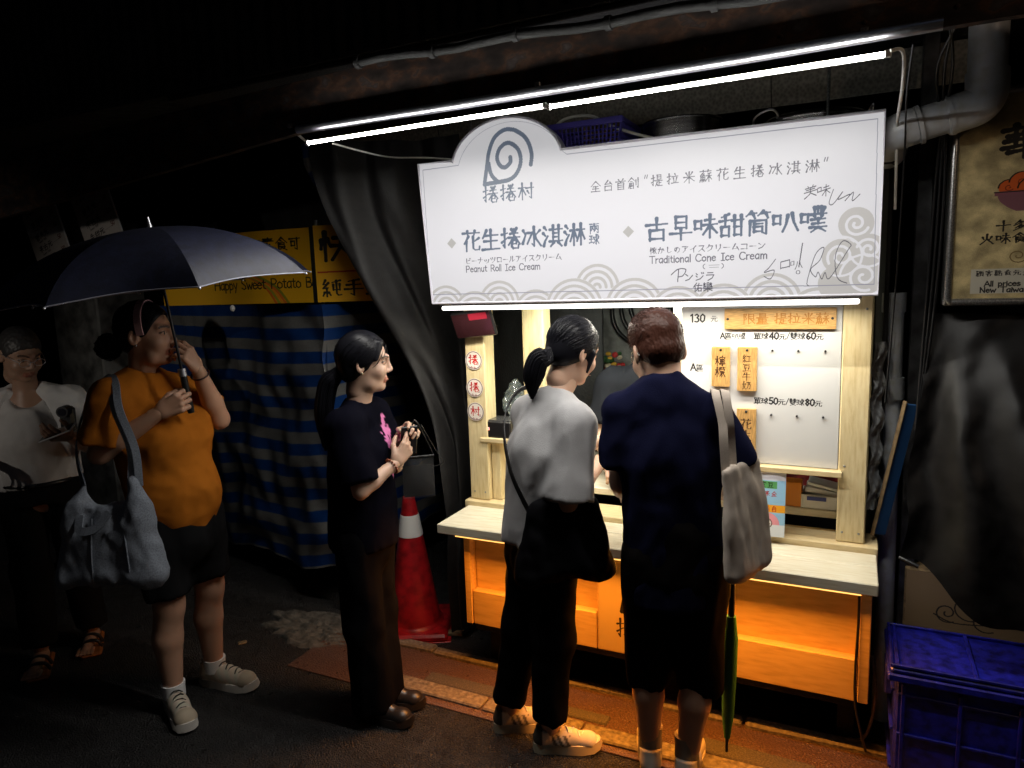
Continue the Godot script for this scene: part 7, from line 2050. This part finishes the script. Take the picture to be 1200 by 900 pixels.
func umbrella() -> void:
	var t := thing("open_umbrella", "open dark navy umbrella held up by the person in orange", "umbrella", V(-2.35, 1.30, -1.88))
	var foot := V(-2.345, 1.305, -1.905)
	var top := V(-2.385, 2.0, -1.84)
	var up := (top - foot).normalized()
	var x := up.cross(V(0.3, 0, 1)).normalized()
	var z := x.cross(up)
	var rad := 0.575
	var drop := 0.235
	var cloth_m := worn(mat(0.012, 0.015, 0.045, 0.62), M.mottle, V(4, 4, 4), M.mid, 0.18)
	var rim_m := mat(0.30, 0.30, 0.36, 0.5)
	var tips := []
	for k in 8:
		var a := TAU * k / 8.0 + 0.0
		tips.append(x * cos(a) + z * sin(a))
	for k in 8:
		var d0: Vector3 = tips[k]
		var d1: Vector3 = tips[(k + 1) % 8]
		part(t, "panel", MB.new().sheet(10, 12, func(u: float, v: float):
			var d := d0.lerp(d1, u)
			var sag := 1.0 - 0.10 * sin(u * PI) * v
			var r := rad * sin(v * 1.16) / sin(1.16) * sag
			return top - up * (drop * (1.0 - cos(v * 1.30)) / (1.0 - cos(1.30)) - 0.012 * sin(u * PI) * v * v) + d * r), cloth_m)
		var e := []
		for i in 9:
			var u := i / 8.0
			e.append(top - up * (drop - 0.012 * sin(u * PI)) + d0.lerp(d1, u) * rad * (1.0 - 0.10 * sin(u * PI)))
		part(t, "hem", MB.new().tube(e, 0.0026, 5), rim_m)
		var rb := []
		for i in 9:
			var v := i / 8.0
			rb.append(top - up * (drop * (1.0 - cos(v * 1.30)) / (1.0 - cos(1.30)) + 0.004) + d0 * rad * sin(v * 1.16) / sin(1.16))
		var rib := part(t, "rib", MB.new().tube(rb, 0.0022, 5), M.alu)
		part(rib, "stretcher", MB.new().tube([rb[4], foot + up * 0.50], 0.002, 4), M.alu)
		part(rib, "tip", MB.new().ball(rb[8] + d0 * 0.006, 0.005, 5, 7), M.chrome)
	part(t, "shaft", MB.new().tube([foot + up * 0.02, top + up * 0.03], 0.0055, 8), M.black_plastic)
	part(t, "finial", MB.new().tube([top, top + up * 0.012, top + up * 0.04], [0.012, 0.008, 0.004], 8), M.chrome)
	part(t, "runner", MB.new().tube([foot + up * 0.48, foot + up * 0.53], 0.010, 10), M.black_plastic)
	part(t, "handle", MB.new().tube([foot - up * 0.02, foot + up * 0.0, foot + up * 0.13], [0.012, 0.014, 0.013], 12), M.black_plastic)
	part(t, "ferrule", MB.new().tube([foot + up * 0.128, foot + up * 0.158], 0.0155, 14), M.chrome)

# --- older man at the left edge: vest and open white shirt, phone
func man_with_phone(nf: FastNoiseLite) -> void:
	var J := {"head": V(-3.475, 1.498, -1.935), "neck": V(-3.505, 1.335, -1.955), "chest": V(-3.51, 1.12, -1.96), "pelvis": V(-3.50, 0.87, -1.965),
		"shL": V(-3.385, 1.265, -2.075), "shR": V(-3.625, 1.265, -1.840), "elL": V(-3.285, 1.050, -2.080), "elR": V(-3.685, 1.03, -1.77), "wrL": V(-3.205, 1.125, -1.945), "wrR": V(-3.50, 1.02, -1.70),
		"hipL": V(-3.435, 0.85, -2.03), "hipR": V(-3.56, 0.85, -1.90), "knL": V(-3.435, 0.46, -2.05), "knR": V(-3.52, 0.46, -1.88), "anL": V(-3.456, 0.08, -2.093), "anR": V(-3.481, 0.08, -1.854)}
	var f := V(0.80, 0, 0.60)
	var p := thing("person", "person in white vest and open white shirt looking down at a phone", "person", V(-3.47, 0, -1.97))
	var hb := frame(V(0.96, -0.40, 0.06), 0.0)
	var mb := MB.new()
	append_trunk(mb, J, f, 1.15, 1.0, 1.0)
	append_head(mb, J.head, hb)
	append_hand(mb, J.wrL, V(0.35, 0.20, 0.85), V(0.35, -0.85, -0.2), 1.0, [0.25, 0.35, 0.4, 0.45], 0.5)
	append_hand(mb, J.wrR, V(0.8, -0.2, 0.5), V(0.1, 0.9, 0.1), -1.0, [0.4, 0.45, 0.5, 0.55], 0.5)
	for q in ["anL", "anR"]:
		var g: Vector3 = J[q]
		var ff := Field.new(g - V(0.16, 0.10, 0.16), g + V(0.26, 0.05, 0.26), 0.006)
		ff.cap(g - V(0, 0.03, 0), g + V(0.10, -0.052, 0.105), 0.034, 0.022, 0.02)
		for k in 5: ff.cap(g + V(0.09, -0.052, 0.095) + V(0.71, 0, -0.7) * (k - 2) * 0.014, g + V(0.125, -0.056, 0.13) + V(0.71, 0, -0.7) * (k - 2) * 0.016, 0.011, 0.008, 0.005)
		ff.to(mb)
	part(p, "body", mb, skin(0.36, 0.21, 0.14))
	var F := field_round(only(J, ["neck", "chest", "pelvis"]), 0.26, 0.0095, 0.82, 1.42)
	F.cap(J.neck - V(0, 0.10, 0), J.chest, 0.11, 0.158, 0.05, 0, f, 1.25)
	F.cap(J.chest, J.pelvis + V(0, 0.01, 0), 0.160, 0.165, 0.05, 1, f, 1.1)
	F.ell(J.chest + f * 0.09, V(0.09, 0.12, 0.09), 0.05)
	F.ell(J.neck + f * 0.07 + V(0, 0.015, 0), V(0.085, 0.10, 0.085), 0.012, Basis.IDENTITY, true)
	F.fold(nf, 0.012, V(8, 5, 8))
	part(p, "vest", F.to(MB.new(), Transform3D.IDENTITY, null, 2), cloth(0.58, 0.56, 0.54, 0.85))
	var G := field_round(only(J, ["neck", "shL", "shR", "elL", "elR", "pelvis"]), 0.24, 0.0095, 0.84, 1.42)
	G.cap(J.neck - V(0, 0.07, 0) - f * 0.02, J.chest - f * 0.015, 0.115, 0.172, 0.05, 0, f, 1.25)
	G.cap(J.chest - f * 0.015, J.pelvis + V(0, 0.0, 0) - f * 0.01, 0.172, 0.175, 0.05, 1, f, 1.15)
	for s in ["L", "R"]:
		G.cap(J.neck - V(0, 0.04, 0), J["sh" + s], 0.058, 0.066, 0.045)
		G.cap(J["sh" + s], J["sh" + s].lerp(J["el" + s], 0.92), 0.074, 0.080, 0.04, 1)
	# left open at the front
	var lf := V(f.z, 0, -f.x)
	G.ell(J.chest + f * 0.16 - lf * 0.02 + V(0, 0.02, 0), V(0.135, 0.42, 0.135), 0.01, Basis.IDENTITY, true)
	G.ell(J.neck + f * 0.02 + V(0, 0.05, 0), V(0.066, 0.07, 0.066), 0.012, Basis.IDENTITY, true)
	G.fold(nf, 0.018, V(8, 5, 8)).fold(nf, 0.007, V(18, 12, 18))
	part(p, "open_shirt", G.to(MB.new(), Transform3D.IDENTITY, null, 2), cloth(0.66, 0.65, 0.64, 0.8))
	var S := field_round(only(J, ["pelvis", "hipL", "hipR", "knL", "knR", "anL", "anR"]), 0.2, 0.0105, 0.05, 0.98)
	S.cap(J.pelvis + V(0, 0.025, 0), J.pelvis - V(0, 0.08, 0), 0.150, 0.155, 0.04, 2, f, 1.1)
	for s in ["L", "R"]:
		S.cap(J["hip" + s], J["kn" + s], 0.095, 0.082, 0.03)
		S.cap(J["kn" + s], J["an" + s] + V(0, 0.02, 0), 0.080, 0.074, 0.03, 1)
	S.fold(nf, 0.012, V(9, 4, 9))
	part(p, "trousers", S.to(MB.new(), Transform3D.IDENTITY, null, 2), cloth(0.012, 0.012, 0.013))
	var bp := []
	for k in 29:
		var a := TAU * k / 28
		bp.append(V(J.pelvis.x, 0.892, J.pelvis.z) + f * cos(a) * 0.142 + lf * sin(a) * 0.158)
	part(p, "belt", MB.new().tube(bp, 0.013, 6, false), M.black_plastic)
	var T := Transform3D(hb, J.head)
	var H := hair_field(0.002, -0.015, 6)
	H.ell(V(0, -0.055, 0.090), V(0.110, 0.115, 0.095), 0.012, Basis.IDENTITY, true)
	H.clip(V(0, -0.05, -0.05), V(0, -1, -0.1).normalized())
	H.fold(fnoise(97, 1.0, 3), 0.003, V(60, 40, 60))
	part(p, "hair", H.to(MB.new(), T), mat(0.030, 0.028, 0.027, 0.5))
	var g := MB.new()
	for s in [-1.0, 1.0]:
		var rp := []
		for k in 17:
			var a := TAU * k / 16
			rp.append(T * V(0.032 * s + cos(a) * 0.024, 0.0 + sin(a) * 0.017, 0.099))
		g.tube(rp, 0.0013, 5, false)
		g.tube([T * V(0.056 * s, 0.006, 0.097), T * V(0.080 * s, 0.010, 0.02), T * V(0.081 * s, 0.006, -0.03)], 0.0014, 5)
	g.tube([T * V(-0.008, 0.004, 0.101), T * V(0.008, 0.004, 0.101)], 0.0013, 5)
	part(p, "spectacles", g, M.chrome)
	# sandals
	for q in ["anL", "anR"]:
		var a: Vector3 = J[q]
		var b := Basis(V(f.z, 0, -f.x), Vector3.UP, f)
		var sd := part(p, "sandal", MB.new().box(V(a.x, 0.012, a.z) + f * 0.055, V(0.092, 0.022, 0.265), 0.01, b), mat(0.30, 0.10, 0.02, 0.6))
		for k in 2:
			var o := f * (0.06 + k * 0.055)
			part(sd, "strap", MB.new().tube(curve([V(a.x, 0.02, a.z) + o + lf * 0.046, V(a.x, 0.062 - k * 0.008, a.z) + o + lf * 0.024, V(a.x, 0.066 - k * 0.008, a.z) + o - lf * 0.02, V(a.x, 0.02, a.z) + o - lf * 0.046]), 0.008, 6), M.black_plastic)
	# phone in his hand, camera hanging on his shoulder
	var ph := thing("mobile_phone", "white-edged phone in the hand of the person in the white vest", "phone", V(-3.16, 1.15, -1.87))
	var pb := Basis(V(0.80, 0.32, -0.45).normalized(), V(-0.45, 0.35, -0.80).normalized(), V(0, 1, 0.4)).orthonormalized()
	part(ph, "body", MB.new().box(V(-3.165, 1.160, -1.872), V(0.15, 0.074, 0.008), 0.003, pb), M.white_plastic)
	part(ph, "glass", MB.new().box(V(-3.165, 1.160, -1.872) + pb.z * 0.0045, V(0.142, 0.068, 0.001), 0.0003, pb), mat(0.02, 0.02, 0.025, 0.1))
	var ca := thing("shoulder_camera", "small black camera hanging under the arm of the person in the white vest", "camera", V(-3.29, 1.17, -1.98))
	part(ca, "body", MB.new().box(V(-3.262, 1.195, -1.985), V(0.06, 0.12, 0.045), 0.012, Basis(V(0.8, 0, -0.6), V(0, 1, 0), V(0.6, 0, 0.8))), M.black_plastic)
	part(ca, "lens", MB.new().tube([V(-3.262, 1.235, -1.985), V(-3.238, 1.235, -1.945)], [0.028, 0.026], 16), M.black_plastic)
	part(ca, "front_glass", MB.new().tube([V(-3.2385, 1.235, -1.946), V(-3.236, 1.235, -1.942)], 0.018, 14), mat(0.03, 0.03, 0.04, 0.05))

# --- vendor bending over inside the stall
func vendor(nf: FastNoiseLite) -> void:
	var J := {"head": V(-0.765, 1.43, -3.10), "neck": V(-0.83, 1.345, -3.19), "chest": V(-0.87, 1.14, -3.24), "pelvis": V(-0.90, 0.90, -3.72),
		"shL": V(-0.70, 1.26, -3.25), "shR": V(-1.02, 1.26, -3.18), "elL": V(-0.62, 1.02, -3.16), "elR": V(-1.06, 1.02, -3.10), "wrL": V(-0.70, 0.94, -2.98), "wrR": V(-0.98, 0.94, -2.98),
		"hipL": V(-0.82, 0.88, -3.72), "hipR": V(-0.98, 0.88, -3.72), "knL": V(-0.81, 0.55, -3.72), "knR": V(-0.98, 0.55, -3.72), "anL": V(-0.81, 0.27, -3.74), "anR": V(-0.98, 0.27, -3.74)}
	var f := V(0.2, -0.5, 0.85).normalized()
	var p := thing("person", "person in dark T-shirt bending over behind the counter, mostly hidden", "person", V(-0.90, 0.232, -3.7))
	var hb := frame(V(0.4, -0.55, 0.75), 0.0)
	var mb := MB.new()
	append_trunk(mb, J, f, 0.95, 0.95, 0.95)
	append_head(mb, J.head, hb)
	append_hand(mb, J.wrL, V(-0.4, -0.25, 0.6), V(0.1, 0.9, 0.2), 1.0, [0.4, 0.45, 0.5, 0.55], 0.5)
	append_hand(mb, J.wrR, V(0.4, -0.25, 0.6), V(0.1, 0.9, 0.2), -1.0, [0.4, 0.45, 0.5, 0.55], 0.5)
	part(p, "body", mb, skin(0.52, 0.32, 0.22))
	var F := field_round(only(J, ["neck", "shL", "shR", "elL", "elR", "pelvis"]), 0.22, 0.011)
	F.cap(J.neck - V(0, 0.06, 0.02), J.chest, 0.11, 0.165, 0.05, 0, f, 1.2)
	F.cap(J.chest, J.pelvis, 0.165, 0.165, 0.05, 1, f, 1.1)
	for s in ["L", "R"]:
		F.cap(J.neck - V(0, 0.035, 0), J["sh" + s], 0.06, 0.07, 0.05)
		F.cap(J["sh" + s], J["sh" + s].lerp(J["el" + s], 0.8), 0.078, 0.085, 0.04, 1)
	F.fold(nf, 0.014, V(8, 5, 8))
	part(p, "shirt", F.to(MB.new(), Transform3D.IDENTITY, null, 2), cloth(0.022, 0.023, 0.028, 0.85))
	var S := field_round(only(J, ["pelvis", "hipL", "hipR", "knL", "knR", "anL", "anR"]), 0.2, 0.0125, 0.235)
	S.cap(J.pelvis, J.pelvis - V(0, 0.06, 0), 0.14, 0.145, 0.04)
	for s in ["L", "R"]:
		S.cap(J["hip" + s], J["kn" + s], 0.092, 0.078, 0.03)
		S.cap(J["kn" + s], J["an" + s], 0.078, 0.070, 0.03)
	part(p, "trousers", S.to(MB.new(), Transform3D.IDENTITY, null, 2), cloth(0.005, 0.005, 0.006))
	var H := hair_field(0.006, -0.02, 7)
	H.ell(V(0, -0.055, 0.090), V(0.100, 0.105, 0.092), 0.012, Basis.IDENTITY, true)
	H.fold(nf, 0.008, V(60, 40, 40))
	part(p, "hair", H.to(MB.new(), Transform3D(hb, J.head)), M.hair)
